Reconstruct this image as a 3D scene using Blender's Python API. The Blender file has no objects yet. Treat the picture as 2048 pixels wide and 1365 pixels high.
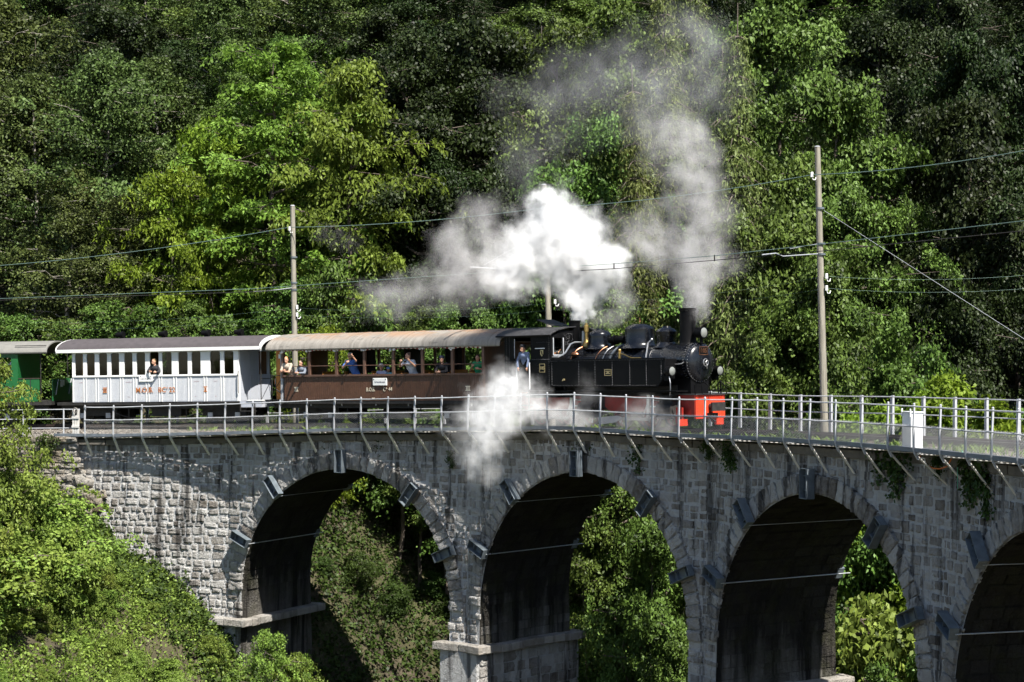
import bpy, math, random
import numpy as np
from mathutils import Vector, Matrix, Euler

sc = bpy.context.scene
C = sc.collection
PI = math.pi
R_ = math.radians
random.seed(7)
rng = np.random.default_rng(11)

# ------------------------------------------------------------------ camera, light, exposure
FPX = 3774.0                                   # focal length in photo pixels (photo 2048 wide)
cam = bpy.data.cameras.new('camera')
cam.sensor_width = 36.0
cam.lens = FPX * 36.0 / 2048.0
cam.clip_start = 0.5
cam.clip_end = 2000.0
cam_o = bpy.data.objects.new('camera', cam)
C.objects.link(cam_o)
cam_o.location = (0, 0, 0)
cam_o.rotation_euler = (PI / 2 + math.atan(12.5 / FPX), 0, 0)
sc.camera = cam_o

SUN_AZ = R_(55.0)                              # measured from +X towards the camera
SUN_EL = R_(56.0)
sun_vec = Vector((math.cos(SUN_AZ) * math.cos(SUN_EL), -math.sin(SUN_AZ) * math.cos(SUN_EL), math.sin(SUN_EL)))
world = bpy.data.worlds.new('World')
sc.world = world
world.use_nodes = True
wn = world.node_tree
bg = wn.nodes['Background']
sky = wn.nodes.new('ShaderNodeTexSky')
sky.sky_type = 'NISHITA'
sky.sun_disc = False
sky.sun_elevation = SUN_EL
sky.sun_rotation = math.atan2(sun_vec.x, sun_vec.y)
sky.altitude = 600
wn.links.new(sky.outputs[0], bg.inputs[0])
bg.inputs[1].default_value = 0.064
sl = bpy.data.lights.new('sun', 'SUN')
sl.energy = 5.0
sl.angle = R_(0.53)
sl.color = (1.0, 0.955, 0.88)
sun_o = bpy.data.objects.new('sun', sl)
C.objects.link(sun_o)
sun_o.location = (40, -40, 90)
sun_o.rotation_euler = (-sun_vec).to_track_quat('-Z', 'Y').to_euler()

sc.view_settings.view_transform = 'Standard'
sc.view_settings.look = 'None'
sc.view_settings.gamma = 1.0
sc.view_settings.exposure = 1.2
sc.render.engine = 'CYCLES'
cy = sc.cycles
cy.use_denoising = True
cy.max_bounces = 8
cy.diffuse_bounces = 1
cy.glossy_bounces = 3
cy.transmission_bounces = 4
cy.transparent_max_bounces = 12
cy.volume_bounces = 5
cy.use_adaptive_sampling = True
cy.adaptive_threshold = 0.03
cy.volume_step_rate = 1.0
cy.volume_max_steps = 256
cy.caustics_reflective = False
cy.caustics_refractive = False
cy.sample_clamp_indirect = 6.0
sc.render.use_motion_blur = False

# ------------------------------------------------------------------ helpers
def lnk(o, parent=None):
    C.objects.link(o)
    if parent is not None:
        o.parent = parent
    return o

def tag(o, label=None, cat=None, group=None, kind=None):
    if label: o['label'] = label
    if cat: o['category'] = cat
    if group: o['group'] = group
    if kind: o['kind'] = kind
    return o

def empty(name, loc=(0, 0, 0), rot=(0, 0, 0)):
    o = bpy.data.objects.new(name, None)
    o.empty_display_size = 0.3
    o.location = loc
    o.rotation_euler = rot
    C.objects.link(o)
    return o

def copy_tree(o, parent=None):
    c = o.copy()
    C.objects.link(c)
    c.parent = parent
    for ch in list(o.children):
        copy_tree(ch, c)
    return c

class MB:
    """collects vertices and faces of one mesh"""
    def __init__(s):
        s.v = []; s.f = []; s.m = []
    def add(s, vs, fs, mi=0):
        k = len(s.v)
        s.v.extend([tuple(v) for v in vs])
        for f in fs:
            s.f.append(tuple(i + k for i in f)); s.m.append(mi)
    def box(s, x0, x1, y0, y1, z0, z1, mi=0, M=None):
        vs = [Vector((x, y, z)) for z in (z0, z1) for y in (y0, y1) for x in (x0, x1)]
        if M is not None: vs = [M @ v for v in vs]
        s.add(vs, [(0, 2, 3, 1), (4, 5, 7, 6), (0, 1, 5, 4), (2, 6, 7, 3), (0, 4, 6, 2), (1, 3, 7, 5)], mi)
    def hexa(s, v8, mi=0):
        s.add(v8, [(0, 3, 2, 1), (4, 5, 6, 7), (0, 1, 5, 4), (1, 2, 6, 5), (2, 3, 7, 6), (3, 0, 4, 7)], mi)
    def cyl(s, p0, p1, r0, r1=None, seg=12, caps=True, mi=0):
        r1 = r0 if r1 is None else r1
        p0 = Vector(p0); p1 = Vector(p1)
        d = (p1 - p0).normalized()
        u = d.cross(Vector((0, 0, 1)))
        if u.length < 1e-4: u = Vector((1, 0, 0))
        u.normalize(); w = d.cross(u)
        vs = []
        for p, r in ((p0, r0), (p1, r1)):
            for i in range(seg):
                a = 2 * PI * i / seg
                vs.append(p + u * (r * math.cos(a)) + w * (r * math.sin(a)))
        fs = [(i, i + seg, (i + 1) % seg + seg, (i + 1) % seg) for i in range(seg)]
        if caps:
            fs.append(tuple(range(seg)))
            fs.append(tuple(range(2 * seg - 1, seg - 1, -1)))
        s.add(vs, fs, mi)
    def tube(s, pts, r, seg=6, mi=0, closed=False):
        pts = [Vector(p) for p in pts]
        rs = r if isinstance(r, (list, tuple)) else [r] * len(pts)
        n = len(pts); vs = []; prev = None
        for i, p in enumerate(pts):
            a = pts[(i - 1) % n] if (closed or i > 0) else p
            b = pts[(i + 1) % n] if (closed or i < n - 1) else p
            d = (b - a).normalized()
            u = d.cross(Vector((0, 0, 1))) if prev is None else (prev - d * prev.dot(d))
            if u.length < 1e-4: u = d.cross(Vector((1, 0, 0)))
            u.normalize(); prev = u
            w = d.cross(u)
            for k in range(seg):
                an = 2 * PI * k / seg
                vs.append(p + u * (rs[i] * math.cos(an)) + w * (rs[i] * math.sin(an)))
        fs = []
        for i in range(n if closed else n - 1):
            j = (i + 1) % n
            for k in range(seg):
                l = (k + 1) % seg
                fs.append((i * seg + k, j * seg + k, j * seg + l, i * seg + l))
        if not closed:
            fs.append(tuple(range(seg)))
            fs.append(tuple(range(n * seg - 1, (n - 1) * seg - 1, -1)))
        s.add(vs, fs, mi)
    def lathe(s, prof, c=(0, 0, 0), axis='z', seg=28, mi=0, a0=0.0, a1=2 * PI):
        c = Vector(c); vs = []
        full = abs(a1 - a0 - 2 * PI) < 1e-6
        m = seg if full else seg + 1
        for r, h in prof:
            for k in range(m):
                a = a0 + (a1 - a0) * k / seg
                x, y = r * math.cos(a), r * math.sin(a)
                v = Vector((x, y, h)) if axis == 'z' else (Vector((h, x, y)) if axis == 'x' else Vector((y, h, x)))
                vs.append(c + v)
        fs = []
        for i in range(len(prof) - 1):
            for k in range(seg):
                l = (k + 1) % m
                fs.append((i * m + k, i * m + l, (i + 1) * m + l, (i + 1) * m + k))
        s.add(vs, fs, mi)
    def sphere(s, c, r, seg=10, rings=6, mi=0, M=None):
        c = Vector(c); rr = Vector(r) if hasattr(r, '__len__') else Vector((r, r, r))
        vs = []; fs = []
        for i in range(rings + 1):
            t = PI * i / rings
            for k in range(seg):
                a = 2 * PI * k / seg
                v = Vector((rr.x * math.sin(t) * math.cos(a), rr.y * math.sin(t) * math.sin(a), rr.z * math.cos(t)))
                if M is not None: v = M @ v
                vs.append(c + v)
        for i in range(rings):
            for k in range(seg):
                l = (k + 1) % seg
                fs.append((i * seg + k, (i + 1) * seg + k, (i + 1) * seg + l, i * seg + l))
        s.add(vs, fs, mi)
    def prism(s, poly, a, b, axis='x', mi=0):
        """poly: 2D points; extruded along axis from a to b"""
        def p3(p, h):
            if axis == 'x': return (h, p[0], p[1])
            if axis == 'y': return (p[0], h, p[1])
            return (p[0], p[1], h)
        n = len(poly)
        vs = [p3(p, a) for p in poly] + [p3(p, b) for p in poly]
        fs = [(i, (i + 1) % n, (i + 1) % n + n, i + n) for i in range(n)]
        fs.append(tuple(range(n - 1, -1, -1))); fs.append(tuple(range(n, 2 * n)))
        s.add(vs, fs, mi)
    def mesh(s, name, mats, smooth=False):
        me = bpy.data.meshes.new(name)
        me.from_pydata(s.v, [], s.f)
        mats = mats if isinstance(mats, (list, tuple)) else [mats]
        for m in mats: me.materials.append(m)
        if len(mats) > 1: me.polygons.foreach_set('material_index', s.m)
        if smooth:
            me.polygons.foreach_set('use_smooth', [True] * len(me.polygons))
            try: me.set_sharp_from_angle(angle=R_(38))
            except Exception: pass
        me.update()
        return me
    def build(s, name, mats, parent=None, smooth=False, bevel=0.0):
        o = bpy.data.objects.new(name, s.mesh(name, mats, smooth))
        if bevel:
            b = o.modifiers.new('bevel', 'BEVEL'); b.width = bevel; b.segments = 2
            b.limit_method = 'ANGLE'; b.angle_limit = R_(40)
        return lnk(o, parent)

def np_mesh(name, verts, quads, mat, attr=None, smooth=False):
    """fast mesh of quads (or triangles) from numpy arrays"""
    me = bpy.data.meshes.new(name)
    k = quads.shape[1]
    me.vertices.add(len(verts)); me.vertices.foreach_set('co', np.ascontiguousarray(verts, dtype=np.float32).ravel())
    me.loops.add(quads.size); me.loops.foreach_set('vertex_index', np.ascontiguousarray(quads, dtype=np.int32).ravel())
    me.polygons.add(len(quads))
    me.polygons.foreach_set('loop_start', np.arange(0, quads.size, k, dtype=np.int32))
    if smooth: me.polygons.foreach_set('use_smooth', np.ones(len(quads), dtype=bool))
    me.update(calc_edges=True)
    if attr is not None:
        a = me.attributes.new('tint', 'FLOAT', 'POINT'); a.data.foreach_set('value', np.ascontiguousarray(attr, dtype=np.float32))
    me.materials.append(mat)
    return me

def at(px, py, Y):
    """world point on the ray through a photo pixel at depth Y"""
    return Vector(((px - 1024.0) / FPX * Y, Y, (695.0 - py) / FPX * Y))

# ------------------------------------------------------------------ materials
def nn(nt, t, **k):
    n = nt.nodes.new(t)
    for a, b in k.items(): setattr(n, a, b)
    return n

def principled(name):
    m = bpy.data.materials.new(name); m.use_nodes = True
    return m, m.node_tree, m.node_tree.nodes['Principled BSDF']

def ramp(nt, fac, stops):
    r = nn(nt, 'ShaderNodeValToRGB')
    el = r.color_ramp.elements
    while len(el) > 1: el.remove(el[-1])
    el[0].position = stops[0][0]; el[0].color = (*stops[0][1], 1)
    for p, c in stops[1:]:
        e = el.new(p); e.color = (*c, 1)
    nt.links.new(fac, r.inputs[0])
    return r.outputs[0]

def noise(nt, scale, detail=4, rough=0.55, coord='Object', stretch=None, dist=0.0):
    if coord == 'World':
        g = nn(nt, 'ShaderNodeNewGeometry'); src = g.outputs['Position']
    else:
        tc = nn(nt, 'ShaderNodeTexCoord'); src = tc.outputs[coord]
    if stretch is not None:
        mp = nn(nt, 'ShaderNodeMapping'); mp.inputs['Scale'].default_value = stretch
        nt.links.new(src, mp.inputs[0]); src = mp.outputs[0]
    n = nn(nt, 'ShaderNodeTexNoise')
    n.inputs['Scale'].default_value = scale; n.inputs['Detail'].default_value = detail
    n.inputs['Roughness'].default_value = rough; n.inputs['Distortion'].default_value = dist
    nt.links.new(src, n.inputs['Vector'])
    return n.outputs['Fac']

def mixc(nt, fac, a, b, mode='MIX'):
    m = nn(nt, 'ShaderNodeMix', data_type='RGBA', blend_type=mode)
    for i, s in ((0, fac), (6, a), (7, b)):
        if isinstance(s, (int, float)): m.inputs[i].default_value = s
        elif isinstance(s, tuple): m.inputs[i].default_value = (*s, 1)
        else: nt.links.new(s, m.inputs[i])
    return m.outputs[2]

def mathn(nt, op, a, b=None, clamp=False):
    m = nn(nt, 'ShaderNodeMath', operation=op); m.use_clamp = clamp
    for i, s in ((0, a), (1, b)):
        if s is None: continue
        if isinstance(s, (int, float)): m.inputs[i].default_value = s
        else: nt.links.new(s, m.inputs[i])
    return m.outputs[0]

def bump(nt, bs, h, dist, strength=1.0):
    b = nn(nt, 'ShaderNodeBump'); b.inputs['Distance'].default_value = dist; b.inputs['Strength'].default_value = strength
    nt.links.new(h, b.inputs['Height']); nt.links.new(b.outputs[0], bs.inputs['Normal'])

def mat(name, col, rough=0.6, metal=0.0, var=0.25, scale=6.0, bmp=0.0, spec=0.5, coord='Object', stretch=None):
    m, nt, bs = principled(name)
    n = noise(nt, scale, 5, coord=coord, stretch=stretch)
    lo = tuple(c * (1 - var) for c in col); hi = tuple(min(1, c * (1 + var)) for c in col)
    nt.links.new(ramp(nt, n, [(0.25, lo), (0.75, hi)]), bs.inputs['Base Color'])
    bs.inputs['Roughness'].default_value = rough; bs.inputs['Metallic'].default_value = metal
    bs.inputs['Specular IOR Level'].default_value = spec
    rr = mathn(nt, 'MULTIPLY_ADD', n, 0.25); nt.nodes[-1].inputs[2].default_value = max(0.02, rough - 0.12)
    nt.links.new(rr, bs.inputs['Roughness'])
    if bmp: bump(nt, bs, noise(nt, scale * 4, 4, coord=coord, stretch=stretch), bmp)
    return m

M = {}
M['steel_grey'] = mat('galvanised steel', (0.42, 0.43, 0.45), 0.55, 0.1, 0.22, 5)
M['mesh_wire'] = mat('dull mesh wire', (0.22, 0.225, 0.23), 0.6, 0.2, 0.25, 5)
M['grate_steel'] = mat('dull grating steel', (0.16, 0.16, 0.16), 0.6, 0.2, 0.25, 5)
M['steel_blue'] = mat('painted channel steel', (0.15, 0.17, 0.195), 0.5, 0.15, 0.25, 4)
M['bracket_steel'] = mat('blue grey bracket steel', (0.135, 0.16, 0.18), 0.45, 0.2, 0.3, 5)
M['strut_steel'] = mat('pale strut steel', (0.62, 0.60, 0.56), 0.6, 0.1, 0.25, 6)
M['wire'] = mat('weathered copper wire', (0.16, 0.24, 0.21), 0.5, 0.4, 0.2, 1)
M['wire_pale'] = mat('steel guy wire', (0.42, 0.44, 0.46), 0.5, 0.4, 0.2, 1)
M['porcelain'] = mat('white porcelain', (0.8, 0.8, 0.78), 0.25, 0, 0.05, 3)
M['white_box'] = mat('white painted cabinet', (0.82, 0.83, 0.84), 0.4, 0, 0.04, 2)
M['black_paint'] = mat('black loco enamel', (0.006, 0.007, 0.010), 0.25, 0.0, 0.4, 5, spec=0.5)
M['black_satin'] = mat('satin black steel', (0.004, 0.004, 0.0045), 0.55, 0.0, 0.5, 7, spec=0.12)
M['sooty'] = mat('sooty roof black', (0.035, 0.034, 0.036), 0.6, 0.0, 0.5, 5)
M['under_dark'] = mat('grimy underframe', (0.022, 0.02, 0.018), 0.7, 0.1, 0.6, 8)
M['loco_red'] = mat('red frame paint', (0.26, 0.018, 0.012), 0.5, 0.0, 0.25, 5)
M['beam_red'] = mat('vermilion buffer beam paint', (0.72, 0.055, 0.02), 0.4, 0.0, 0.12, 4)
M['brass'] = mat('polished brass', (0.55, 0.36, 0.12), 0.3, 0.9, 0.25, 8)
M['copper'] = mat('copper pipe', (0.48, 0.22, 0.12), 0.35, 0.9, 0.25, 8)
M['rivet'] = mat('worn rivet heads', (0.14, 0.14, 0.145), 0.4, 0.2, 0.4, 30)
M['bright_steel'] = mat('bright steel', (0.5, 0.5, 0.5), 0.32, 0.8, 0.2, 8)
M['white_paint'] = mat('white coach paint', (0.76, 0.76, 0.74), 0.45, 0, 0.04, 3)
M['grey_paint'] = mat('pale grey coach paint', (0.42, 0.44, 0.485), 0.45, 0, 0.06, 3)
M['brown_paint'] = mat('brown varnished boards', (0.088, 0.040, 0.022), 0.5, 0, 0.25, 5)
M['brown_frame'] = mat('brown window posts', (0.115, 0.062, 0.042), 0.5, 0, 0.2, 5)
M['green_paint'] = mat('green coach paint', (0.010, 0.10, 0.026), 0.4, 0, 0.12, 4)
M['dark_roof'] = mat('dark felt roof', (0.062, 0.053, 0.056), 0.75, 0, 0.2, 5)
M['pale_roof'] = mat('pale canvas roof', (0.17, 0.165, 0.15), 0.7, 0, 0.15, 4)
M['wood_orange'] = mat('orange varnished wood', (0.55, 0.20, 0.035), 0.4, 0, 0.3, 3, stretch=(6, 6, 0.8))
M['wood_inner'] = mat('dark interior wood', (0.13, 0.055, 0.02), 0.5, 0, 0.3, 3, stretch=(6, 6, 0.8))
M['cream'] = mat('cream lettering', (0.62, 0.55, 0.42), 0.6, 0, 0.1, 8)
M['orange_letter'] = mat('orange lettering', (0.46, 0.15, 0.03), 0.5, 0, 0.2, 20)
M['red_letter'] = mat('faded red lettering', (0.40, 0.30, 0.32), 0.6, 0, 0.1, 20)
M['sign_white'] = mat('white enamel sign', (0.80, 0.80, 0.77), 0.35, 0, 0.05, 4)
M['ink'] = mat('grey sign lettering', (0.22, 0.22, 0.25), 0.6, 0, 0.1, 10)
M['gold'] = mat('gold plate edging', (0.62, 0.50, 0.26), 0.4, 0.6, 0.15, 8)
M['lens'] = mat('headlight lens', (0.20, 0.21, 0.195), 0.10, 0, 0.08, 6)
M['red_cloth'] = mat('red awning cloth', (0.28, 0.06, 0.06), 0.8, 0, 0.2, 9)
M['white_cloth'] = mat('white awning cloth', (0.75, 0.72, 0.70), 0.8, 0, 0.1, 9)
M['orange_cable'] = mat('orange cable', (0.6, 0.16, 0.03), 0.6, 0, 0.3, 20)
M['green_cord'] = mat('green cord', (0.10, 0.45, 0.28), 0.6, 0, 0.2, 20)
M['rail_steel'] = mat('rusty rail', (0.055, 0.038, 0.03), 0.6, 0.2, 0.3, 5)
M['sleeper'] = mat('dark sleeper timber', (0.055, 0.042, 0.034), 0.8, 0, 0.4, 5, 0.01)
M['bark'] = mat('grey brown bark', (0.10, 0.08, 0.062), 0.9, 0, 0.45, 6, 0.03, coord='Object', stretch=(1, 1, 0.25))
M['bark_pale'] = mat('pale grey bark', (0.26, 0.235, 0.20), 0.9, 0, 0.35, 6, 0.02)
M['concrete'] = mat('stained concrete', (0.12, 0.11, 0.095), 0.85, 0, 0.4, 3, 0.02)

def glass_mat():
    m = bpy.data.materials.new('window glass'); m.use_nodes = True
    nt = m.node_tree; nt.nodes.clear()
    o = nn(nt, 'ShaderNodeOutputMaterial'); mx = nn(nt, 'ShaderNodeMixShader')
    t = nn(nt, 'ShaderNodeBsdfTransparent'); t.inputs[0].default_value = (0.90, 0.93, 0.90, 1)
    g = nn(nt, 'ShaderNodeBsdfGlossy'); g.inputs['Roughness'].default_value = 0.03
    fr = nn(nt, 'ShaderNodeFresnel'); fr.inputs[0].default_value = 1.45
    nt.links.new(fr.outputs[0], mx.inputs[0]); nt.links.new(t.outputs[0], mx.inputs[1]); nt.links.new(g.outputs[0], mx.inputs[2])
    nt.links.new(mx.outputs[0], o.inputs[0])
    return m
M['glass'] = glass_mat()

def stone_mat(name, c_lo, c_mid, c_hi, streak=0.75, moss=0.0, lime=0.55, bd=0.06, soot=None):
    """rough stone: per-piece tint, fine grain, dark water streaks running down"""
    m, nt, bs = principled(name)
    oi = nn(nt, 'ShaderNodeObjectInfo')
    at_ = nn(nt, 'ShaderNodeAttribute'); at_.attribute_name = 'tint'
    rnd = mathn(nt, 'FRACT', mathn(nt, 'ADD', oi.outputs['Random'], at_.outputs['Fac']))
    n1 = noise(nt, 5.0, 6, 0.65, 'World')
    f = mathn(nt, 'ADD', mathn(nt, 'MULTIPLY', rnd, 0.5), mathn(nt, 'MULTIPLY', n1, 0.55))
    col = ramp(nt, f, [(0.2, c_lo), (0.5, c_mid), (0.85, c_hi)])
    n3 = noise(nt, 0.55, 4, 0.6, 'World')
    col = mixc(nt, mathn(nt, 'MULTIPLY', ramp(nt, n3, [(0.42, (0, 0, 0)), (0.62, (1, 1, 1))]), lime), col, (0.44, 0.43, 0.41))
    st = noise(nt, 1.0, 5, 0.6, 'World', stretch=(2.4, 2.4, 0.22))
    sf = ramp(nt, st, [(0.53, (0, 0, 0)), (0.62, (1, 1, 1))])
    col = mixc(nt, mathn(nt, 'MULTIPLY', sf, streak), col, (0.035, 0.032, 0.03))
    if soot:                                 # near black from the crown down, ragged lower edge
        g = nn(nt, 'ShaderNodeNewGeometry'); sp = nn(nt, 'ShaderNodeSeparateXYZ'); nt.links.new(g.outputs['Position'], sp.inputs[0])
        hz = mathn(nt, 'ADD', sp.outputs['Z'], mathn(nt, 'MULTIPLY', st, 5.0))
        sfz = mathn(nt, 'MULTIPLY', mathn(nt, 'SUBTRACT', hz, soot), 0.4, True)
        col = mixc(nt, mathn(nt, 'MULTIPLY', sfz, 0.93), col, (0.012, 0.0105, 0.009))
    if moss:
        mo = ramp(nt, noise(nt, 1.3, 5, 0.7, 'World'), [(0.45, (0, 0, 0)), (0.65, (1, 1, 1))])
        col = mixc(nt, mathn(nt, 'MULTIPLY', mo, moss), col, (0.05, 0.055, 0.015))
    nt.links.new(col, bs.inputs['Base Color'])
    bs.inputs['Roughness'].default_value = 0.9; bs.inputs['Specular IOR Level'].default_value = 0.2
    bump(nt, bs, mathn(nt, 'ADD', noise(nt, 10.0, 6, 0.75, 'World'), mathn(nt, 'MULTIPLY', n1, 1.6)), bd, 1.0)
    return m
M['stone'] = stone_mat('grey limestone', (0.12, 0.10, 0.08), (0.34, 0.32, 0.295), (0.52, 0.51, 0.485), 0.85)
M['mortar'] = stone_mat('pale mortar', (0.40, 0.40, 0.395), (0.50, 0.50, 0.495), (0.57, 0.57, 0.56), 0.75)
M['rubble'] = stone_mat('brown rubble stone', (0.10, 0.075, 0.05), (0.22, 0.185, 0.14), (0.36, 0.32, 0.26), 0.35, 0.25)
M['impost'] = stone_mat('dressed impost stone', (0.20, 0.17, 0.14), (0.30, 0.27, 0.235), (0.40, 0.37, 0.33), 0.35, 0.2)
M['soffit'] = stone_mat('dark vault stone', (0.09, 0.08, 0.068), (0.19, 0.175, 0.155), (0.34, 0.325, 0.30), 0.9, 0.3, 0.15, 0.1, -8.8)

def soil_mat():
    m, nt, bs = principled('woodland soil')
    n1 = noise(nt, 0.35, 6, 0.65, 'World'); n2 = noise(nt, 3.0, 6, 0.7, 'World')
    col = ramp(nt, n2, [(0.3, (0.030, 0.024, 0.014)), (0.5, (0.06, 0.047, 0.028)), (0.72, (0.14, 0.115, 0.075))])
    col = mixc(nt, ramp(nt, n1, [(0.42, (0, 0, 0)), (0.58, (1, 1, 1))]), col, (0.075, 0.07, 0.03))
    nt.links.new(col, bs.inputs['Base Color']); bs.inputs['Roughness'].default_value = 0.95
    bump(nt, bs, n2, 0.25)
    return m
M['soil'] = soil_mat()

def ballast_mat():
    m, nt, bs = principled('track ballast')
    tc = nn(nt, 'ShaderNodeNewGeometry')
    v = nn(nt, 'ShaderNodeTexVoronoi'); v.inputs['Scale'].default_value = 16
    nt.links.new(tc.outputs['Position'], v.inputs['Vector'])
    b = nn(nt, 'ShaderNodeRGBToBW'); nt.links.new(v.outputs['Color'], b.inputs[0])
    nt.links.new(ramp(nt, b.outputs[0], [(0.2, (0.10, 0.085, 0.07)), (0.8, (0.33, 0.30, 0.26))]), bs.inputs['Base Color'])
    bs.inputs['Roughness'].default_value = 0.9
    bump(nt, bs, v.outputs['Distance'], 0.06)
    return m
M['ballast'] = ballast_mat()

def pole_mat():
    m, nt, bs = principled('weathered pole timber')
    n = noise(nt, 4, 5, 0.6, 'Object', stretch=(6, 6, 0.35))
    nt.links.new(ramp(nt, n, [(0.3, (0.17, 0.155, 0.12)), (0.7, (0.33, 0.305, 0.25))]), bs.inputs['Base Color'])
    bs.inputs['Roughness'].default_value = 0.85; bump(nt, bs, n, 0.02)
    return m
M['pole'] = pole_mat()

def rusty_roof():
    m, nt, bs = principled('rusting tin roof')
    n = noise(nt, 1.1, 6, 0.65, 'Object', stretch=(0.7, 1.5, 1.5)); n2 = noise(nt, 3.0, 6, 0.7, 'Object', stretch=(2.5, 0.3, 0.3))
    tc = nn(nt, 'ShaderNodeTexCoord'); sp = nn(nt, 'ShaderNodeSeparateXYZ'); nt.links.new(tc.outputs['Object'], sp.inputs[0])
    top = mathn(nt, 'MULTIPLY', mathn(nt, 'SUBTRACT', sp.outputs['Z'], 3.12), 5.0, True)
    rust = mathn(nt, 'MULTIPLY', ramp(nt, n, [(0.42, (0, 0, 0)), (0.60, (1, 1, 1))]), top)
    col = ramp(nt, n2, [(0.3, (0.16, 0.145, 0.125)), (0.7, (0.31, 0.285, 0.25))])
    col = mixc(nt, mathn(nt, 'MULTIPLY', rust, 0.65), col, (0.30, 0.16, 0.075))
    dk = noise(nt, 2.2, 5, 0.75, 'Object', stretch=(0.8, 3, 7))
    col = mixc(nt, mathn(nt, 'MULTIPLY', ramp(nt, dk, [(0.60, (0, 0, 0)), (0.68, (1, 1, 1))]), 0.8), col, (0.05, 0.045, 0.042))
    nt.links.new(col, bs.inputs['Base Color']); bs.inputs['Roughness'].default_value = 0.65
    return m
M['rusty_roof'] = rusty_roof()

def leaf_mat(name, dark, light, trans=0.4, hue=0.04):
    m = bpy.data.materials.new(name); m.use_nodes = True
    nt = m.node_tree; bs = nt.nodes['Principled BSDF']; out = nt.nodes['Material Output']
    a = nn(nt, 'ShaderNodeAttribute'); a.attribute_name = 'tint'
    oi = nn(nt, 'ShaderNodeObjectInfo')
    col = ramp(nt, a.outputs['Fac'], [(0.0, dark), (0.75, light), (1.0, tuple(min(1, c * 1.25 + 0.01) for c in light))])
    hs = nn(nt, 'ShaderNodeHueSaturation')
    nt.links.new(col, hs.inputs['Color'])
    h = mathn(nt, 'MULTIPLY_ADD', oi.outputs['Random'], hue); nt.nodes[-1].inputs[2].default_value = 0.5 - hue / 2
    nt.links.new(h, hs.inputs['Hue'])
    v = mathn(nt, 'MULTIPLY_ADD', oi.outputs['Random'], 0.35); nt.nodes[-1].inputs[2].default_value = 0.83
    nt.links.new(v, hs.inputs['Value'])
    nt.links.new(hs.outputs[0], bs.inputs['Base Color'])
    bs.inputs['Roughness'].default_value = 0.5; bs.inputs['Specular IOR Level'].default_value = 0.18
    t = nn(nt, 'ShaderNodeBsdfTranslucent'); nt.links.new(hs.outputs[0], t.inputs[0])
    mx = nn(nt, 'ShaderNodeMixShader'); mx.inputs[0].default_value = trans
    nt.links.new(bs.outputs[0], mx.inputs[1]); nt.links.new(t.outputs[0], mx.inputs[2]); nt.links.new(mx.outputs[0], out.inputs[0])
    return m
M['leaf_mid'] = leaf_mat('mid green leaves', (0.009, 0.018, 0.003), (0.102, 0.166, 0.030), 0.18)
M['leaf_dark'] = leaf_mat('dark green leaves toned for shade', (0.002, 0.005, 0.0015), (0.024, 0.040, 0.008), 0.1)  # dark wood, colour lowered further so the gaps read as deep shade
M['leaf_bright'] = leaf_mat('bright acacia leaves', (0.045, 0.082, 0.009), (0.170, 0.262, 0.038), 0.33)
M['leaf_yellow'] = leaf_mat('yellow green leaves', (0.075, 0.135, 0.010), (0.19, 0.285, 0.028), 0.4)
M['leaf_olive'] = leaf_mat('olive birch leaves', (0.008, 0.013, 0.003), (0.092, 0.130, 0.032), 0.18)
M['leaf_scrub'] = leaf_mat('sunny scrub leaves', (0.030, 0.052, 0.008), (0.205, 0.280, 0.050), 0.3)
M['needles'] = leaf_mat('spruce needles', (0.016, 0.023, 0.006), (0.155, 0.185, 0.050), 0.2, 0.03)
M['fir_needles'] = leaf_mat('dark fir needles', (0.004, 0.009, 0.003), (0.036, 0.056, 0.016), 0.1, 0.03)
M['grass'] = leaf_mat('grass blades', (0.08, 0.13, 0.015), (0.21, 0.27, 0.05), 0.4)
M['ivy'] = leaf_mat('ivy and shade-dark leaves', (0.012, 0.025, 0.006), (0.055, 0.092, 0.017), 0.25)  # ivy tone, also puts shade into the plants behind the arches
# ------------------------------------------------------------------ line of the railway: an arc of 41 m radius
X0, Y0, A0, R0, NT = -16.53, 73.08, 0.316, 41.4, 2.75
DP = 1.2524                                    # railing post spacing
def P(s, n):
    a = A0 + s / R0
    return (X0 + R0 * (math.sin(a) - math.sin(A0)) + n * math.sin(a), Y0 + R0 * (math.cos(a) - math.cos(A0)) + n * math.cos(a))
def heading(s): return A0 + s / R0
def zt(s): return -2.68 + 0.018 * (s - 17 * DP)          # rail head
_zi = [-4, 1, 5, 9, 13, 17, 18, 20, 22, 25, 29, 33, 35, 42]
_zz = [-3.42, -3.365, -3.19, -2.95, -2.80, -2.60, -2.575, -2.60, -2.62, -2.555, -2.515, -2.51, -2.485, -2.44]
def zw(s): return float(np.interp(s / DP, _zi, _zz))     # walkway level
def PT(s, n, z): x, y = P(s, n); return Vector((x, y, z))

SP = [-16.2, -5.15, 5.85, 16.8, 27.85, 38.8, 49.8]        # pier centres: walls run straight between them
def PW(s, n):
    i = 0
    while i < len(SP) - 2 and s > SP[i + 1]: i += 1
    t = (s - SP[i]) / (SP[i + 1] - SP[i])
    a = P(SP[i], n); b = P(SP[i + 1], n)
    return (a[0] + (b[0] - a[0]) * t, a[1] + (b[1] - a[1]) * t)
def seg_i(s):
    i = 0
    while i < len(SP) - 2 and s > SP[i + 1]: i += 1
    return i
def seg_heading(i):
    a = P(SP[i], 0.9); b = P(SP[i + 1], 0.9)
    return math.atan2(-(b[1] - a[1]), b[0] - a[0])
NEAR, FAR = 0.95, 5.25
BAT = 0.035
def wtop(s): return zw(s) - 0.24
def nearN(z): return NEAR - BAT * max(0.0, -3.2 - z)
def farN(z): return FAR + BAT * max(0.0, -3.2 - z)

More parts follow.
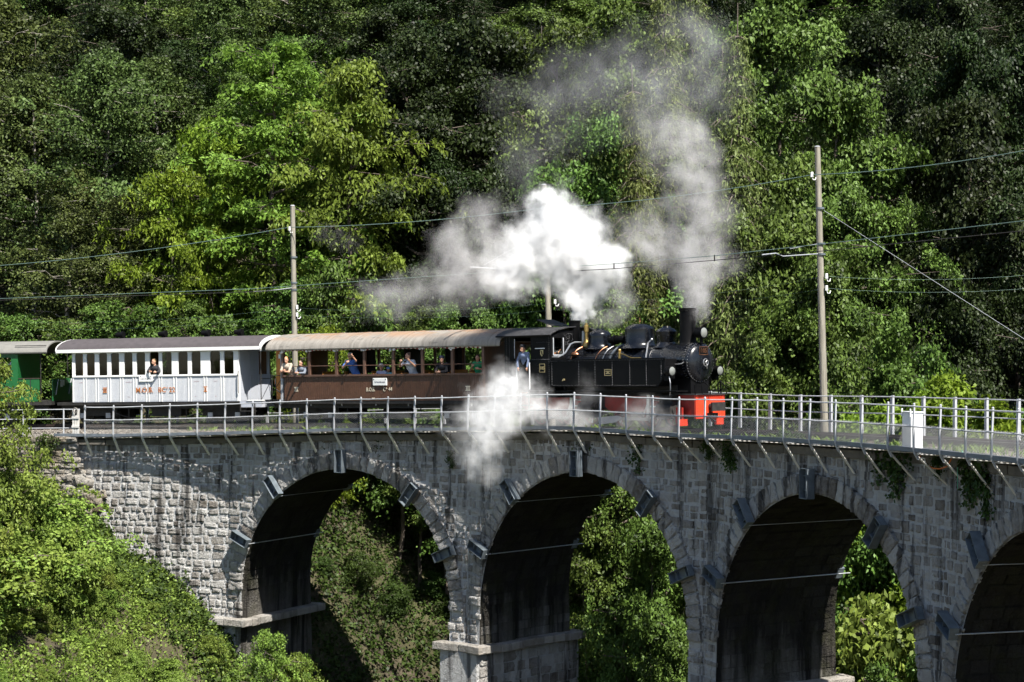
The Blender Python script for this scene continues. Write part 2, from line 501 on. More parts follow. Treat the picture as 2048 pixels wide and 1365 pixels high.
# ------------------------------------------------------------------ terrain
_hu = [-90, -14, -4, -1, 3, 6.2, 7.5, 12, 20, 32, 60, 80]
_hz = [-2.0, -4.9, -5.5, -6.0, -8.6, -11.6, -13.2, -17.5, -23, -26, -27, -20]
E1 = (0.927, -0.375); E2 = (0.375, 0.927)
def sstep(x, a, b):
    t = np.clip((x - a) / (b - a), 0, 1); return t * t * (3 - 2 * t)
def ground(X, Y):
    X = np.asarray(X, float); Y = np.asarray(Y, float)
    u = (X - X0) * E1[0] + (Y - Y0) * E1[1]; v = (X - X0) * E2[0] + (Y - Y0) * E2[1]
    w = u + 0.12 * np.maximum(0, -v)
    left = np.interp(w, _hu, _hz)
    # railway formation on the left bank
    cx = X0 - R0 * math.sin(A0); cyy = Y0 - R0 * math.cos(A0)
    r = np.hypot(X - cx, Y - cyy); n = r - R0
    al = np.arctan2(X - cx, Y - cyy); s = (al - A0) * R0
    zf = -2.68 + 0.018 * (s - 17 * DP) - 0.36
    onf = sstep(n, 0.45, 0.75) * (1 - sstep(s, -1.2, -0.2)) * (1 - sstep(v, 6, 8)) * (s > -80)
    h = left
    bl = -3.3 + 0.47 * np.maximum(0, v - 6.8)
    br = -19 + 0.70 * np.maximum(0, v - 9)
    bk = bl + (br - bl) * sstep(u, -1, 15)
    bk = np.where(bk > 10, 10 + 8 * np.tanh((bk - 10) / 8), bk)
    h = h + (np.maximum(bk, left) - h) * sstep(v, 4.5, 8.5)
    h = h + (zf - h) * onf
    # bank on which the photographer stands
    right = -1.75 - 0.95 * np.maximum(0, np.hypot(X, Y) - 1.5)
    h = np.maximum(h, right)
    bumpy = 0.22 * np.sin(X * 0.9 + Y * 0.35) + 0.18 * np.sin(X * 0.37 - Y * 1.1 + 2) + 0.12 * np.sin(2.1 * X + 1.7 * Y)
    h = h + bumpy * (1 - onf) * sstep(np.hypot(X, Y), 4, 12) * np.where((v > -1) & (v < 6) & (u < 1), 0.2, 1.0)
    return h
def gz(x, y): return float(ground(x, y))

xs = np.concatenate([np.arange(-150, -46, 6.0), np.arange(-46, 46, 0.8), np.arange(46, 150, 6.0)])
ys = np.concatenate([np.arange(-40, 44, 3.0), np.arange(44, 100, 0.8), np.arange(100, 260, 4.0)])
GX, GY = np.meshgrid(xs, ys)
GZ = ground(GX, GY)
gv = np.stack([GX, GY, GZ], -1).reshape(-1, 3)
ni, nj = len(xs), len(ys)
idx = np.arange(ni * nj).reshape(nj, ni)
gq = np.stack([idx[:-1, :-1], idx[:-1, 1:], idx[1:, 1:], idx[1:, :-1]], -1).reshape(-1, 4)
terrain = lnk(bpy.data.objects.new('ground', np_mesh('ground', gv, gq, M['soil'], smooth=True)))
tag(terrain, 'steep wooded gorge side of brown soil under the trees', 'ground', kind='structure')

# ------------------------------------------------------------------ viaduct
via = empty('stone_viaduct', (*P(22.3, 2.7), -20))
tag(via, 'curved grey stone viaduct of tall round arches carrying the railway', 'viaduct')
VI = Matrix.Translation(-Vector(via.location))
ARCH = [(11.32, 4.76, -4.42), (22.34, 4.86, -4.06), (33.25, 4.73, -4.05), (44.3, 4.75, -4.0)]   # centre s, radius, crown z
S0, S1 = -1.4, 49.5
ZB = -27.0
def arch_z(s):
    """underside height of the masonry at s (None inside a pier)"""
    for c, r, zc in ARCH:
        if abs(s - c) < r: return zc - r + math.sqrt(max(0, r * r - (s - c) ** 2))
    return None
def col_bot(s):
    for c, r, zc in ARCH:
        d = abs(s - c)
        if d < r - 1e-6: return zc - r + math.sqrt(r * r - d * d), True
    return ZB, False

def vw(s, n, z):
    x, y = PW(s, n); return Vector((x, y, z)) - Vector(via.location)

core = MB(); vault = MB()
ss = set()
for c, r, zc in ARCH:
    for k in range(41):
        ss.add(round(c - r * math.cos(PI * k / 40), 4))
for sp in SP: 
    if S0 < sp < S1: ss.add(sp)
ss.add(S0); ss.add(S1)
for k in range(60):
    q = S0 + (S1 - S0) * k / 59
    if arch_z(q) is None: ss.add(round(q, 4))
ss = sorted(ss)
for a, b in zip(ss[:-1], ss[1:]):
    if b - a < 1e-3: continue
    mid = (a + b) / 2
    open_ = arch_z(mid) is not None
    def zb(s):
        if not open_: return ZB
        for c, r, zc in ARCH:
            if abs(mid - c) < r: return zc - r + math.sqrt(max(0, r * r - (s - c) ** 2))
    za, zbb = zb(a), zb(b)
    ta, tb = wtop(a), wtop(b)
    for fn, flip in ((nearN, False), (farN, True)):
        steps = 1 if open_ else 2
        zs_a = [za, ta] if open_ else [ZB, -10.2, ta]
        zs_b = [zbb, tb] if open_ else [ZB, -10.2, tb]
        for k in range(len(zs_a) - 1):
            q = [vw(a, fn(zs_a[k]), zs_a[k]), vw(b, fn(zs_b[k]), zs_b[k]), vw(b, fn(zs_b[k + 1]), zs_b[k + 1]), vw(a, fn(zs_a[k + 1]), zs_a[k + 1])]
            core.add(q[::-1] if flip else q, [(0, 1, 2, 3)])
    core.add([vw(a, nearN(ta), ta), vw(b, nearN(tb), tb), vw(b, farN(tb), tb), vw(a, farN(ta), ta)], [(0, 1, 2, 3)])
    if open_:
        vault.add([vw(a, nearN(za), za), vw(a, farN(za), za), vw(b, farN(zbb), zbb), vw(b, nearN(zbb), zbb)], [(0, 1, 2, 3)])
for s_, fl in ((S0, 0), (S1, 1)):
    t_ = wtop(s_)
    core.add([vw(s_, nearN(ZB), ZB), vw(s_, nearN(t_), t_), vw(s_, farN(t_), t_), vw(s_, farN(ZB), ZB)], [(0, 1, 2, 3)])
PIERS = []
for i in range(len(ARCH) + 1):
    lo = ARCH[i - 1][0] + ARCH[i - 1][1] if i > 0 else S0
    hi = ARCH[i][0] - ARCH[i][1] if i < len(ARCH) else S1
    PIERS.append((lo, hi))
for i, (lo, hi) in enumerate(PIERS):          # jambs below the springing
    for s_, on in ((lo, i > 0), (hi, i < len(ARCH))):
        if not on: continue
        zs = (ARCH[i - 1] if s_ == lo else ARCH[i]); ztop = zs[2] - zs[1]
        vault.add([vw(s_, nearN(ZB), ZB), vw(s_, farN(ZB), ZB), vw(s_, farN(ztop), ztop), vw(s_, nearN(ztop), ztop)], [(0, 1, 2, 3)])
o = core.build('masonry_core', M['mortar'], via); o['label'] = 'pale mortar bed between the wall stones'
o = vault.build('arch_vault', M['soffit'], via); o['label'] = 'dark underside of the arches'

# stones: rough-faced variants, unit size (x width, z height, -y outwards)
def stone_variant(seed, nx=6, nz=5):
    r = np.random.default_rng(seed)
    v = []; f = []
    for j in range(nz):
        for i in range(nx):
            x = -0.5 + i / (nx - 1); z = -0.5 + j / (nz - 1)
            edge = (i in (0, nx - 1)) or (j in (0, nz - 1))
            if edge:
                y = -r.uniform(0.45, 0.95); x *= r.uniform(0.88, 1.0); z *= r.uniform(0.86, 1.0)
            else:
                y = -r.uniform(0.45, 1.15); x += r.uniform(-0.07, 0.07); z += r.uniform(-0.07, 0.07)
            v.append((x, y, z))
    for j in range(nz - 1):
        for i in range(nx - 1):
            f.append((j * nx + i, j * nx + i + 1, (j + 1) * nx + i + 1, (j + 1) * nx + i))
    ring = [i for i in range(nx)] + [j * nx + nx - 1 for j in range(1, nz)] + [(nz - 1) * nx + i for i in range(nx - 2, -1, -1)] + [j * nx for j in range(nz - 2, 0, -1)]
    k = len(v)
    for q in ring: v.append((v[q][0] * 1.02, 0.6, v[q][2] * 1.02))
    for a in range(len(ring)):
        b = (a + 1) % len(ring)
        f.append((ring[a], k + a, k + b, ring[b]))
    return np.array(v), np.array(f)
SV = [stone_variant(100 + k) for k in range(40)]
def stone_meshes(m, name):
    out = []
    for k, (v, f) in enumerate(SV):
        out.append(np_mesh(name, v, f, m, attr=np.zeros(len(v))))
    return out

class Stones:
    """list of stones as world matrices; the biggest in view become parts, the rest one joined part"""
    def __init__(s): s.l = []
    def put(s, loc, hd, w, h, d, tilt=0.0):
        m = Matrix.Translation(loc) @ Matrix.Rotation(-hd, 4, 'Z') @ Matrix.Rotation(tilt, 4, 'Y') @ Matrix.Diagonal((w, d, h, 1))
        s.l.append((m, w * h / max(1.0, loc.y) ** 2, loc))
    def build(s, name, plural, m, parent, limit=300, view=True):
        ms = stone_meshes(m, name)
        def vis(e):
            l = e[2]; px = 1024 + FPX * l.x / l.y; py = 695 - FPX * l.z / l.y
            return (-20 < px < 2070 and py < 1385)
        L = [e for e in s.l if vis(e)] + [e for e in s.l if not vis(e)]
        nv = sum(1 for e in s.l if vis(e))
        V = sorted(L[:nv], key=lambda e: -e[1]); rest = L[nv:]
        inv = Matrix.Translation(-Vector(parent.location))
        for e in V[:limit]:
            o = bpy.data.objects.new(name, random.choice(ms)); lnk(o, parent); o.matrix_local = inv @ e[0]
        R = V[limit:] + rest
        if R:
            vs = []; fs = []; tn = []; k = 0
            for e in R:
                v, f = SV[random.randrange(len(SV))]
                mm = np.array(inv @ e[0])
                vs.append(v @ mm[:3, :3].T + mm[:3, 3]); fs.append(f + k); k += len(v)
                tn.append(np.full(len(v), random.random()))
            o = lnk(bpy.data.objects.new(plural, np_mesh(plural, np.concatenate(vs), np.concatenate(fs), m, np.concatenate(tn))), parent)
            o['kind'] = 'stuff'

def in_ring(s, z, pad):
    for c, r, zc in ARCH:
        if math.hypot(s - c, z - (zc - r)) < r + pad and z > zc - r - 0.2: return True
        if z <= zc - r and abs(s - c) < r + 0.05: return True
    return False

RING = 0.58
wall = Stones()
z = -10.35
random.seed(3)
def side_z(s, z): return nearN(z)
zc_ = -3.0
courses = []
zz = -2.75
while zz > -10.1:
    h = random.uniform(0.19, 0.34); courses.append((zz - h, zz)); zz -= h
for lo, hi in courses:
    s = S0 - random.uniform(0, 0.3); zm = (lo + hi) / 2
    while s < S1:
        w = random.choice((random.uniform(0.18, 0.3), random.uniform(0.28, 0.5), random.uniform(0.35, 0.66)))
        sm = s + w / 2
        # do not bridge the fold of two wall faces
        for sp in SP:
            if s < sp < s + w: w = max(0.16, sp - s); sm = s + w / 2
        if hi < wtop(sm) - 0.02 and not in_ring(sm, zm, RING - 0.10) and sm > S0 + 0.1:
            # piers only between the jambs
            x, y = PW(sm, nearN(zm))
            if gz(x, y - 0.3) < hi + 0.4:
                sh_ = random.uniform(0.72, 1.12); dz_ = random.uniform(-0.035, 0.035)
                wall.put(Vector((x, y, zm + dz_)), seg_heading(seg_i(sm)) + random.uniform(-0.06, 0.06), (w - 0.05) * random.uniform(0.8, 1.02), ((hi - lo) - 0.03) * sh_, random.choice((random.uniform(0.02, 0.04), random.uniform(0.035, 0.07))), random.uniform(-0.07, 0.07))
        s += w
# piers below the impost: stones on near and right-hand faces
PB = 0.16
zz = -10.55; 
while zz > -15.5:
    h = random.uniform(0.28, 0.42); zm = zz - h / 2
    for i in (1, 2, 3):
        lo_s, hi_s = PIERS[i]
        s = lo_s - PB
        while s < hi_s + PB - 0.1:
            w = min(random.uniform(0.35, 0.75), hi_s + PB - s)
            x, y = PW(s + w / 2, nearN(zm) - PB)
            wall.put(Vector((x, y, zm)), seg_heading(seg_i(s + w / 2)), w - 0.03, h - 0.03, random.uniform(0.05, 0.1)); s += w
        n = nearN(zm) - PB
        hd = seg_heading(i + 1) - PI / 2
        while n < farN(zm) + PB - 0.1:
            w = min(random.uniform(0.4, 0.85), farN(zm) + PB - n)
            x, y = PW(hi_s + PB, n + w / 2)
            wall.put(Vector((x, y, zm)), hd, w - 0.03, h - 0.03, random.uniform(0.03, 0.06)); n += w
    zz -= h
wall.build('wall_stone', 'wall_stones', M['stone'], via, 300)
random.seed(5)
# pier bases
for i in (1, 2, 3):
    lo_s, hi_s = PIERS[i]; b = MB()
    c4 = [vw(lo_s - PB, nearN(-14) - PB, 0), vw(hi_s + PB, nearN(-14) - PB, 0), vw(hi_s + PB, farN(-14) + PB, 0), vw(lo_s - PB, farN(-14) + PB, 0)]
    dz = -Vector(via.location).z
    vs = [Vector((p.x, p.y, z_ + dz)) for z_ in (ZB, -10.5) for p in c4]
    b.hexa(vs); b.build('pier_base', M['mortar'], via)
# arch ring stones (voussoirs)
ring = Stones()
for c, r, zc in ARCH:
    n = 44; th = PI / n
    for k in range(n):
        a = PI * (k + 0.5) / n
        rm = r + RING / 2
        sm = c - rm * math.cos(a); zm = zc - r + rm * math.sin(a)
        if sm > 49: continue
        x, y = PW(sm, nearN(zm) - 0.02)
        if gz(x, y - 0.4) > zm + 0.3: continue
        w = rm * th - 0.025
        jl = random.uniform(-0.04, 0.05)
        ring.put(Vector((x, y, zm)), seg_heading(seg_i(sm)), w, RING + jl, random.uniform(0.07, 0.12), -(PI / 2 - a) )
ring.build('arch_stone', 'arch_stones', M['stone'], via, 300)
# stones of the vaults: long blocks across the barrel and on the jambs
vv_ = []; vt_ = []
for c, r, zc in ARCH:
    n = 40
    for k in range(n):
        nn0 = nearN(-6) + 0.02 + random.uniform(0, 0.3)
        while nn0 < farN(-6) - 0.1:
            ln_ = min(random.uniform(0.45, 1.0), farN(-6) - 0.02 - nn0); pr = random.uniform(0.008, 0.05); g = 0.018
            a0_, a1_ = PI * k / n + g / r, PI * (k + 1) / n - g / r
            for aa, nb_ in ((a0_, nn0 + g), (a1_, nn0 + g), (a1_, nn0 + ln_ - g), (a0_, nn0 + ln_ - g)):
                q = vw(c - (r - pr) * math.cos(aa), nb_, zc - r + (r - pr) * math.sin(aa)); vv_.append(tuple(q))
            vt_ += [random.random()] * 4; nn0 += ln_
for i in (1, 2, 3):
    for s_, sgn in ((PIERS[i][0], -1), (PIERS[i][1], 1)):
        zz = -9.2
        while zz > -15.5:
            h = random.uniform(0.28, 0.4); nn0 = nearN(zz) + 0.02
            while nn0 < farN(zz) - 0.1:
                ln_ = min(random.uniform(0.4, 0.9), farN(zz) - 0.02 - nn0); pr = random.uniform(0.008, 0.04)
                for zq, nb_ in ((zz - 0.012, nn0 + 0.012), (zz - h + 0.012, nn0 + 0.012), (zz - h + 0.012, nn0 + ln_ - 0.012), (zz - 0.012, nn0 + ln_ - 0.012)): vv_.append(tuple(vw(s_ + sgn * pr, nb_, zq)))
                vt_ += [random.random()] * 4; nn0 += ln_
            zz -= h
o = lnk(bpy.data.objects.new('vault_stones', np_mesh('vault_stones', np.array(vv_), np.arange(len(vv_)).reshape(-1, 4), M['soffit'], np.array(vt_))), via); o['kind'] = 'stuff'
# impost course round each pier
for i in (0, 1, 2, 3):
    lo_s, hi_s = PIERS[i]
    if i == 0: lo_s = hi_s - 2.2
    z0, z1 = -10.50, -10.23
    OUT = 0.42
    pts = [(lo_s - OUT, nearN(-10) - OUT), (hi_s + OUT, nearN(-10) - OUT), (hi_s + OUT, farN(-10) + OUT)]
    for (sa, na), (sb, nb) in zip(pts[:-1], pts[1:]):
        L = math.hypot(sb - sa, nb - na); m_ = max(1, round(L / 1.05))
        for k in range(m_):
            t0, t1 = k / m_ + 0.008 / L, (k + 1) / m_ - 0.012 / L
            q = [(sa + (sb - sa) * t, na + (nb - na) * t) for t in (t0, t1)]
            d = (0, 1.0) if na == nb else (-1.0, 0)
            dep = 0.62
            q4 = [q[0], q[1], (q[1][0] + d[0] * dep, q[1][1] + d[1] * dep), (q[0][0] + d[0] * dep, q[0][1] + d[1] * dep)]
            jz = random.uniform(-0.02, 0.02)
            b = MB()
            if na != nb and k == 0: 
                q4 = [(p[0], max(p[1], nearN(-10) - OUT + 0.64)) for p in q4]
            b.hexa([vw(p[0], p[1], z0 + jz) for p in q4] + [vw(p[0], p[1], z1 + jz) for p in q4])
            b.build('impost_block', M['impost'], via, bevel=0.03)
# edge beam (coping) under the walkway, in lengths
s = S0
while s < S1 - 0.5:
    e = min(s + random.uniform(1.6, 2.4), S1)
    for sp in SP:
        if s + 0.2 < sp < e: e = sp
    b = MB()
    ja = random.uniform(-0.03, 0.03)
    b.hexa([vw(s + 0.01, NEAR - 0.13 + ja, wtop(s) - 0.20), vw(e - 0.01, NEAR - 0.13 + ja, wtop(e) - 0.20), vw(e - 0.01, NEAR + 0.5, wtop(e) - 0.20), vw(s + 0.01, NEAR + 0.5, wtop(s) - 0.20),
            vw(s + 0.01, NEAR - 0.13 + ja, wtop(s) + 0.03), vw(e - 0.01, NEAR - 0.13 + ja, wtop(e) + 0.03), vw(e - 0.01, NEAR + 0.5, wtop(e) + 0.03), vw(s + 0.01, NEAR + 0.5, wtop(s) + 0.03)])
    b.build('coping_block', M['concrete'], via, bevel=0.02)
    s = e
# strengthening brackets on the arch rings, with tie rods through the vault
for ai, (c, r, zc) in enumerate(ARCH):
    for deg in (0, -38, 38, -67, 67):
        if ai == 3 and deg > -30: continue
        a = R_(deg); rr = r + 0.30
        s_ = c + rr * math.sin(a); z_ = zc - r + rr * math.cos(a)
        for side in (0, 1):
            if side == 1 and (deg == 0 or ai == 3): continue
            nb = nearN(z_) - 0.16 if side == 0 else farN(z_) + 0.02
            x, y = PW(s_, nb)
            hd = seg_heading(seg_i(s_))
            Mx = VI @ Matrix.Translation((x, y, z_)) @ Matrix.Rotation(-hd, 4, 'Z') @ Matrix.Rotation(a, 4, 'Y')
            b = MB(); W, L, D = 0.155, 0.42, 0.26
            b.box(-W, W, -0.02, 0.0, -L, L, 0, Mx)
            b.box(-W - 0.015, -W, -D, 0.02, -L, L, 0, Mx); b.box(W, W + 0.015, -D, 0.02, -L, L, 0, Mx)
            for q in (-L, L - 0.02, -0.2, 0.2): b.box(-W, W, -D + (0.02 if abs(q) > 0.3 else 0.12), -0.021, q, q + 0.02, 0, Mx)
            b.build('steel_bracket', M['bracket_steel'], via)
        if abs(deg) == 67 or (deg == -38):
            rz = r - 0.12
            s2 = c + rz * math.sin(a); z2 = zc - r + rz * math.cos(a)
            b = MB(); b.cyl(vw(s2, nearN(z2) - 0.25, z2), vw(s2, farN(z2) + 0.25, z2), 0.018 if abs(deg) > 50 else 0.012, seg=6)
            b.build('tie_rod', M['wire_pale'], via)

# ------------------------------------------------------------------ walkway on brackets, near railing
walk = empty('walkway', PT(22, 0.4, zw(22)))
tag(walk, 'cantilevered steel grating walkway along the outside of the viaduct', 'walkway')
WV = Vector(walk.location)
def cv(s, n, z, org): return PT(s, n, z) - org
def strip(mb, s0, s1, n0, n1, za, zb, org, step=0.6, zf=zw):
    k = max(1, int((s1 - s0) / step)); vs = []
    for i in range(k + 1):
        s_ = s0 + (s1 - s0) * i / k
        for n_, z_ in ((n0, za), (n1, za), (n1, zb), (n0, zb)): vs.append(cv(s_, n_, zf(s_) + z_, org))
    fs = []
    for i in range(k):
        a = i * 4; b = a + 4
        for q in range(4):
            r = (q + 1) % 4; fs.append((a + q, a + r, b + r, b + q))
    fs.append((0, 3, 2, 1)); fs.append((k * 4, k * 4 + 1, k * 4 + 2, k * 4 + 3))
    mb.add(vs, fs)
WS0, WS1 = -0.45, 37 * DP
b = MB(); strip(b, WS0 - 0.9, WS1, -0.012, 0.0, -0.08, 0.03, WV); strip(b, WS0 - 0.9, WS1, 0.0, 0.075, -0.08, -0.068, WV); strip(b, WS0 - 0.9, WS1, 0.0, 0.06, 0.018, 0.03, WV)
b.build('edge_channel', M['steel_blue'], walk)
b = MB()
for k in range(12): strip(b, WS0, WS1, 0.09 + k * 0.076, 0.124 + k * 0.076, -0.06, -0.03, WV, 1.2)
g_ = b.build('grating', M['grate_steel'], walk)
def tilt_tail(s): return zw(s)
for k in range(0, 37):
    s_ = k * DP
    b = MB()
    p0 = cv(s_, 0.03, zw(s_) - 0.14, WV); p1 = Vector((*PW(s_, nearN(-3.5) + 0.03), zw(s_) - 0.14 - 0.80)) - WV
    hd = heading(s_); t_ = Vector((math.cos(hd), -math.sin(hd), 0)) * 0.05
    up = Vector((0, 0, 0.016))
    b.hexa([p0 - t_ - up, p0 + t_ - up, p1 + t_ - up, p1 - t_ - up, p0 - t_ + up, p0 + t_ + up, p1 + t_ + up, p1 - t_ + up])
    b.build('strut', M['strut_steel'], walk)
    b = MB(); q0 = cv(s_, 0.0, zw(s_) - 0.10, WV); q1 = Vector((*PW(s_, NEAR + 0.1), zw(s_) - 0.10)) - WV
    b.hexa([q0 - t_ - up, q0 + t_ - up, q1 + t_ - up, q1 - t_ - up, q0 - t_ + up, q0 + t_ + up, q1 + t_ + up, q1 - t_ + up])
    b.build('cross_bearer', M['steel_grey'], walk)
    if k < 36:                                   # diagonal bracing seen under the channel
        b = MB(); qa = cv(s_, 0.02, zw(s_) - 0.13, WV); qb = Vector((*PW(s_ + DP * 0.8, nearN(-3) - 0.02), zw(s_ + DP) - 0.15)) - WV
        b.tube([qa, qb], 0.014, 5); b.build('brace', M['strut_steel'], walk)

rail = empty('steel_railing', PT(22, 0, zw(22)))
tag(rail, 'grey steel railing with chain-link mesh along the outer edge of the walkway', 'railing')
RV = Vector(rail.location)
HR = 1.10
def post_mesh():
    b = MB()
    # flat bar that bends inwards at its foot
    prof = [(0.10, -0.27), (0.02, -0.13), (-0.02, 0.0), (-0.02, 0.5), (0.0, HR)]
    wid = 0.026
    vs = []
    for y, z_ in prof:
        for x, dy in ((-wid, -0.02), (wid, -0.02), (wid, 0.02), (-wid, 0.02)): vs.append((x, y + dy, z_))
    fs = []
    for i in range(len(prof) - 1):
        a = i * 4; c_ = a + 4
        for q in range(4): fs.append((a + q, a + (q + 1) % 4, c_ + (q + 1) % 4, c_ + q))
    fs.append((0, 3, 2, 1)); fs.append(tuple(range(len(vs) - 4, len(vs))))
    b.add(vs, fs)
    b.sphere((0, 0, HR + 0.01), (0.035, 0.03, 0.03), 8, 5)
    return b.mesh('post', M['steel_grey'])
pm = post_mesh()
NPOST = 37
for k in range(NPOST):
    s_ = k * DP
    o = lnk(bpy.data.objects.new('post', pm), rail)
    o.location = PT(s_, 0.0, zw(s_)) - RV
    o.rotation_euler = (random.uniform(-0.02, 0.02), random.uniform(-0.015, 0.015), -heading(s_))
for nm, dz, r in (('top_rail', HR - 0.045, 0.021), ('middle_rail', 0.56, 0.019)):
    b = MB(); pts = []
    for i in range((NPOST - 1) * 3 + 1):
        s_ = i * DP / 3
        sag = -0.012 * abs(math.sin(PI * i / 3 + k)) * (1 if i % 3 else 0)
        pts.append(cv(s_, -0.045, zw(s_) + dz + sag + (0.0 if nm == 'top_rail' else random.uniform(-0.006, 0.006)), RV))
    b.tube(pts, r, 7); b.build(nm, M['steel_grey'], rail, smooth=True)
ZM = 0.60
for k in range(NPOST - 1):
    b = MB(); s_a = k * DP
    st = 0.075; nst = int(DP / st)
    zA = 0.04; H = ZM - zA
    def q(s_, z_): return cv(s_, 0.02, zw(s_) + z_, RV)
    r = 0.0042
    for i in range(-int(H / st), nst + 1):
        for sg in (1, -1):
            # diagonal wire clipped to the bay
            a0 = i * st; 
            t0 = max(0.0, -a0); t1 = min(H, DP - a0)
            if t1 - t0 < 0.03: continue
            if sg > 0: pa, pb = (a0 + t0, t0), (a0 + t1, t1)
            else: pa, pb = (DP - a0 - t0, t0), (DP - a0 - t1, t1)
            A = q(s_a + pa[0], zA + pa[1]); B = q(s_a + pb[0], zA + pb[1])
            d = (B - A).normalized(); u = d.cross(Vector((math.sin(heading(s_a)), math.cos(heading(s_a)), 0))).normalized() * r
            w_ = d.cross(u).normalized() * r
            vs = [A + u, A - u * 0.5 + w_, A - u * 0.5 - w_, B + u, B - u * 0.5 + w_, B - u * 0.5 - w_]
            b.add(vs, [(0, 1, 4, 3), (1, 2, 5, 4), (2, 0, 3, 5)])
    o = b.build('mesh_panel', M['mesh_wire'], rail); o['kind'] = 'stuff'

# far railing
fr = empty('steel_railing', PT(26, 4.85, zt(26)))
tag(fr, 'plain two-bar steel railing on the far side of the track behind the locomotive', 'railing')
FV = Vector(fr.location)
zfr = lambda s_: zw(s_) + 0.07
b = MB(); b.box(-0.045, 0.045, -0.03, 0.03, -0.1, 1.06); b.box(-0.05, 0.05, -0.05, -0.03, -0.1, 1.02)
fpm = b.mesh('post', M['steel_grey'])
for k in range(-1, 40):
    s_ = k * DP
    if s_ > 52: break
    o = lnk(bpy.data.objects.new('post', fpm), fr); o.location = PT(s_, 4.9, zfr(s_)) - FV; o.rotation_euler = (0, 0, -heading(s_))
for nm, dz in (('top_rail', 1.02), ('middle_rail', 0.52)):
    b = MB(); b.tube([cv(-DP + i * DP / 2, 4.84, zfr(-DP + i * DP / 2) + dz, FV) for i in range(80)], 0.02, 6); b.build(nm, M['steel_grey'], fr, smooth=True)

# railing and gate post on the embankment left of the viaduct
lf = empty('pipe_railing', PT(-3, 0.3, zt(-3) - 0.3))
tag(lf, 'three-bar pipe railing on top of the rubble retaining wall', 'railing')
LV = Vector(lf.location)
lz = lambda s_: zt(s_) - 0.30
for k in range(7):
    s_ = -1.2 - 1.75 * k
    b = MB(); b.cyl(cv(s_, 0.45, lz(s_) - 0.15, LV), cv(s_, 0.45, lz(s_) + 0.98, LV), 0.03, seg=8); b.build('post', M['steel_grey'], lf)
for nm, dz in (('top_rail', 0.95), ('middle_rail', 0.58), ('bottom_rail', 0.22)):
    b = MB(); b.tube([cv(-0.5 - 0.8 * i, 0.45, lz(-0.5 - 0.8 * i) + dz, LV) for i in range(16)], 0.022, 6); b.build(nm, M['steel_grey'], lf, smooth=True)
gp = empty('gate_post', PT(-0.55, 0.25, zw(0)))
tag(gp, 'weathered slatted gate post with a ring of rope at the end of the walkway', 'post')
for k in range(3):
    b = MB(); b.box(-0.14 + k * 0.10, -0.06 + k * 0.10, -0.03, 0.03, 0, 0.95 - 0.22 * (k == 1)); b.build('upright', M['strut_steel'], gp)
for z_ in (0.25, 0.6):
    b = MB(); b.box(-0.16, 0.16, -0.06, -0.031, z_, z_ + 0.08); b.build('crossbar', M['strut_steel'], gp)
b = MB(); b.tube([(0.02 + 0.09 * math.cos(t * PI / 6), -0.08, 0.93 + 0.09 * math.sin(t * PI / 6)) for t in range(12)], 0.018, 6, closed=True); b.build('rope_ring', M['impost'], gp, smooth=True)
gp.rotation_euler = (0, 0, -heading(0))

# ------------------------------------------------------------------ track
bal = MB(); rows = []
for i in range(0, 151):
    s_ = -26 + i * 0.52
    for n_, dz in ((0.35, -0.40), (0.8, -0.24), (1.7, -0.19), (2.75, -0.21), (3.8, -0.19), (4.6, -0.24), (5.2, -0.40)):
        bal.v.append(tuple(PT(s_, n_ if s_ > -1 else n_ + 0.12, max(zt(s_) + dz, (zw(s_) - 0.10 if n_ < 1 and s_ > 0 else -99)) + random.uniform(-0.02, 0.02))))
for i in range(150):
    for j in range(6):
        a = i * 7 + j; bal.f.append((a, a + 7, a + 8, a + 1)); bal.m.append(0)
bo = bal.build('ballast_bed', M['ballast'], smooth=True)
tag(bo, 'pale stone ballast bed under the railway track', 'ballast', kind='structure')
# loose stones of the ballast (uncountable)
N = 9000
ssr = rng.uniform(-14, 49, N); nr = np.where(rng.random(N) < 0.5, rng.uniform(0.55, 1.5, N), rng.uniform(3.7, 4.8, N))
base = np.array([(0, 0, 0.9), (1, 0, -0.2), (-0.5, 0.87, -0.2), (-0.5, -0.87, -0.2), (0.1, 0.1, -0.9)])
tf = np.array([(0, 1, 2), (0, 2, 3), (0, 3, 1), (4, 2, 1), (4, 3, 2), (4, 1, 3)])
VV = np.zeros((N, 5, 3)); 
for i in range(N):
    s_ = ssr[i]; n_ = nr[i]
    dz = np.interp(n_, (0.35, 0.8, 1.7, 3.8, 4.6, 5.2), (-0.40, -0.24, -0.19, -0.19, -0.24, -0.40))
    z_ = zt(s_) + dz
    if n_ < 1 and s_ > 0: z_ = max(z_, zw(s_) - 0.10)
    p = P(s_, n_ if s_ > -1 else n_ + 0.12)
    VV[i] = base * rng.uniform(0.02, 0.045, (1, 3)) * rng.uniform(0.8, 1.2, (5, 3)) + (p[0], p[1], z_ + 0.015)
FF = (tf[None] + np.arange(N)[:, None, None] * 5).reshape(-1, 3)
o = lnk(bpy.data.objects.new('ballast_stones', np_mesh('ballast_stones', VV.reshape(-1, 3), FF, M['ballast'])))
tag(o, 'loose pale ballast stones scattered beside the rails', 'ballast', kind='stuff')
trk = empty('railway_track', PT(22, NT, zt(22)))
tag(trk, 'narrow-gauge railway track curving across the viaduct', 'track')
TV = Vector(trk.location)
for off in (-0.53, 0.53):
    b = MB(); strip(b, -25, 51, NT + off - 0.03, NT + off + 0.035, -0.045, 0.0, TV, 0.6, zt); strip(b, -25, 51, NT + off - 0.01, NT + off + 0.01, -0.10, -0.045, TV, 0.6, zt); strip(b, -25, 51, NT + off - 0.055, NT + off + 0.055, -0.112, -0.10, TV, 0.6, zt)
    b.build('rail', M['rail_steel'], trk)
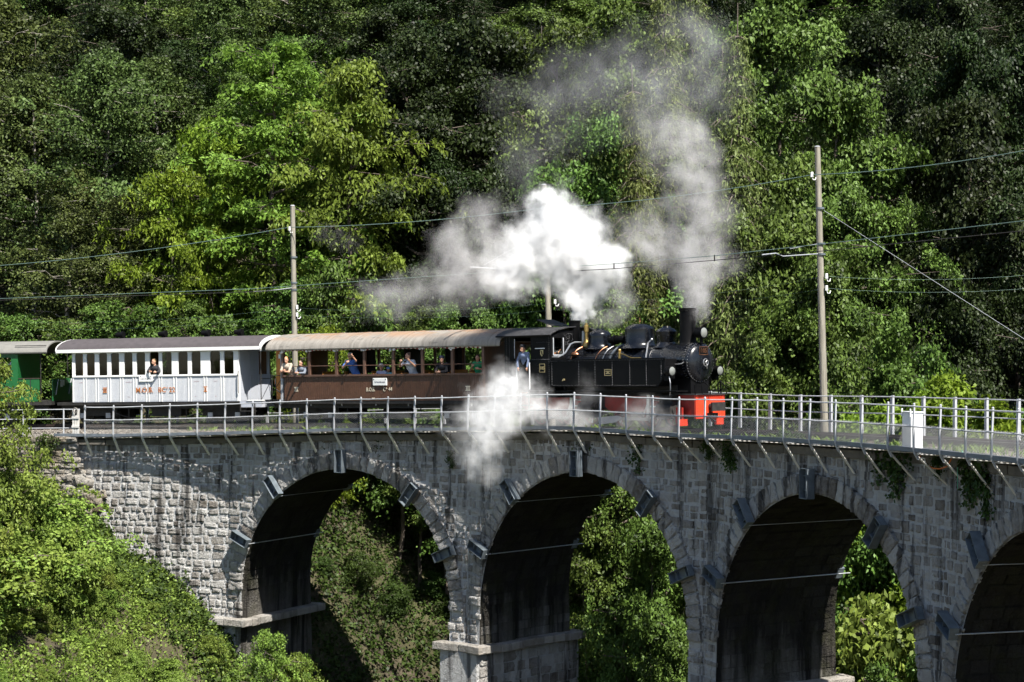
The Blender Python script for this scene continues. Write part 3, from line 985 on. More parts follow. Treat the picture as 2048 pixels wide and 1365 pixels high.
for off in (-0.36, 0.36, -1.02):
    b = MB(); strip(b, -1, 51, NT + off - 0.05, NT + off + 0.05, -0.11, -0.01 if off > -1 else 0.02, TV, 0.8, zt); b.build('guard_rail' if off > -1 else 'guard_timber', M['rail_steel'] if off > -1 else M['sleeper'], trk)
b = MB(); b.box(-0.11, 0.11, -0.92, 0.92, -0.16, 0.0); slm = b.mesh('sleeper', M['sleeper'])
for k in range(112):
    s_ = -24.5 + 0.67 * k
    o = lnk(bpy.data.objects.new('sleeper', slm), trk); o.location = PT(s_, NT + random.uniform(-0.04, 0.04), zt(s_) - 0.105) - TV; o.rotation_euler = (0, 0, -heading(s_) + random.uniform(-0.02, 0.02))

# ------------------------------------------------------------------ rubble retaining wall left of the viaduct
rw = empty('retaining_wall', PT(-5, 0.4, -6))
tag(rw, 'brown rubble retaining wall below the embankment left of the arches', 'wall')
b = MB()
RWV = Vector(rw.location)
for i in range(24):
    s0_, s1_ = -14 + i * 0.56, -14 + (i + 1) * 0.56
    q = []
    for s_ in (s0_, s1_):
        for n_, z_ in ((-0.05, -8.5), (0.30, zt(s_) - 0.42), (1.1, zt(s_) - 0.40), (1.1, -8.5)): q.append(cv(s_, n_ , z_, RWV))
    b.add(q, [(0, 4, 5, 1), (1, 5, 6, 2), (2, 6, 7, 3)] + ([(4, 7, 6, 5)] if i == 23 else []))
b.build('wall_core', M['rubble'], rw)
rs_ = Stones(); random.seed(9)
zz = -3.50
while zz > -7.0:
    h = random.uniform(0.2, 0.34); s = -13.8
    while s < -0.7:
        w = random.uniform(0.3, 0.8); sm = s + w / 2; zm = zz - h / 2
        if zz < zt(sm) - 0.36:
            n_ = float(np.interp(zm, (-8.5, -3.4), (-0.05, 0.30)))
            x, y = P(sm, n_ + 0.02)
            if gz(x, y - 0.4) < zm + 0.3: rs_.put(Vector((x, y, zm)), heading(sm), w - 0.04, h - 0.03, random.uniform(0.08, 0.16), random.uniform(-0.08, 0.08))
        s += w
    zz -= h
rs_.build('rubble_stone', 'rubble_stones', M['rubble'], rw, 300)
# fallen-in buttress of rubble where the wall meets the viaduct
bt = Stones()
for k in range(46):
    z_ = -4.9 - 1.6 * random.random(); s_ = -1.2 + 1.7 * random.random() - 0.5 * (-(z_ + 4.9) / 1.6 < 0.3)
    x, y = P(s_, 0.55 - 0.35 * random.random() - 0.25 * (-(z_ + 4.9)))
    bt.put(Vector((x, y, z_)), heading(s_) + random.uniform(-0.5, 0.5), random.uniform(0.3, 0.6), random.uniform(0.22, 0.4), random.uniform(0.15, 0.3), random.uniform(-0.3, 0.3))
bt.build('buttress_stone', 'buttress_stones', M['rubble'], rw, 300)
# ------------------------------------------------------------------ lettering
def text_part(txt, size, M4, m, parent, name='lettering', extrude=0.004, align='CENTER', sx=1.0, bold=0.012):
    c = bpy.data.curves.new('t', 'FONT'); c.body = txt; c.size = size; c.extrude = extrude; c.align_x = align; c.align_y = 'CENTER'
    c.resolution_u = 3; c.offset = size * bold
    o = bpy.data.objects.new('t', c); C.objects.link(o)
    bpy.context.view_layer.update()
    me = bpy.data.meshes.new_from_object(o.evaluated_get(bpy.context.evaluated_depsgraph_get()))
    bpy.data.objects.remove(o); bpy.data.curves.remove(c)
    me.name = name
    me.transform(M4 @ Matrix.Diagonal((sx, 1, 1, 1)))
    me.materials.clear(); me.materials.append(m)
    q = lnk(bpy.data.objects.new(name, me), parent)
    return q
SIDE = Matrix.Rotation(PI / 2, 4, 'X')                      # reads from the near side (-y)
def side_at(x, y, z): return Matrix.Translation((x, y, z)) @ SIDE
def front_at(x, y, z): return Matrix.Translation((x, y, z)) @ Matrix.Rotation(PI / 2, 4, 'Z') @ SIDE

def vehicle(name, sc_, b_):
    p0 = Vector((*P(sc_ - b_, NT), zt(sc_ - b_))); p1 = Vector((*P(sc_ + b_, NT), zt(sc_ + b_)))
    d = p1 - p0; a = math.atan2(-d.y, d.x); g = math.atan2(d.z, math.hypot(d.x, d.y))
    return empty(name, (p0 + p1) / 2, (0, -g, -a))

SEP = {'beam_side', 'lamp_iron', 'inner_partition', 'angle_iron', 'notice', 'partition', 'corner_post', 'eave_trim', 'underframe', 'lower_wall', 'side_lining', 'slide_bar', 'steps', 'cab_step', 'end_door_frame', 'door_panel', 'eave_beam', 'fixing_lug', 'platform_fascia', 'valance'}
def bx(name, m, parent, *boxes, bevel=0.0):
    if name in SEP and len(boxes) > 1:
        for q in boxes: o = bx(name, m, parent, q, bevel=bevel)
        return o
    b = MB()
    for q in boxes: b.box(*q)
    return b.build(name, m, parent, bevel=bevel)

# ================================================================== steam locomotive
lo = vehicle('steam_locomotive', 21.7, 2.2)
tag(lo, 'black tank steam locomotive with red frames and buffer beam', 'locomotive')
BK, SAT, RED, BRT = M['black_paint'], M['black_satin'], M['loco_red'], M['bright_steel']
BZ = 2.12
# boiler and smokebox
b = MB(); b.lathe([(0.0, -1.9), (0.58, -1.9), (0.58, 2.25)], (0, 0, BZ), 'x', 40); boil = b.build('boiler', BK, lo, True)
for x in (-1.15, -0.35, 0.55, 1.7):
    b = MB(); b.lathe([(0.585, x - 0.03), (0.592, x - 0.03), (0.592, x + 0.03), (0.585, x + 0.03)], (0, 0, BZ), 'x', 40); b.build('boiler_band', BK, boil, True)
b = MB(); b.lathe([(0.58, 2.2), (0.625, 2.2), (0.63, 2.24), (0.63, 3.78), (0.645, 3.80), (0.645, 3.88), (0.60, 3.90)], (0, 0, BZ), 'x', 44); smk = b.build('smokebox', BK, lo, True)
b = MB()
for x in (2.30, 3.70, 3.76):
    for k in range(44):
        a = 2 * PI * k / 44
        b.sphere((x, 0.632 * math.sin(a), BZ + 0.632 * math.cos(a)), 0.013, 5, 4)
for k in range(40):
    a = 2 * PI * k / 40
    b.sphere((3.895, 0.615 * math.sin(a), BZ + 0.615 * math.cos(a)), 0.013, 5, 4)
r_ = b.build('rivets', M['rivet'], smk); r_['kind'] = 'stuff'
b = MB(); b.lathe([(0.60, 3.89), (0.58, 3.93), (0.50, 3.985), (0.36, 4.03), (0.18, 4.055), (0.0, 4.06)], (0, 0, BZ), 'x', 40); dr = b.build('smokebox_door', BK, lo, True)
b = MB()
b.tube([(4.13, 0.115 * math.cos(t * PI / 9), BZ + 0.115 * math.sin(t * PI / 9)) for t in range(18)], 0.014, 6, closed=True)
for k in range(4):
    a = PI / 4 + k * PI / 2; b.cyl((4.12, 0, BZ), (4.12, 0.11 * math.cos(a), BZ + 0.11 * math.sin(a)), 0.009, seg=5)
b.cyl((4.05, 0, BZ), (4.15, 0, BZ), 0.022, seg=8); b.cyl((4.16, 0, BZ), (4.16, 0.03, BZ - 0.2), 0.009, seg=5)
b.build('door_wheel', BRT, dr, True)
pl = bx('number_plate', SAT, dr, (4.035, 4.05, -0.19, 0.19, 2.37, 2.62)); 
b = MB()
for q in ((-0.195, 0.195, 2.61, 2.63), (-0.195, 0.195, 2.36, 2.38), (-0.195, -0.178, 2.38, 2.61), (0.178, 0.195, 2.38, 2.61)): b.box(4.045, 4.056, q[0], q[1], q[2], q[3])
b.build('plate_border', M['copper'], dr)
text_part('105', 0.19, front_at(4.056, 0, 2.495), M['copper'], dr)
# chimney and domes
b = MB(); b.lathe([(0.33, 2.66), (0.285, 2.72), (0.265, 2.80), (0.255, 3.2), (0.262, 3.78), (0.295, 3.80), (0.30, 3.87), (0.265, 3.875), (0.235, 3.86), (0.225, 3.3), (0.225, 2.7)], (3.38, 0, 0), 'z', 32); b.build('chimney', M['black_satin'], lo, True)
def dome(name, x, r, z1, cap, base=2.60, waist=None):
    b = MB(); w = waist or r
    prof = [(r * 1.35, base + 0.02), (r * 1.12, base + 0.10), (w, base + 0.2), (r * (1.0 if waist is None else 1.03), z1 - 0.17), (r * 1.0 if waist is None else r * 1.06, z1 - 0.1), (r * 0.9, z1 - 0.04), (r * 0.6, z1 + cap * 0.6), (r * 0.25, z1 + cap), (0.0, z1 + cap)]
    b.lathe(prof, (x, 0, 0), 'z', 34); return b.build(name, BK, lo, True)
sdm = dome('steam_dome', 1.23, 0.50, 3.36, 0.07)
rdm = dome('rear_dome', -0.66, 0.39, 3.22, 0.06)
snd = dome('sand_dome', 2.43, 0.34, 3.24, 0.04, waist=0.29)
b = MB(); b.cyl((2.43, 0, 3.25), (2.43, 0, 3.32), 0.16, 0.13, 16); b.build('dome_lid', BK, snd, True)
b = MB(); b.cyl((-0.66, 0, 3.25), (-0.66, 0, 3.32), 0.15, 0.13, 16); b.build('dome_lid', BK, rdm, True)
b = MB(); b.cyl((1.23, 0, 3.4), (1.23, 0, 3.62), 0.012, seg=6); b.sphere((1.23, 0, 3.5), 0.03, 8, 5); b.build('dome_finial', M['copper'], sdm)
b = MB(); b.lathe([(0.17, 2.72), (0.19, 2.8), (0.195, 3.56), (0.215, 3.57), (0.215, 3.62), (0.18, 3.62), (0.17, 3.2), (0.17, 2.8)], (-1.89, 0, 0), 'z', 24); b.build('exhaust_stack', M['black_satin'], lo, True)
b = MB(); b.lathe([(0.16, 2.72), (0.12, 2.86), (0.07, 2.95), (0.055, 3.05), (0.06, 3.2), (0.085, 3.22), (0.085, 3.42), (0.06, 3.44), (0.05, 3.52), (0.0, 3.53)], (-1.31, 0, 0), 'z', 18); b.build('whistle', M['brass'], lo, True)
b = MB(); b.lathe([(0.06, 2.72), (0.05, 3.25), (0.0, 3.26)], (-1.52, 0.05, 0), 'z', 12); b.build('safety_valve', BRT, lo, True)
# air pump and pipes on top
b = MB(); b.cyl((-0.1, -0.08, 2.92), (0.62, -0.08, 2.92), 0.11, seg=14); b.cyl((0.1, -0.08, 2.92), (0.2, -0.08, 2.92), 0.16, seg=14); b.cyl((-0.1, 0.1, 2.98), (0.5, 0.1, 2.98), 0.08, seg=12)
for x in (-0.05, 0.5): b.cyl((x, 0, 2.6), (x, 0, 2.95), 0.05, seg=8)
b.build('generator', SAT, lo, True)
def arc_pipe(x0, x1, a0, a1, rr, r, m, name='pipe'):
    b = MB(); b.tube([(x0 + (x1 - x0) * t / 8, -rr * math.sin(a0 + (a1 - a0) * t / 8), BZ + rr * math.cos(a0 + (a1 - a0) * t / 8)) for t in range(9)], r, 6, 0)
    return b.build(name, m, lo, True)
arc_pipe(-1.35, -1.5, 0.25, 1.35, 0.605, 0.013, M['copper'])
arc_pipe(-0.12, -0.3, 0.15, 1.35, 0.605, 0.013, M['copper'])
arc_pipe(0.18, 0.05, 0.15, 1.35, 0.61, 0.014, BRT)
arc_pipe(0.62, 0.42, 0.1, 1.3, 0.64, 0.038, M['steel_blue'])
arc_pipe(1.85, 1.80, 0.5, 1.35, 0.605, 0.010, SAT)
b = MB(); b.tube([(2.05, -0.35, 2.85), (2.0, -0.42, 2.78), (2.12, -0.66, 2.30)], 0.028, 6); b.sphere((2.08, -0.33, 2.89), 0.05, 8, 5); b.build('sand_pipe', BRT, lo, True)
b = MB(); b.cyl((1.02, -0.75, 2.27), (1.02, -0.75, 2.52), 0.045, 0.04, 10); b.sphere((1.02, -0.75, 2.55), 0.06, 10, 6); b.tube([(1.02, -0.75, 2.45), (1.25, -0.8, 2.42), (1.5, -0.7, 2.30), (1.9, -0.66, 2.30)], 0.018, 6); b.build('feed_valve', M['brass'], lo, True)
b = MB(); b.tube([(-1.75, -0.66, 2.42), (0.9, -0.66, 2.42)], 0.014, 6); b.build('boiler_handrail', SAT, lo)
b = MB(); b.tube([(-2.0, -1.13, 2.37), (-1.55, -1.1, 2.37), (-1.42, -0.9, 2.5), (-1.36, -0.7, 2.8), (-1.25, -0.6, 2.86), (-1.0, -0.55, 2.86)], 0.032, 8); b.build('injector_pipe', BRT, lo, True)
b = MB(); b.sphere((-1.35, -0.52, 2.46), (0.16, 0.1, 0.09), 10, 6); b.build('steam_fitting', M['copper'], lo, True)
# smokebox handrail
b = MB(); b.tube([(2.95, -0.66, 2.10), (2.92, -0.72, 2.07), (3.6, -0.72, 2.07), (3.75, -0.70, 2.09), (3.80, -0.66, 2.14)], 0.02, 6); b.build('handrail', BRT, lo, True)
# side tanks with rivets
for sg in (-1, 1):
    b = MB()
    y0, y1 = (-1.2, -0.66) if sg < 0 else (0.66, 1.2)
    b.prism([(-1.84, 1.38), (3.18, 1.38), (3.42, 1.62), (3.50, 2.255), (-1.84, 2.275)], y0, y1, 'y')
    tk = b.build('side_tank', M['black_satin'], lo, bevel=0.02)
    if sg < 0:
        b = MB(); y = -1.205
        for k in range(74): b.sphere((-1.8 + k * 0.071, y, 2.235), 0.014, 5, 4)
        for x in (-1.76, -0.45, 0.32, 1.12, 1.92, 2.66, 3.32):
            for k in range(15):
                z_ = 1.44 + k * 0.055
                if x > 3.1 and z_ < 1.6: continue
                b.sphere((x, y, z_), 0.013, 5, 4)
        for k in range(66): b.sphere((-1.7 + k * 0.073, y, 1.41), 0.009, 5, 4)
        r_ = b.build('rivets', M['rivet'], tk); r_['kind'] = 'stuff'
        bx('tank_flange', SAT, tk, (-1.84, 3.5, -1.225, -1.2, 2.25, 2.285), (-1.6, 3.2, -1.21, -1.2, 1.37, 1.39))
        bx('tank_seam', SAT, tk, (-0.13, -0.11, -1.208, -1.2, 1.4, 2.25))
        p = bx('builder_plate', SAT, tk, (0.78, 1.08, -1.215, -1.2, 1.74, 1.93))
        b = MB()
        for q in ((0.77, 1.09, 1.925, 1.94), (0.77, 1.09, 1.73, 1.745), (0.77, 0.785, 1.745, 1.925), (1.075, 1.09, 1.745, 1.925), (0.82, 1.04, 1.865, 1.885), (0.83, 1.03, 1.79, 1.81), (0.88, 0.98, 1.825, 1.85)): b.box(q[0], q[1], -1.22, -1.215, q[2], q[3])
        b.build('plate_lettering', M['gold'], p)
        b = MB(); b.cyl((-1.15, -1.2, 1.60), (-1.15, -1.27, 1.60), 0.03, seg=8); b.tube([(-1.2, -1.26, 1.57), (-1.10, -1.26, 1.63)], 0.018, 6); b.build('tank_valve', M['gold'], tk)
# headlights
def lamp(x, y, z_, r, L, name='headlight'):
    b = MB(); b.lathe([(0.0, x - L), (r * 0.75, x - L), (r, x - L * 0.7), (r, x - 0.02), (r * 1.08, x - 0.02), (r * 1.08, x + 0.02), (r * 0.92, x + 0.02)], (0, y, z_), 'x', 22); h = b.build(name, SAT, lo, True)
    b = MB(); b.lathe([(r * 0.93, x + 0.004), (r * 0.7, x + 0.025), (r * 0.35, x + 0.04), (0.0, x + 0.045)], (0, y, z_), 'x', 20); b.build('lens', M['lens'], h, True)
    return h
h1 = lamp(3.72, -1.13, 1.86, 0.155, 0.26); bx('lamp_bracket', SAT, h1, (3.44, 3.6, -1.2, -1.05, 1.55, 1.72))
h2 = lamp(3.72, 1.13, 1.86, 0.155, 0.26); bx('lamp_bracket', SAT, h2, (3.44, 3.6, 1.05, 1.2, 1.55, 1.72))
h3 = lamp(4.06, 0, 3.08, 0.175, 0.34); b = MB(); b.cyl((3.95, 0, 2.72), (3.95, 0, 2.93), 0.05, seg=8); b.box(3.5, 4.1, -0.04, 0.04, 2.70, 2.735); b.build('lamp_bracket', SAT, h3)
b = MB(); b.tube([(3.66, -1.2, 1.68), (3.72, -1.22, 1.5), (3.66, -1.15, 1.3), (3.5, -1.0, 1.12), (3.4, -0.9, 1.05)], 0.016, 6); b.build('lamp_cable', M['steel_grey'], lo, True)
# cab
cab = empty('cab'); cab.parent = lo
b = MB(); yN = -1.2
for y0, y1 in ((-1.2, -1.16), (1.16, 1.2)):
    b.box(-4.12, -1.84, y0, y1, 1.25, 2.29); b.box(-4.12, -3.68, y0, y1, 2.29, 3.12); b.box(-2.82, -1.84, y0, y1, 2.29, 3.12); b.box(-3.68, -2.82, y0, y1, 3.05, 3.12)
b.box(-4.16, -4.12, -1.2, 1.2, 1.25, 2.3); b.box(-4.16, -4.12, -1.2, -0.75, 2.3, 3.12); b.box(-4.16, -4.12, 0.75, 1.2, 2.3, 3.12); b.box(-4.16, -4.12, -0.75, 0.75, 2.95, 3.12)
# front wall with two windows
b.box(-1.84, -1.80, -1.2, 1.2, 2.2, 2.44)
for y0, y1 in ((-1.2, -1.10), (-0.62, 0.62), (1.10, 1.2)): b.box(-1.84, -1.80, y0, y1, 2.44, 3.02)
b.box(-1.84, -1.80, -1.2, 1.2, 3.02, 3.16); b.box(-1.84, -1.80, -0.9, 0.9, 3.16, 3.28)
b.build('cab_wall', M['black_satin'], lo)
for y0, y1 in ((-1.10, -0.62), (0.62, 1.10)):
    w = bx('cab_window', M['glass'], lo, (-1.825, -1.815, y0, y1, 2.44, 3.02))
    b = MB(); b.box(-1.80, -1.785, y0 - 0.01, y0 + 0.025, 2.43, 3.03); b.box(-1.80, -1.785, y1 - 0.03, y1 + 0.012, 2.43, 3.03); b.box(-1.80, -1.785, y0 + 0.025, y1 - 0.03, 2.42, 2.46); b.build('window_frame', M['steel_grey'], w)
b = MB(); b.box(-4.1, -1.85, -1.15, 1.15, 1.25, 1.30); b.box(-1.95, -1.86, -0.6, 0.6, 1.3, 2.5); b.build('cab_floor', SAT, lo)
b = MB()
prof = [(-1.30, 3.12), (-1.22, 3.20), (-0.9, 3.32), (-0.45, 3.40), (0, 3.43), (0.45, 3.40), (0.9, 3.32), (1.22, 3.20), (1.30, 3.12)]
poly = prof + [(y, z_ - 0.035) for y, z_ in prof[::-1]]
b.prism(poly, -4.5, -1.72, 'x'); rf = b.build('cab_roof', M['sooty'], lo, True)
b = MB(); b.tube([(-4.5, -1.30, 3.11), (-1.72, -1.30, 3.11)], 0.022, 6); b.build('roof_gutter', SAT, rf)
b = MB(); Mh = Matrix.Translation((-3.0, 0.0, 3.44)) @ Matrix.Rotation(R_(16), 4, 'Y'); b.box(-0.42, 0.42, -0.4, 0.4, 0.06, 0.085, 0, Mh @ Matrix.Translation((0, 0, 0.06))); b.box(-0.02, 0.02, -0.02, 0.02, -0.02, 0.12, 0, Mh); b.build('roof_hatch', M['sooty'], rf)
for x in (-3.5, -2.84):
    b = MB(); b.cyl((x, -1.24, 1.28), (x, -1.24, 2.20), 0.02, seg=8); b.cyl((x, -1.24, 2.18), (x, -1.19, 2.18), 0.015, seg=6); b.build('cab_handrail', M['white_box'], lo)
b = MB(); b.cyl((-3.62, -1.215, 2.35), (-3.62, -1.215, 3.02), 0.014, seg=6); b.build('window_bar', M['steel_grey'], lo)
bx('grab_rail', M['white_box'], lo, (-2.56, -2.08, -1.235, -1.215, 2.66, 2.685))
b = MB()
for x in (-4.05, -3.9, -1.9):
    for k in range(28): b.sphere((x, -1.203, 1.3 + k * 0.065), 0.009, 5, 4)
for k in range(30): b.sphere((-2.75 + k * 0.03, -1.203, 2.30), 0.008, 5, 4)
for k in range(9): b.sphere((-2.45, -1.203, 1.3 + k * 0.1), 0.008, 5, 4); b.sphere((-2.5 + 0.07 * k, -1.203, 2.88), 0.008, 5, 4)
for k in range(60): b.sphere((-1.795, random.uniform(-0.6, -0.05), random.uniform(2.75, 3.2)), 0.010, 5, 4)
r_ = b.build('cab_rivets', M['rivet'], lo); r_['kind'] = 'stuff'
p = bx('number_plate', SAT, lo, (-2.36, -2.10, -1.212, -1.2, 1.87, 2.14))
b = MB()
for q in ((-2.365, -2.095, 2.135, 2.15), (-2.365, -2.095, 1.86, 1.875), (-2.365, -2.35, 1.875, 2.135), (-2.11, -2.095, 1.875, 2.135)): b.box(q[0], q[1], -1.218, -1.212, q[2], q[3])
b.build('plate_border', M['gold'], p); text_part('105', 0.15, side_at(-2.23, -1.214, 2.0), M['gold'], p)
b = MB(); b.prism([(-2.32, 2.62), (-2.18, 2.62), (-2.18, 2.48), (-2.25, 2.40), (-2.32, 2.48)], -1.212, -1.2, 'y'); cr = b.build('crest', M['gold'], lo)
b = MB(); b.prism([(-2.30, 2.60), (-2.26, 2.60), (-2.20, 2.46), (-2.24, 2.44)], -1.217, -1.212, 'y'); b.build('crest_bend', SAT, cr)
bpy.data.objects.remove(cab)
# frames, wheels, motion
for sg in (-1, 1):
    y = sg * 0.62
    b = MB()
    for x0, x1 in ((-3.95, -0.3), (0.2, 3.9)):
        b.prism([(x0, 0.70), (x0 + 0.25, 0.55), (x1 - 0.25, 0.55), (x1, 0.70), (x1, 1.05), (x0, 1.05)], y - 0.02, y + 0.02, 'y')
    b.build('frame_plate', RED, lo)
    bx('running_board', SAT, lo, (-4.1, 3.9, min(sg * 0.6, sg * 1.15), max(sg * 0.6, sg * 1.15), 1.20, 1.235))
    bx('valance', SAT, lo, (-4.0, 3.1, sg * 0.95 - 0.012, sg * 0.95 + 0.012, 1.10, 1.20), (-3.3, -1.0, sg * 0.96 - 0.02, sg * 0.96 + 0.02, 1.0, 1.14))
WX = (-3.0, -1.6, 0.95, 2.25)
def wheel(x, y, r, m, m2, parent, spokes=10, name='wheel'):
    b = MB(); sg = 1 if y > 0 else -1
    b.lathe([(r - 0.06, y - 0.05), (r, y - 0.05), (r, y + 0.05), (r - 0.06, y + 0.05), (r - 0.06, y - 0.05)], (x, 0, r), 'y', 28)
    w = b.build(name, m2, parent, True)
    b = MB(); b.cyl((x, y - 0.05, r), (x, y + 0.05, r), 0.11, seg=14)
    b.lathe([(r - 0.10, y - 0.035), (r - 0.055, y - 0.035), (r - 0.055, y + 0.035), (r - 0.10, y + 0.035), (r - 0.10, y - 0.035)], (x, 0, r), 'y', 28)
    for k in range(spokes):
        a = 2 * PI * k / spokes; b.cyl((x, y, r), (x + (r - 0.08) * math.cos(a), y, r + (r - 0.08) * math.sin(a)), 0.026, 0.02, 6)
    b.build('spokes', m, w)
    return w
for x in WX:
    for sg in (-1, 1): wheel(x, sg * 0.53, 0.43, RED, M['under_dark'], lo)
    b = MB(); b.cyl((x, -0.6, 0.43), (x, 0.6, 0.43), 0.07, seg=10); b.build('axle', M['under_dark'], lo)
for sg in (-1, 1):
    y = sg * 0.74
    for xa, xb, cx in ((-3.0, -1.6, -0.35), (0.95, 2.25, 3.25)):
        bx('side_rod', BRT, lo, (xa - 0.1, xb + 0.1, y - 0.02, y + 0.02, 0.26, 0.36))
        b = MB(); b.tube([(xb, y - 0.05 * sg + 0.0, 0.31), (cx - 0.35, y, 0.55)], 0.03, 6); b.cyl((xb, y - 0.06, 0.31), (xb, y + 0.06, 0.31), 0.06, seg=10); b.build('connecting_rod', BRT, lo); b = MB(); b.cyl((xa, y - 0.05, 0.31), (xa, y + 0.05, 0.31), 0.06, seg=10); b.build('crank_pin', BRT, lo)
        b = MB(); b.cyl((cx - 0.33, y + sg * 0.1, 0.60), (cx + 0.33, y + sg * 0.1, 0.60), 0.27, seg=22); b.cyl((cx - 0.38, y + sg * 0.1, 0.60), (cx + 0.38, y + sg * 0.1, 0.60), 0.17, seg=16); b.box(cx - 0.28, cx + 0.28, min(y - 0.2, y + 0.2), max(y - 0.2, y + 0.2), 0.7, 1.08); b.build('cylinder', M['under_dark'], lo, True)
        bx('slide_bar', BRT, lo, (cx - 0.95, cx - 0.35, y - 0.03, y + 0.03, 0.70, 0.74), (cx - 0.95, cx - 0.35, y - 0.03, y + 0.03, 0.46, 0.50))
        b = MB(); b.prism([(cx - 1.02, 0.35), (cx - 0.9, 0.35), (cx - 0.86, 1.1), (cx - 0.98, 1.1)], y - 0.05, y + 0.0, 'y'); b.tube([(cx - 1.2, y, 0.4), (cx - 0.95, y + 0.02, 0.95), (cx - 0.4, y + 0.02, 0.9)], 0.025, 6); b.build('valve_gear', BRT, lo)
    b = MB(); b.prism([(0.15, 0.35), (0.3, 0.12), (1.0, 0.2), (1.3, 0.34), (1.1, 0.42)], sg * 0.95 - 0.02, sg * 0.95 + 0.02, 'y'); b.build('sand_guard', M['steel_grey'], lo)
bx('ash_pan', M['under_dark'], lo, (-3.9, 3.3, -0.45, 0.45, 0.62, 1.40))
# steps under the cab
for x in (-3.16,):
    bx('cab_step', SAT, lo, (x - 0.28, x + 0.28, -1.25, -1.0, 0.72, 0.75), (x - 0.28, x + 0.28, -1.3, -1.05, 0.4, 0.43), (x - 0.28, x - 0.25, -1.25, -1.2, 0.4, 1.25), (x + 0.25, x + 0.28, -1.25, -1.2, 0.4, 1.25))
# saddle, front deck, buffer beam
bx('smokebox_saddle', SAT, lo, (3.0, 3.86, -0.42, 0.42, 1.05, 1.62))
bx('front_deck', M['sooty'], lo, (3.2, 4.36, -0.72, 0.72, 1.09, 1.125))
bm_ = bx('buffer_beam', M['beam_red'], lo, (4.24, 4.30, -0.68, 0.68, 0.34, 1.085))
bx('beam_side', RED, bm_, (3.55, 4.24, -0.66, -0.62, 0.42, 1.085), (3.55, 4.24, 0.62, 0.66, 0.42, 1.085))
bx('angle_iron', M['beam_red'], bm_, (4.30, 4.315, -0.68, -0.54, 0.34, 1.085), (4.30, 4.315, 0.54, 0.68, 0.34, 1.085), (4.30, 4.315, -0.53, 0.53, 1.0, 1.085))
b = MB()
for y in (-0.61, 0.61):
    for k in range(8): b.sphere((4.318, y, 0.40 + k * 0.09), 0.016, 6, 4)
for k in range(11): b.sphere((4.318, -0.5 + k * 0.1, 1.045), 0.014, 6, 4)
r_ = b.build('rivets', M['loco_red'], bm_); r_['kind'] = 'stuff'
for y0, y1 in ((-1.05, -0.62), (0.64, 1.06)):
    bx('rail_guard', M['beam_red'], lo, (3.88, 3.91, y0, y1, 0.12, 0.33)); bx('guard_arm', RED, lo, (3.6, 3.88, (y0 + y1) / 2 - 0.04, (y0 + y1) / 2 + 0.04, 0.2, 0.7))
b = MB(); b.cyl((4.3, 0, 0.72), (4.62, 0, 0.72), 0.10, seg=12); b.box(4.62, 4.66, -0.32, 0.32, 0.58, 0.86); b.build('centre_buffer', M['under_dark'], lo)
b = MB(); b.box(4.3, 4.5, -0.14, 0.14, 0.40, 0.52); b.tube([(4.35, -0.2, 0.5), (4.55, -0.25, 0.35), (4.6, -0.1, 0.25)], 0.03, 6); b.build('coupling_hook', M['under_dark'], lo)
for y in (-0.34, 0.42):
    b = MB(); b.tube([(4.28, y, 1.12), (4.26, y, 1.45), (4.30, y + 0.06, 1.52), (4.4, y + 0.2, 1.35), (4.42, y + 0.24, 1.1)], 0.022, 6); b.build('brake_hose', SAT, lo, True)
bx('lamp_iron', SAT, lo, (4.2, 4.24, -0.62, -0.58, 1.12, 1.4), (4.2, 4.24, 0.58, 0.62, 1.12, 1.55))

# ================================================================== coaches
def bogie(parent, x, m):
    bg_ = bx('bogie', m, parent, (x - 0.95, x + 0.95, -0.86, -0.80, 0.34, 0.62), (x - 0.95, x + 0.95, 0.80, 0.86, 0.34, 0.62), (x - 0.15, x + 0.15, -0.86, 0.86, 0.45, 0.7))
    for dx in (-0.6, 0.6):
        for sg in (-1, 1):
            b = MB(); b.lathe([(0.0, sg * 0.53 - 0.06), (0.34, sg * 0.53 - 0.06), (0.34, sg * 0.53 + 0.06), (0.0, sg * 0.53 + 0.06)], (x + dx, 0, 0.34), 'y', 22); b.build('wheel', M['under_dark'], bg_, True)
        bx('axle_box', M['steel_grey'], bg_, (x + dx - 0.1, x + dx + 0.1, -0.93, -0.86, 0.26, 0.46))
def roof(parent, x0, x1, half, ze, zc, m, mtrim=None, name='roof', thick=0.05, droop=0.06):
    b = MB(); prof = []
    for k in range(13):
        t = -1 + 2 * k / 12
        prof.append((half * math.sin(t * PI / 2), ze + (zc - ze) * math.cos(t * PI / 2) ** 1.2))
    prof[0] = (-half, ze - droop); prof[-1] = (half, ze - droop)
    poly = prof + [(y * 0.985, z_ - thick) for y, z_ in prof[::-1]]
    b.prism(poly, x0, x1, 'x'); r = b.build(name, m, parent, True)
    if mtrim:
        b = MB(); pl_ = prof + [(y * 0.96, z_ - 0.13) for y, z_ in prof[::-1]]
        b.prism(pl_, x1, x1 + 0.05, 'x'); b.build('roof_end_trim', mtrim, r, True); b = MB(); b.prism(pl_, x0 - 0.05, x0, 'x'); b.build('roof_end_trim', mtrim, r, True)
        bx('eave_trim', mtrim, r, (x0, x1, -half - 0.03, -half + 0.02, ze - 0.13, ze + 0.0), (x0, x1, half - 0.02, half + 0.03, ze - 0.13, ze + 0.0))
    return r

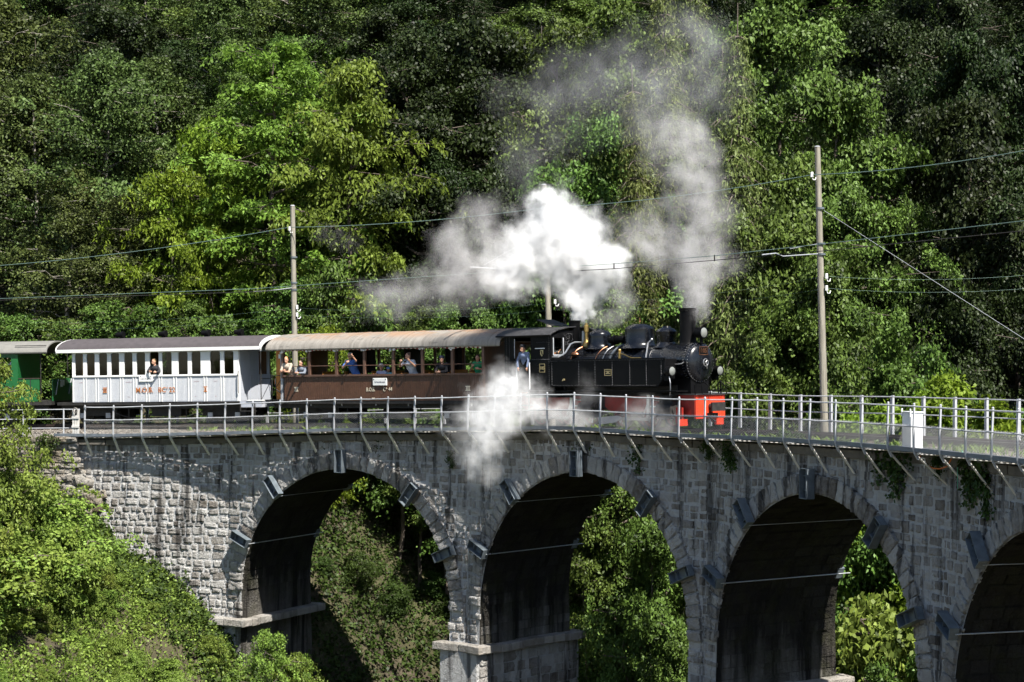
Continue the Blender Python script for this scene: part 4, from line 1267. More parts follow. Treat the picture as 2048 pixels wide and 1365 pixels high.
# ---- white and grey coach
wc = vehicle('passenger_coach', 1.9, 2.8)
tag(wc, 'white over pale grey railway coach lettered M.O.B. BC 22', 'railway coach')
WP, GP = M['white_paint'], M['grey_paint']
WX0, WX1, WY = -3.36, 4.07, 1.30
wins = [(-3.25, -2.88), (-2.71, -2.34), (-2.14, -1.77), (-1.59, -1.22), (-0.99, -0.61), (-0.43, -0.04), (0.16, 0.57), (0.72, 1.15), (1.44, 1.86), (2.03, 2.43), (2.85, 3.29), (3.46, 3.87)]
ZW0, ZW1 = 1.95, 2.83
thru = (4, 5, 6, 7)
def holes_wall(parent, y0, y1, x0, x1, z0, z1, holes, m, name):
    b = MB(); b.box(x0, x1, y0, y1, z0, holes[0][2]); b.box(x0, x1, y0, y1, holes[0][3], z1)
    e = [x0] + [q for h in holes for q in (h[0], h[1])] + [x1]
    for i in range(0, len(e), 2):
        if e[i + 1] - e[i] > 1e-3: b.box(e[i], e[i + 1], y0, y1, holes[0][2], holes[0][3])
    for h in holes:                      # rounded top corners
        r = 0.07
        for xc, sg in ((h[0], 1), (h[1], -1)):
            pts = [(xc, h[3])] + [(xc + sg * r * (1 - math.cos(t * PI / 8)) , h[3] - r * (1 - math.sin(t * PI / 8))) for t in range(5)]
            b.prism(pts if sg > 0 else pts[::-1], y0, y1, 'y')
    return b.build(name, m, parent)
holes_wall(wc, -WY, -WY + 0.06, WX0, WX1, 1.90, 2.95, [(a, c, ZW0, ZW1) for a, c in wins], WP, 'window_wall')
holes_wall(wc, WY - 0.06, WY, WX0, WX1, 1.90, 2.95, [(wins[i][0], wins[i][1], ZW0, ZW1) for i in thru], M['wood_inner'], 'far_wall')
for i, (a, c) in enumerate(wins):
    if i == 6: continue
    bx('window_pane', M['glass'], wc, (a, c, -WY + 0.028, -WY + 0.034, ZW0, ZW1))
bx('lower_wall', GP, wc, (WX0, WX1, -WY, -WY + 0.06, 0.90, 1.897), (WX0, WX1, WY - 0.06, WY, 0.90, 1.897))
b = MB()
for x in np.arange(WX0 + 0.05, WX1, 0.055): b.box(x, x + 0.012, -WY - 0.004, -WY, 0.94, 1.80)
o = b.build('board_joints', M['white_paint'], wc); o['kind'] = 'stuff'
edges = sorted(set([WX0 + 0.03] + [round((wins[i][1] + wins[i + 1][0]) / 2 + d, 3) for i in range(11) for d in (-0.06, 0.06)] + [WX1 - 0.03]))
for x in edges: bx('batten', M['white_paint'], wc, (x - 0.016, x + 0.016, -WY - 0.022, -WY - 0.0041, 0.90, 1.86))
bx('waist_rail', WP, wc, (WX0 - 0.01, WX1 + 0.01, -WY - 0.035, -WY + 0.0, 1.885, 1.935))
bx('corner_post', WP, wc, (WX1, WX1 + 0.02, -WY - 0.01, -WY + 0.12, 0.90, 2.95), (WX0 - 0.02, WX0, -WY - 0.01, -WY + 0.12, 0.9, 2.95))
# end wall: door and a window beyond it
b = MB(); x = WX1 - 0.06
b.box(x, WX1 - 0.001, -WY + 0.06, 0.34, 0.90, 2.95); b.box(x, WX1 - 0.001, 0.34, WY - 0.06, 0.9, 1.9); b.box(x, WX1 - 0.001, 0.34, WY - 0.06, 2.8, 3.0); b.box(x, WX1 - 0.001, WY - 0.2, WY - 0.06, 1.9, 2.8)
b.build('end_wall', GP, wc)
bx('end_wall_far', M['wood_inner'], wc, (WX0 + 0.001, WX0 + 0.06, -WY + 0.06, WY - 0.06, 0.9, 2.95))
bx('end_door_frame', M['grey_paint'], wc, (WX1, WX1 + 0.015, -0.36, -0.32, 0.95, 2.75), (WX1, WX1 + 0.015, 0.30, 0.335, 0.95, 2.75))
bx('floor', M['under_dark'], wc, (WX0 - 0.75, WX1 + 1.0, -WY + 0.01, WY - 0.01, 0.78, 0.898))
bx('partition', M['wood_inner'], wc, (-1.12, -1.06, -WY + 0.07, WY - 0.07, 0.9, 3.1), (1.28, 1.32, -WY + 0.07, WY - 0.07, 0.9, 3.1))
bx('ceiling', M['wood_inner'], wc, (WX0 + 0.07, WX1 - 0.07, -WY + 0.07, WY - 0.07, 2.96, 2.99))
for xx in (-2.8, -2.0, -0.75, 0.0, 0.72, 1.9, 3.0): bx('seat_bench', M['wood_orange'], wc, (xx - 0.03, xx + 0.03, -1.2, -0.2, 1.3, 1.95), (xx - 0.25, xx + 0.25, -1.2, -0.2, 1.25, 1.30), (xx - 0.03, xx + 0.03, 0.2, 1.2, 1.3, 1.95), (xx - 0.25, xx + 0.25, 0.2, 1.2, 1.25, 1.30))
bx('compartment_door', M['wood_orange'], wc, (-3.20, -3.15, -0.9, 0.2, 0.95, 2.8))
wr = roof(wc, WX0 - 0.68, WX1 + 0.98, 1.42, 2.99, 3.42, M['dark_roof'], WP)
for x in (-1.95, 0.0, 1.95, 3.42):
    v = MB(); v.cyl((x, 0, 3.38), (x, 0, 3.52), 0.07, seg=12); v.lathe([(0.0, -0.20), (0.10, -0.19), (0.105, 0.02), (0.14, 0.05), (0.14, 0.14), (0.0, 0.15)], (x, 0, 3.56), 'x', 16); v.build('roof_ventilator', M['black_satin'], wr, True)
# platform: posts, rails, steps
bx('platform_fascia', M['grey_paint'], wc, (WX1 + 0.05, WX1 + 0.99, -WY - 0.0, -WY + 0.03, 0.66, 0.90), (WX1 + 0.96, WX1 + 1.0, -WY + 0.03, WY - 0.03, 0.66, 0.90))
bx('platform_sill', WP, wc, (WX1 + 0.36, WX1 + 1.02, -WY - 0.03, -WY + 0.2, 0.90, 0.94))
for y in (-1.2, 1.2):
    b = MB(); b.cyl((WX1 + 0.92, y, 0.9), (WX1 + 0.92, y, 3.0), 0.02, seg=6); b.build('platform_post', M['under_dark'], wc)
b = MB(); b.tube([(WX1 + 0.94, -1.2, 1.75), (WX1 + 0.94, -0.35, 1.75), (WX1 + 0.94, -0.35, 0.92)], 0.018, 6); b.tube([(WX1 + 0.94, 1.2, 1.75), (WX1 + 0.94, 0.35, 1.75), (WX1 + 0.94, 0.35, 0.92)], 0.018, 6); b.tube([(WX1 + 0.94, -1.2, 0.95), (WX1 + 0.94, -0.4, 1.7)], 0.012, 5); b.build('platform_rail', M['under_dark'], wc)
b = MB(); b.tube([(WX1 + 0.04, -WY - 0.06, 1.2), (WX1 + 0.04, -WY - 0.09, 1.3), (WX1 + 0.04, -WY - 0.09, 1.95), (WX1 + 0.04, -WY - 0.06, 2.05)], 0.016, 6); b.build('grab_rail', M['rail_steel'], wc)
bx('steps', M['under_dark'], wc, (WX1 + 0.1, WX1 + 0.75, -WY - 0.12, -WY + 0.1, 0.50, 0.53), (WX1 + 0.1, WX1 + 0.75, -WY - 0.12, -WY + 0.1, 0.22, 0.25), (WX1 + 0.1, WX1 + 0.13, -WY - 0.1, -WY - 0.05, 0.22, 0.8), (WX1 + 0.72, WX1 + 0.75, -WY - 0.1, -WY - 0.05, 0.22, 0.8))
bx('underframe', M['under_dark'], wc, (WX0 - 0.7, WX1 + 0.95, -1.05, -0.95, 0.62, 0.78), (WX0 - 0.7, WX1 + 0.95, 0.95, 1.05, 0.62, 0.78))
b = MB(); b.tube([(-2.2, -1.0, 0.62), (-1.0, -1.0, 0.28), (1.6, -1.0, 0.28), (2.8, -1.0, 0.62)], 0.022, 6); b.cyl((-1.0, -1.0, 0.62), (-1.0, -1.0, 0.28), 0.025, seg=6); b.cyl((1.6, -1.0, 0.62), (1.6, -1.0, 0.28), 0.025, seg=6); b.build('truss_rod', M['under_dark'], wc)
bx('battery_box', M['under_dark'], wc, (0.0, 1.3, -0.9, -0.3, 0.32, 0.62))
bogie(wc, -2.6, M['under_dark']); bogie(wc, 3.2, M['under_dark'])
OL = M['orange_letter']
text_part('M.O.B.', 0.28, side_at(-0.07, -WY - 0.024, 1.35), OL, wc, extrude=0.003)
text_part('BC', 0.28, side_at(0.72, -WY - 0.024, 1.35), OL, wc, extrude=0.003)
text_part('4', 0.11, side_at(0.94, -WY - 0.024, 1.43), OL, wc, extrude=0.003)
text_part('22', 0.28, side_at(1.17, -WY - 0.024, 1.35), OL, wc, extrude=0.003)
def numeral(parent, x, y, z_, n, h, m, name='class_numeral'):
    b = MB(); w = 0.052 * n + 0.05
    b.box(x - w / 2, x + w / 2, y - 0.004, y, z_ + h / 2 - 0.03, z_ + h / 2); b.box(x - w / 2, x + w / 2, y - 0.004, y, z_ - h / 2, z_ - h / 2 + 0.03)
    for k in range(n):
        xx = x - (n - 1) * 0.0275 + k * 0.055; b.box(xx - 0.015, xx + 0.015, y - 0.004, y, z_ - h / 2 + 0.03, z_ + h / 2 - 0.03)
    b.build(name, m, parent)
numeral(wc, -1.87, -WY - 0.022, 1.37, 3, 0.21, OL); numeral(wc, 2.64, -WY - 0.022, 1.37, 2, 0.21, OL)
for x, w, z_ in ((-2.95, 0.20, 1.66), (-2.95, 0.10, 1.08), (-0.78, 0.28, 1.66), (-0.78, 0.12, 1.08), (0.70, 0.07, 1.08), (2.25, 0.26, 1.66), (2.2, 0.09, 1.08), (3.1, 0.20, 1.66), (3.1, 0.09, 1.08)):
    b = MB()
    for k in range(max(2, int(w / 0.035))): b.box(x - w / 2 + k * 0.035, x - w / 2 + k * 0.035 + 0.02, -WY - 0.007, -WY - 0.003, z_, z_ + random.uniform(0.02, 0.035))
    b.build('small_lettering', M['red_letter'], wc)
sg_ = bx('destination_sign', M['sign_white'], wc, (-0.30, 0.32, -WY - 0.05, -WY - 0.026, 1.69, 1.93)); text_part('Les Avants', 0.105, side_at(0.01, -WY - 0.051, 1.80), M['ink'], sg_, extrude=0.002, bold=0.01)
b = MB()
for x in (-0.22, 0.24): b.cyl((x, -WY - 0.05, 1.90), (x, -WY - 0.056, 1.90), 0.018, seg=8)
b.build('sign_bolt', M['under_dark'], sg_)

# ---- brown open-sided coach
bc = vehicle('passenger_coach', 11.75, 2.8)
tag(bc, 'brown open-sided railway coach with rusting roof lettered B.O.B. C 44', 'railway coach')
BP, BF = M['brown_paint'], M['brown_frame']
BX0, BX1, BY = -4.02, 5.20, 1.30
pil = [-4.10, -2.78, -1.47, -0.14, 1.20, 2.52, 3.85, 5.19]
b = MB(); x = BX0
while x < BX1 - 0.02:                        # tongue-and-groove boards
    e = min(x + 0.105, BX1); b2 = MB(); b2.box(x + 0.004, e - 0.004, -BY, -BY + 0.05, 0.90, 1.80); b2.build('side_board', BP, bc, bevel=0.006); x = e
bx('side_lining', M['wood_inner'], bc, (BX0, BX1, -BY + 0.051, -BY + 0.075, 0.9, 1.8), (BX0, BX1, BY - 0.06, BY, 0.9, 1.82))
bx('window_sill', BF, bc, (BX0 - 0.02, BX1 + 0.02, -BY - 0.05, -BY + 0.1, 1.80, 1.87)); bx('window_sill', BF, bc, (BX0, BX1, BY - 0.1, BY + 0.03, 1.82, 1.87))
for x in pil:
    bx('pillar', BF, bc, (x - 0.055, x + 0.055, -BY - 0.02, -BY + 0.08, 1.75, 2.86), bevel=0.01)
    bx('pillar', BF, bc, (x - 0.05, x + 0.05, BY - 0.09, BY - 0.01, 1.872, 2.86))
for a, c in zip(pil[:-1], pil[1:]):
    b = MB(); b.cyl((a + 0.056, -BY + 0.0, 2.19), (c - 0.056, -BY + 0.0, 2.19), 0.016, seg=6); b.build('guard_bar', BF, bc)
    b = MB(); b.cyl((a + 0.056, BY - 0.05, 2.19), (c - 0.056, BY - 0.05, 2.19), 0.016, seg=6); b.build('guard_bar', BF, bc)
    # gathered awning under the eave
    n = 26; b = MB()
    for k in range(n):
        x0, x1 = a + 0.05 + (c - a - 0.1) * k / n, a + 0.05 + (c - a - 0.1) * (k + 1) / n
        t = (k + 0.5) / n; dp = 0.055 + 0.05 * (abs(t - 0.5) * 2) ** 4 + random.uniform(0, 0.02)
        y0 = -BY - 0.03 - 0.03 * (k % 2)
        b.add([(x0, y0, 2.83), (x1, -BY - 0.03 - 0.03 * ((k + 1) % 2), 2.83), (x1, -BY - 0.04, 2.83 - dp), (x0, -BY - 0.04, 2.83 - dp), (x0, y0 + 0.02, 2.83), (x1, y0 + 0.03, 2.83), (x1, -BY - 0.02, 2.83 - dp), (x0, -BY - 0.02, 2.83 - dp)], [(0, 1, 2, 3), (7, 6, 5, 4), (3, 2, 6, 7)], (k // 2) % 2)
    b.build('awning', [M['white_cloth'], M['red_cloth']], bc)
    b = MB()
    for q in range(5): b.sphere((a + random.uniform(-0.09, 0.09), -BY - 0.06, 2.76 + random.uniform(-0.06, 0.06)), (0.05, 0.04, 0.035), 7, 5)
    b.build('awning_bow', M['white_cloth'], bc)
bx('eave_beam', BF, bc, (BX0 - 0.8, BX1 + 0.75, -BY, -BY + 0.06, 2.86, 2.93), (BX0 - 0.8, BX1 + 0.75, BY - 0.06, BY, 2.86, 2.93))
bx('floor', M['under_dark'], bc, (BX0 - 0.8, BX1 + 0.7, -BY + 0.01, BY - 0.01, 0.78, 0.898))
bx('end_wall', BP, bc, (BX1 - 0.05, BX1 - 0.001, -BY + 0.08, BY - 0.1, 0.9, 2.95)); bx('end_wall', M['wood_inner'], bc, (BX0 + 0.001, BX0 + 0.05, -BY + 0.08, BY - 0.1, 0.9, 1.8), (BX0 + 0.001, BX0 + 0.05, 0.0, BY - 0.1, 1.8, 2.95))
b = MB(); b.prism([(-BY + 0.35, 0.95), (0.75, 0.95), (0.75, 2.1)] + [(0.2 + 0.55 * math.cos(t * PI / 8), 2.1 + 0.35 * math.sin(t * PI / 8)) for t in range(9)] + [(-BY + 0.35, 2.1)], BX1, BX1 + 0.02, 'x'); b.build('end_door', BP, bc)
bx('inner_partition', M['under_dark'], bc, (-2.02, -1.98, 0.1, BY - 0.1, 0.9, 2.9), (0.55, 0.6, 0.2, BY - 0.1, 0.9, 2.9), (2.2, 2.25, 0.5, BY - 0.1, 0.9, 2.9)); bx('curtain', M['under_dark'], bc, (-2.38, -1.62, BY - 0.10, BY - 0.07, 1.9, 2.86)); bx('curtain', M['wood_inner'], bc, (-0.02, 0.60, BY - 0.10, BY - 0.07, 1.9, 2.86)); bx('curtain', M['under_dark'], bc, (1.9, 2.46, BY - 0.10, BY - 0.07, 1.9, 2.86))
for x in (-3.3, -2.2, -0.9, 0.2, 1.5, 2.75, 3.6, 4.6):
    bx('seat_bench', M['wood_orange'], bc, (x - 0.03, x + 0.03, 0.1, 1.15, 1.3, 1.98), (x - 0.22, x + 0.22, 0.1, 1.15, 1.24, 1.30), (x - 0.03, x + 0.03, -1.2, -0.55, 1.3, 1.9))
br = roof(bc, BX0 - 0.82, BX1 + 0.78, 1.43, 2.90, 3.43, M['rusty_roof'], None)
b = MB()
for k in range(9):
    x = BX0 - 0.6 + k * 1.26
    for j in range(6):
        t0, t1 = -1 + 2 * j / 12, -1 + 2 * (j + 1) / 12
        f = lambda t: (1.436 * math.sin(t * PI / 2), 2.906 + 0.53 * math.cos(t * PI / 2) ** 1.2 - (0.06 if abs(t) > 0.99 else 0))
        p, q = f(t0), f(t1); b.hexa([(x, p[0], p[1] - 0.02), (x + 0.02, p[0], p[1] - 0.02), (x + 0.02, q[0], q[1] - 0.02), (x, q[0], q[1] - 0.02), (x, p[0], p[1] + 0.01), (x + 0.02, p[0], p[1] + 0.01), (x + 0.02, q[0], q[1] + 0.01), (x, q[0], q[1] + 0.01)])
o = b.build('roof_seams', M['rusty_roof'], br); o['kind'] = 'stuff'
# open platform on the left: panelled orange door, grille, lifted gangway
d_ = bx('platform_door', M['wood_orange'], bc, (-4.66, -4.25, -1.02, -0.97, 0.95, 2.80)); bx('door_panel', M['wood_orange'], d_, (-4.60, -4.31, -1.035, -1.02, 1.0, 1.5), (-4.60, -4.31, -1.035, -1.02, 1.58, 2.0)); bx('door_notice', M['sign_white'], d_, (-4.53, -4.41, -1.04, -1.02, 2.50, 2.66))
bx('corner_post', M['steel_grey'], bc, (-4.22, -4.12, -1.28, -1.18, 0.9, 2.86))
b = MB(); b.tube([(-4.75, -1.2, 1.85), (-4.1, -1.2, 1.85)], 0.016, 6); b.tube([(-4.72, -1.2, 0.9), (-4.72, -1.2, 1.9)], 0.02, 6); b.tube([(-4.55, -1.22, 1.75), (-4.5, -1.24, 1.35), (-4.3, -1.24, 1.22), (-4.12, -1.22, 1.35)], 0.022, 6); b.tube([(-4.65, -1.2, 1.25), (-4.2, -1.2, 1.8)], 0.012, 5); b.build('platform_gate', M['under_dark'], bc)
bx('wheel_stand', M['under_dark'], bc, (-4.86, -4.74, -0.7, -0.5, 0.9, 1.5))
b = MB(); b.tube([(-4.95, -0.6 + 0.2 * math.cos(t * PI / 7), 1.62 + 0.2 * math.sin(t * PI / 7)) for t in range(14)], 0.02, 6, closed=True); b.build('brake_wheel', M['orange_letter'], bc)
bx('underframe', M['under_dark'], bc, (BX0 - 0.7, BX1 + 0.6, -1.08, -0.96, 0.62, 0.78), (BX0 - 0.7, BX1 + 0.6, 0.96, 1.08, 0.62, 0.78))
b = MB(); b.tube([(-2.6, -1.0, 0.62), (-1.2, -1.0, 0.28), (2.2, -1.0, 0.28), (3.6, -1.0, 0.62)], 0.022, 6); b.cyl((-1.2, -1.0, 0.62), (-1.2, -1.0, 0.28), 0.025, seg=6); b.cyl((2.2, -1.0, 0.62), (2.2, -1.0, 0.28), 0.025, seg=6); b.build('truss_rod', M['under_dark'], bc)
b = MB(); b.cyl((0.2, -0.5, 0.45), (1.4, -0.5, 0.45), 0.18, seg=14); b.build('air_tank', M['under_dark'], bc, True)
for x in (-2.9, -1.4, 0.2, 1.7, 3.2, 4.5): bx('hanger', M['steel_grey'], bc, (x, x + 0.05, -1.12, -1.09, 0.70, 0.89))
bogie(bc, -2.7, M['under_dark']); bogie(bc, 3.9, M['under_dark'])
CR = M['cream']
text_part('B.O.B.', 0.20, side_at(0.15, -BY - 0.008, 1.30), CR, bc, extrude=0.003, sx=0.8)
text_part('C', 0.20, side_at(0.78, -BY - 0.008, 1.30), CR, bc, extrude=0.003, sx=0.8)
text_part('4', 0.10, side_at(0.88, -BY - 0.008, 1.34), CR, bc, extrude=0.003)
text_part('44', 0.20, side_at(1.06, -BY - 0.008, 1.31), CR, bc, extrude=0.003, sx=0.85)
numeral(bc, -3.42, -BY - 0.003, 1.33, 3, 0.17, CR); numeral(bc, 4.52, -BY - 0.003, 1.33, 3, 0.17, CR)
text_part('WK', 0.08, side_at(0.28, -BY - 0.008, 0.98), CR, bc, extrude=0.003)
sg_ = bx('destination_sign', M['sign_white'], bc, (0.28, 0.92, -BY - 0.045, -BY - 0.002, 1.45, 1.72), bevel=0.01); text_part('Grindelwald', 0.10, side_at(0.60, -BY - 0.047, 1.58), M['ink'], sg_, extrude=0.002, bold=0.01)
b = MB()
for x in (0.33, 0.87): b.cyl((x, -BY - 0.045, 1.68), (x, -BY - 0.052, 1.68), 0.02, seg=8)
b.build('sign_bolt', M['under_dark'], sg_)

# ---- green coach
gc = vehicle('passenger_coach', -8.3, 2.8)
tag(gc, 'green railway coach with pale roof and open end platform', 'railway coach')
GR = M['green_paint']; GX0, GX1, GY_ = -4.6, 4.72, 1.28
gw = [(-4.3 + 1.0 * k, -3.55 + 1.0 * k) for k in range(9)]
holes_wall(gc, -GY_, -GY_ + 0.06, GX0, GX1, 1.82, 2.95, [(a, c, 1.95, 2.72) for a, c in gw], GR, 'window_wall'); holes_wall(gc, GY_ - 0.06, GY_, GX0, GX1, 1.82, 2.95, [(a, c, 1.95, 2.72) for a, c in gw], GR, 'far_wall')
bx('lower_wall', GR, gc, (GX0, GX1, -GY_, -GY_ + 0.06, 0.95, 1.819), (GX0, GX1, GY_ - 0.06, GY_, 0.95, 1.819)); bx('end_wall', GR, gc, (GX1 - 0.06, GX1 - 0.001, -GY_ + 0.06, GY_ - 0.06, 0.95, 3.0)); bx('end_wall', GR, gc, (GX0 + 0.001, GX0 + 0.06, -GY_ + 0.06, GY_ - 0.06, 0.95, 3.0))
bx('platform_side', GR, gc, (GX1 + 0.02, GX1 + 0.88, -GY_, -GY_ + 0.05, 0.95, 1.86)); bx('door_seam', M['under_dark'], gc, (GX1 + 0.50, GX1 + 0.53, -GY_ - 0.012, -GY_ - 0.001, 0.95, 1.86)); bx('platform_end', GR, gc, (GX1 + 1.28, GX1 + 1.33, -0.95, 1.2, 0.95, 1.84)); bx('platform_cap', M['rail_steel'], gc, (GX1 + 0.02, GX1 + 0.90, -GY_ - 0.02, -GY_ + 0.07, 1.861, 1.89))
bx('notice', M['sign_white'], gc, (GX1 + 1.331, GX1 + 1.34, -0.1, 0.15, 1.5, 1.8), (GX1 + 1.331, GX1 + 1.34, 0.2, 0.35, 1.55, 1.78))
b = MB()
for y in (-0.7, 0.8): b.tube([(GX1 + 1.35, y, 1.2), (GX1 + 1.36, y + 0.3, 1.82)], 0.02, 6)
b.build('platform_handrail', M['steel_grey'], gc); bx('floor', M['under_dark'], gc, (GX0 - 0.3, GX1 + 1.35, -GY_ + 0.01, GY_ - 0.01, 0.80, 0.948))
roof(gc, GX0 - 0.9, GX1 + 1.25, 1.40, 2.98, 3.38, M['pale_roof'], None); bx('roof_strip', M['under_dark'], gc, (GX1 - 0.1, GX1 + 1.2, -1.30, -1.27, 3.17, 3.20))
b = MB(); b.cyl((GX1 + 0.9, -1.15, 0.95), (GX1 + 0.9, -1.15, 2.98), 0.02, seg=6); b.cyl((GX1 + 1.2, 1.1, 0.95), (GX1 + 1.2, 1.1, 2.98), 0.02, seg=6); b.build('platform_post', M['under_dark'], gc)
bx('steps', M['under_dark'], gc, (GX1 + 0.3, GX1 + 0.95, -GY_ - 0.1, -GY_ + 0.1, 0.52, 0.55), (GX1 + 0.3, GX1 + 0.95, -GY_ - 0.1, -GY_ + 0.1, 0.24, 0.27), (GX1 + 1.0, GX1 + 1.5, -GY_ - 0.1, -GY_ + 0.1, 0.30, 0.33))
bx('underframe', M['under_dark'], gc, (GX0, GX1 + 1.2, -1.08, -0.96, 0.62, 0.80), (GX0, GX1 + 1.2, 0.96, 1.08, 0.62, 0.80)); bogie(gc, -3.2, M['under_dark']); bogie(gc, 3.5, M['under_dark'])

# ================================================================== people
SKIN = mat('skin', (0.50, 0.27, 0.18), 0.5, 0, 0.06, 8)
_cloth = {}
def cloth(c):
    if c not in _cloth: _cloth[c] = mat('cloth %d' % len(_cloth), c, 0.85, 0, 0.15, 14, 0.004)
    return _cloth[c]
def caps_mesh(caps, voxel):
    """one continuous skin round a set of tapered limbs and ellipsoids"""
    b = MB()
    for c in caps:
        if c[0] == 'e': b.sphere(c[1], c[2], 14, 10, M=c[3] if len(c) > 3 else None)
        else:
            a, d, r0, r1 = Vector(c[0]), Vector(c[1]), c[2], c[3]
            b.cyl(a, d, r0, r1, 10); b.sphere(a, r0, 10, 6); b.sphere(d, r1, 10, 6)
    me = b.mesh('tmp', SKIN)
    o = bpy.data.objects.new('tmp', me); C.objects.link(o)
    r = o.modifiers.new('r', 'REMESH'); r.mode = 'VOXEL'; r.voxel_size = voxel; r.use_smooth_shade = True
    s = o.modifiers.new('s', 'SMOOTH'); s.iterations = 2; s.factor = 0.5
    bpy.context.view_layer.update()
    out = bpy.data.meshes.new_from_object(o.evaluated_get(bpy.context.evaluated_depsgraph_get()))
    bpy.data.objects.remove(o); bpy.data.meshes.remove(me)
    return out
def hand(caps, w, d, curl=0.5, side=1):
    """palm and five fingers from wrist w pointing along d"""
    d = Vector(d).normalized(); u = d.cross(Vector((0, 1, 0.2))).normalized(); n = u.cross(d).normalized()
    c = Vector(w) + d * 0.045
    caps.append((w, c + d * 0.02, 0.026, 0.032))
    for k, L in enumerate((0.066, 0.076, 0.070, 0.055)):
        p = c + d * 0.035 + u * ((k - 1.5) * 0.021)
        q = p + (d * 0.75 + n * curl * 0.6).normalized() * L * 0.55; e = q + (d * (0.6 - curl * 0.6) + n * (0.2 + curl)).normalized() * L * 0.45
        caps.append((p, q, 0.0105, 0.0095)); caps.append((q, e, 0.0095, 0.008))
    p = c - d * 0.01 + u * (0.03 * side); q = p + (d * 0.5 + u * side).normalized() * 0.035; caps.append((p, q, 0.012, 0.011)); caps.append((q, q + (d + n * curl).normalized() * 0.03, 0.011, 0.009))
def person(label, root, parent_m, hip, lean=(0, -0.1), size=1.0, shirt=(0.4, 0.4, 0.4), sleeve='short', trousers=(0.05, 0.05, 0.06), hair=(0.15, 0.09, 0.05), hat=None, arms=None, face=(0, -1, -0.1), legs=True, extra=None, long_hair=False, group=None):
    """hip: pelvis position in the vehicle's frame; -y is the near side; arms: (elbow, wrist) offsets from each shoulder"""
    p = empty('person'); p.matrix_world = parent_m @ Matrix.Translation(hip) @ Matrix.Diagonal((size, size, size, 1))
    tag(p, label, 'person', group)
    H = Vector((0, 0, 0)); ch = Vector((lean[0] * 0.6, lean[1] * 0.6, 0.30)); sh = Vector((lean[0], lean[1], 0.48)); nk = sh + Vector((lean[0] * 0.1, lean[1] * 0.1, 0.07))
    f = Vector(face).normalized(); hd = nk + Vector((0, 0, 0.13)) + f * 0.035
    rt = f.cross(Vector((0, 0, 1))).normalized()
    bdir = Vector((0, lean[1], 0)); across = Vector((1, 0, 0)) if abs(f.x) < 0.95 else Vector((0.6, 0.8, 0))
    ls = sh + across * -0.185; rs = sh + across * 0.185
    torso = [('e', H + Vector((0, 0, 0.02)), (0.165, 0.115, 0.12)), ('e', ch, (0.175, 0.115, 0.16)), (H, ch, 0.125, 0.13), ('e', sh - Vector((0, 0, 0.07)), (0.19, 0.105, 0.11)), (ls, rs, 0.06, 0.06)]
    arms = arms or (((-0.08, -0.02, -0.24), (0.02, -0.18, -0.18)), ((0.08, -0.02, -0.24), (-0.02, -0.18, -0.20)))
    caps = list(torso); sl = []
    Rf = Matrix((rt, -f, rt.cross(-f))).transposed() if True else None
    Rm = Matrix((rt, f, rt.cross(f))).transposed()
    caps.append((nk - Vector((0, 0, 0.06)), nk + Vector((0, 0, 0.08)), 0.056, 0.05))
    caps.append(('e', hd, (0.076, 0.095, 0.115), Rm)); caps.append(('e', hd + f * 0.02 - Vector((0, 0, 0.06)), (0.056, 0.07, 0.058), Rm))
    caps.append((hd + f * 0.09 + Vector((0, 0, 0.01)), hd + f * 0.112 - Vector((0, 0, 0.022)), 0.010, 0.015))
    caps.append((hd + f * 0.082 - Vector((0, 0, 0.055)) - rt * 0.02, hd + f * 0.082 - Vector((0, 0, 0.055)) + rt * 0.02, 0.011, 0.011))
    for q in (-1, 1): caps.append(('e', hd + rt * 0.079 * q - Vector((0, 0, 0.01)), (0.014, 0.02, 0.032), Rm))
    for s0, (e_, w_), sd in ((ls, arms[0], 1), (rs, arms[1], -1)):
        e = s0 + Vector(e_); w = s0 + Vector(w_)
        caps.append((s0, e, 0.050, 0.040)); caps.append((e, w, 0.040, 0.027)); hand(caps, w, w - e, 0.6, sd)
        sl.append((s0, e if sleeve == 'long' else s0.lerp(e, 0.75), 0.062, 0.053))
        if sleeve == 'long': sl.append((e, e.lerp(w, 0.93), 0.052, 0.040))
    if legs:
        for q in (-1, 1):
            k = Vector((0.09 * q, -0.04, -0.42)); an = Vector((0.09 * q, 0.0, -0.80)); caps.append((H + Vector((0.085 * q, 0, -0.03)), k, 0.085, 0.058)); caps.append((k, an, 0.056, 0.04)); caps.append((an - Vector((0, 0, 0.04)), an + Vector((0, -0.15, -0.06)), 0.038, 0.034))
    me = caps_mesh(caps, 0.0125); me.materials.clear(); me.materials.append(SKIN); lnk(bpy.data.objects.new('body', me), p)
    grow = lambda c: ('e', c[1], tuple(v + 0.016 for v in c[2])) if c[0] == 'e' else (c[0], c[1], c[2] + 0.014, c[3] + 0.014)
    me = caps_mesh([grow(c) for c in torso] + sl, 0.016); me.materials.clear(); me.materials.append(cloth(shirt)); lnk(bpy.data.objects.new('shirt' if sleeve == 'short' else 'jacket', me), p)
    if legs:
        tr = [('e', H - Vector((0, 0, 0.02)), (0.182, 0.135, 0.10))]
        for q in (-1, 1):
            k = Vector((0.09 * q, -0.04, -0.42)); an = Vector((0.09 * q, 0.0, -0.80)); tr.append((H + Vector((0.085 * q, 0, -0.03)), k, 0.10, 0.075)); tr.append((k, an, 0.074, 0.06))
        me = caps_mesh(tr, 0.02); me.materials.clear(); me.materials.append(cloth(trousers)); lnk(bpy.data.objects.new('trousers', me), p)
    up = Vector((0, 0, 1))
    hc = [('e', hd - f * 0.018 + up * 0.028, (0.085, 0.092, 0.100), Rm)]
    if long_hair: hc.append((hd - f * 0.05, hd - f * 0.06 - up * 0.2, 0.075, 0.055))
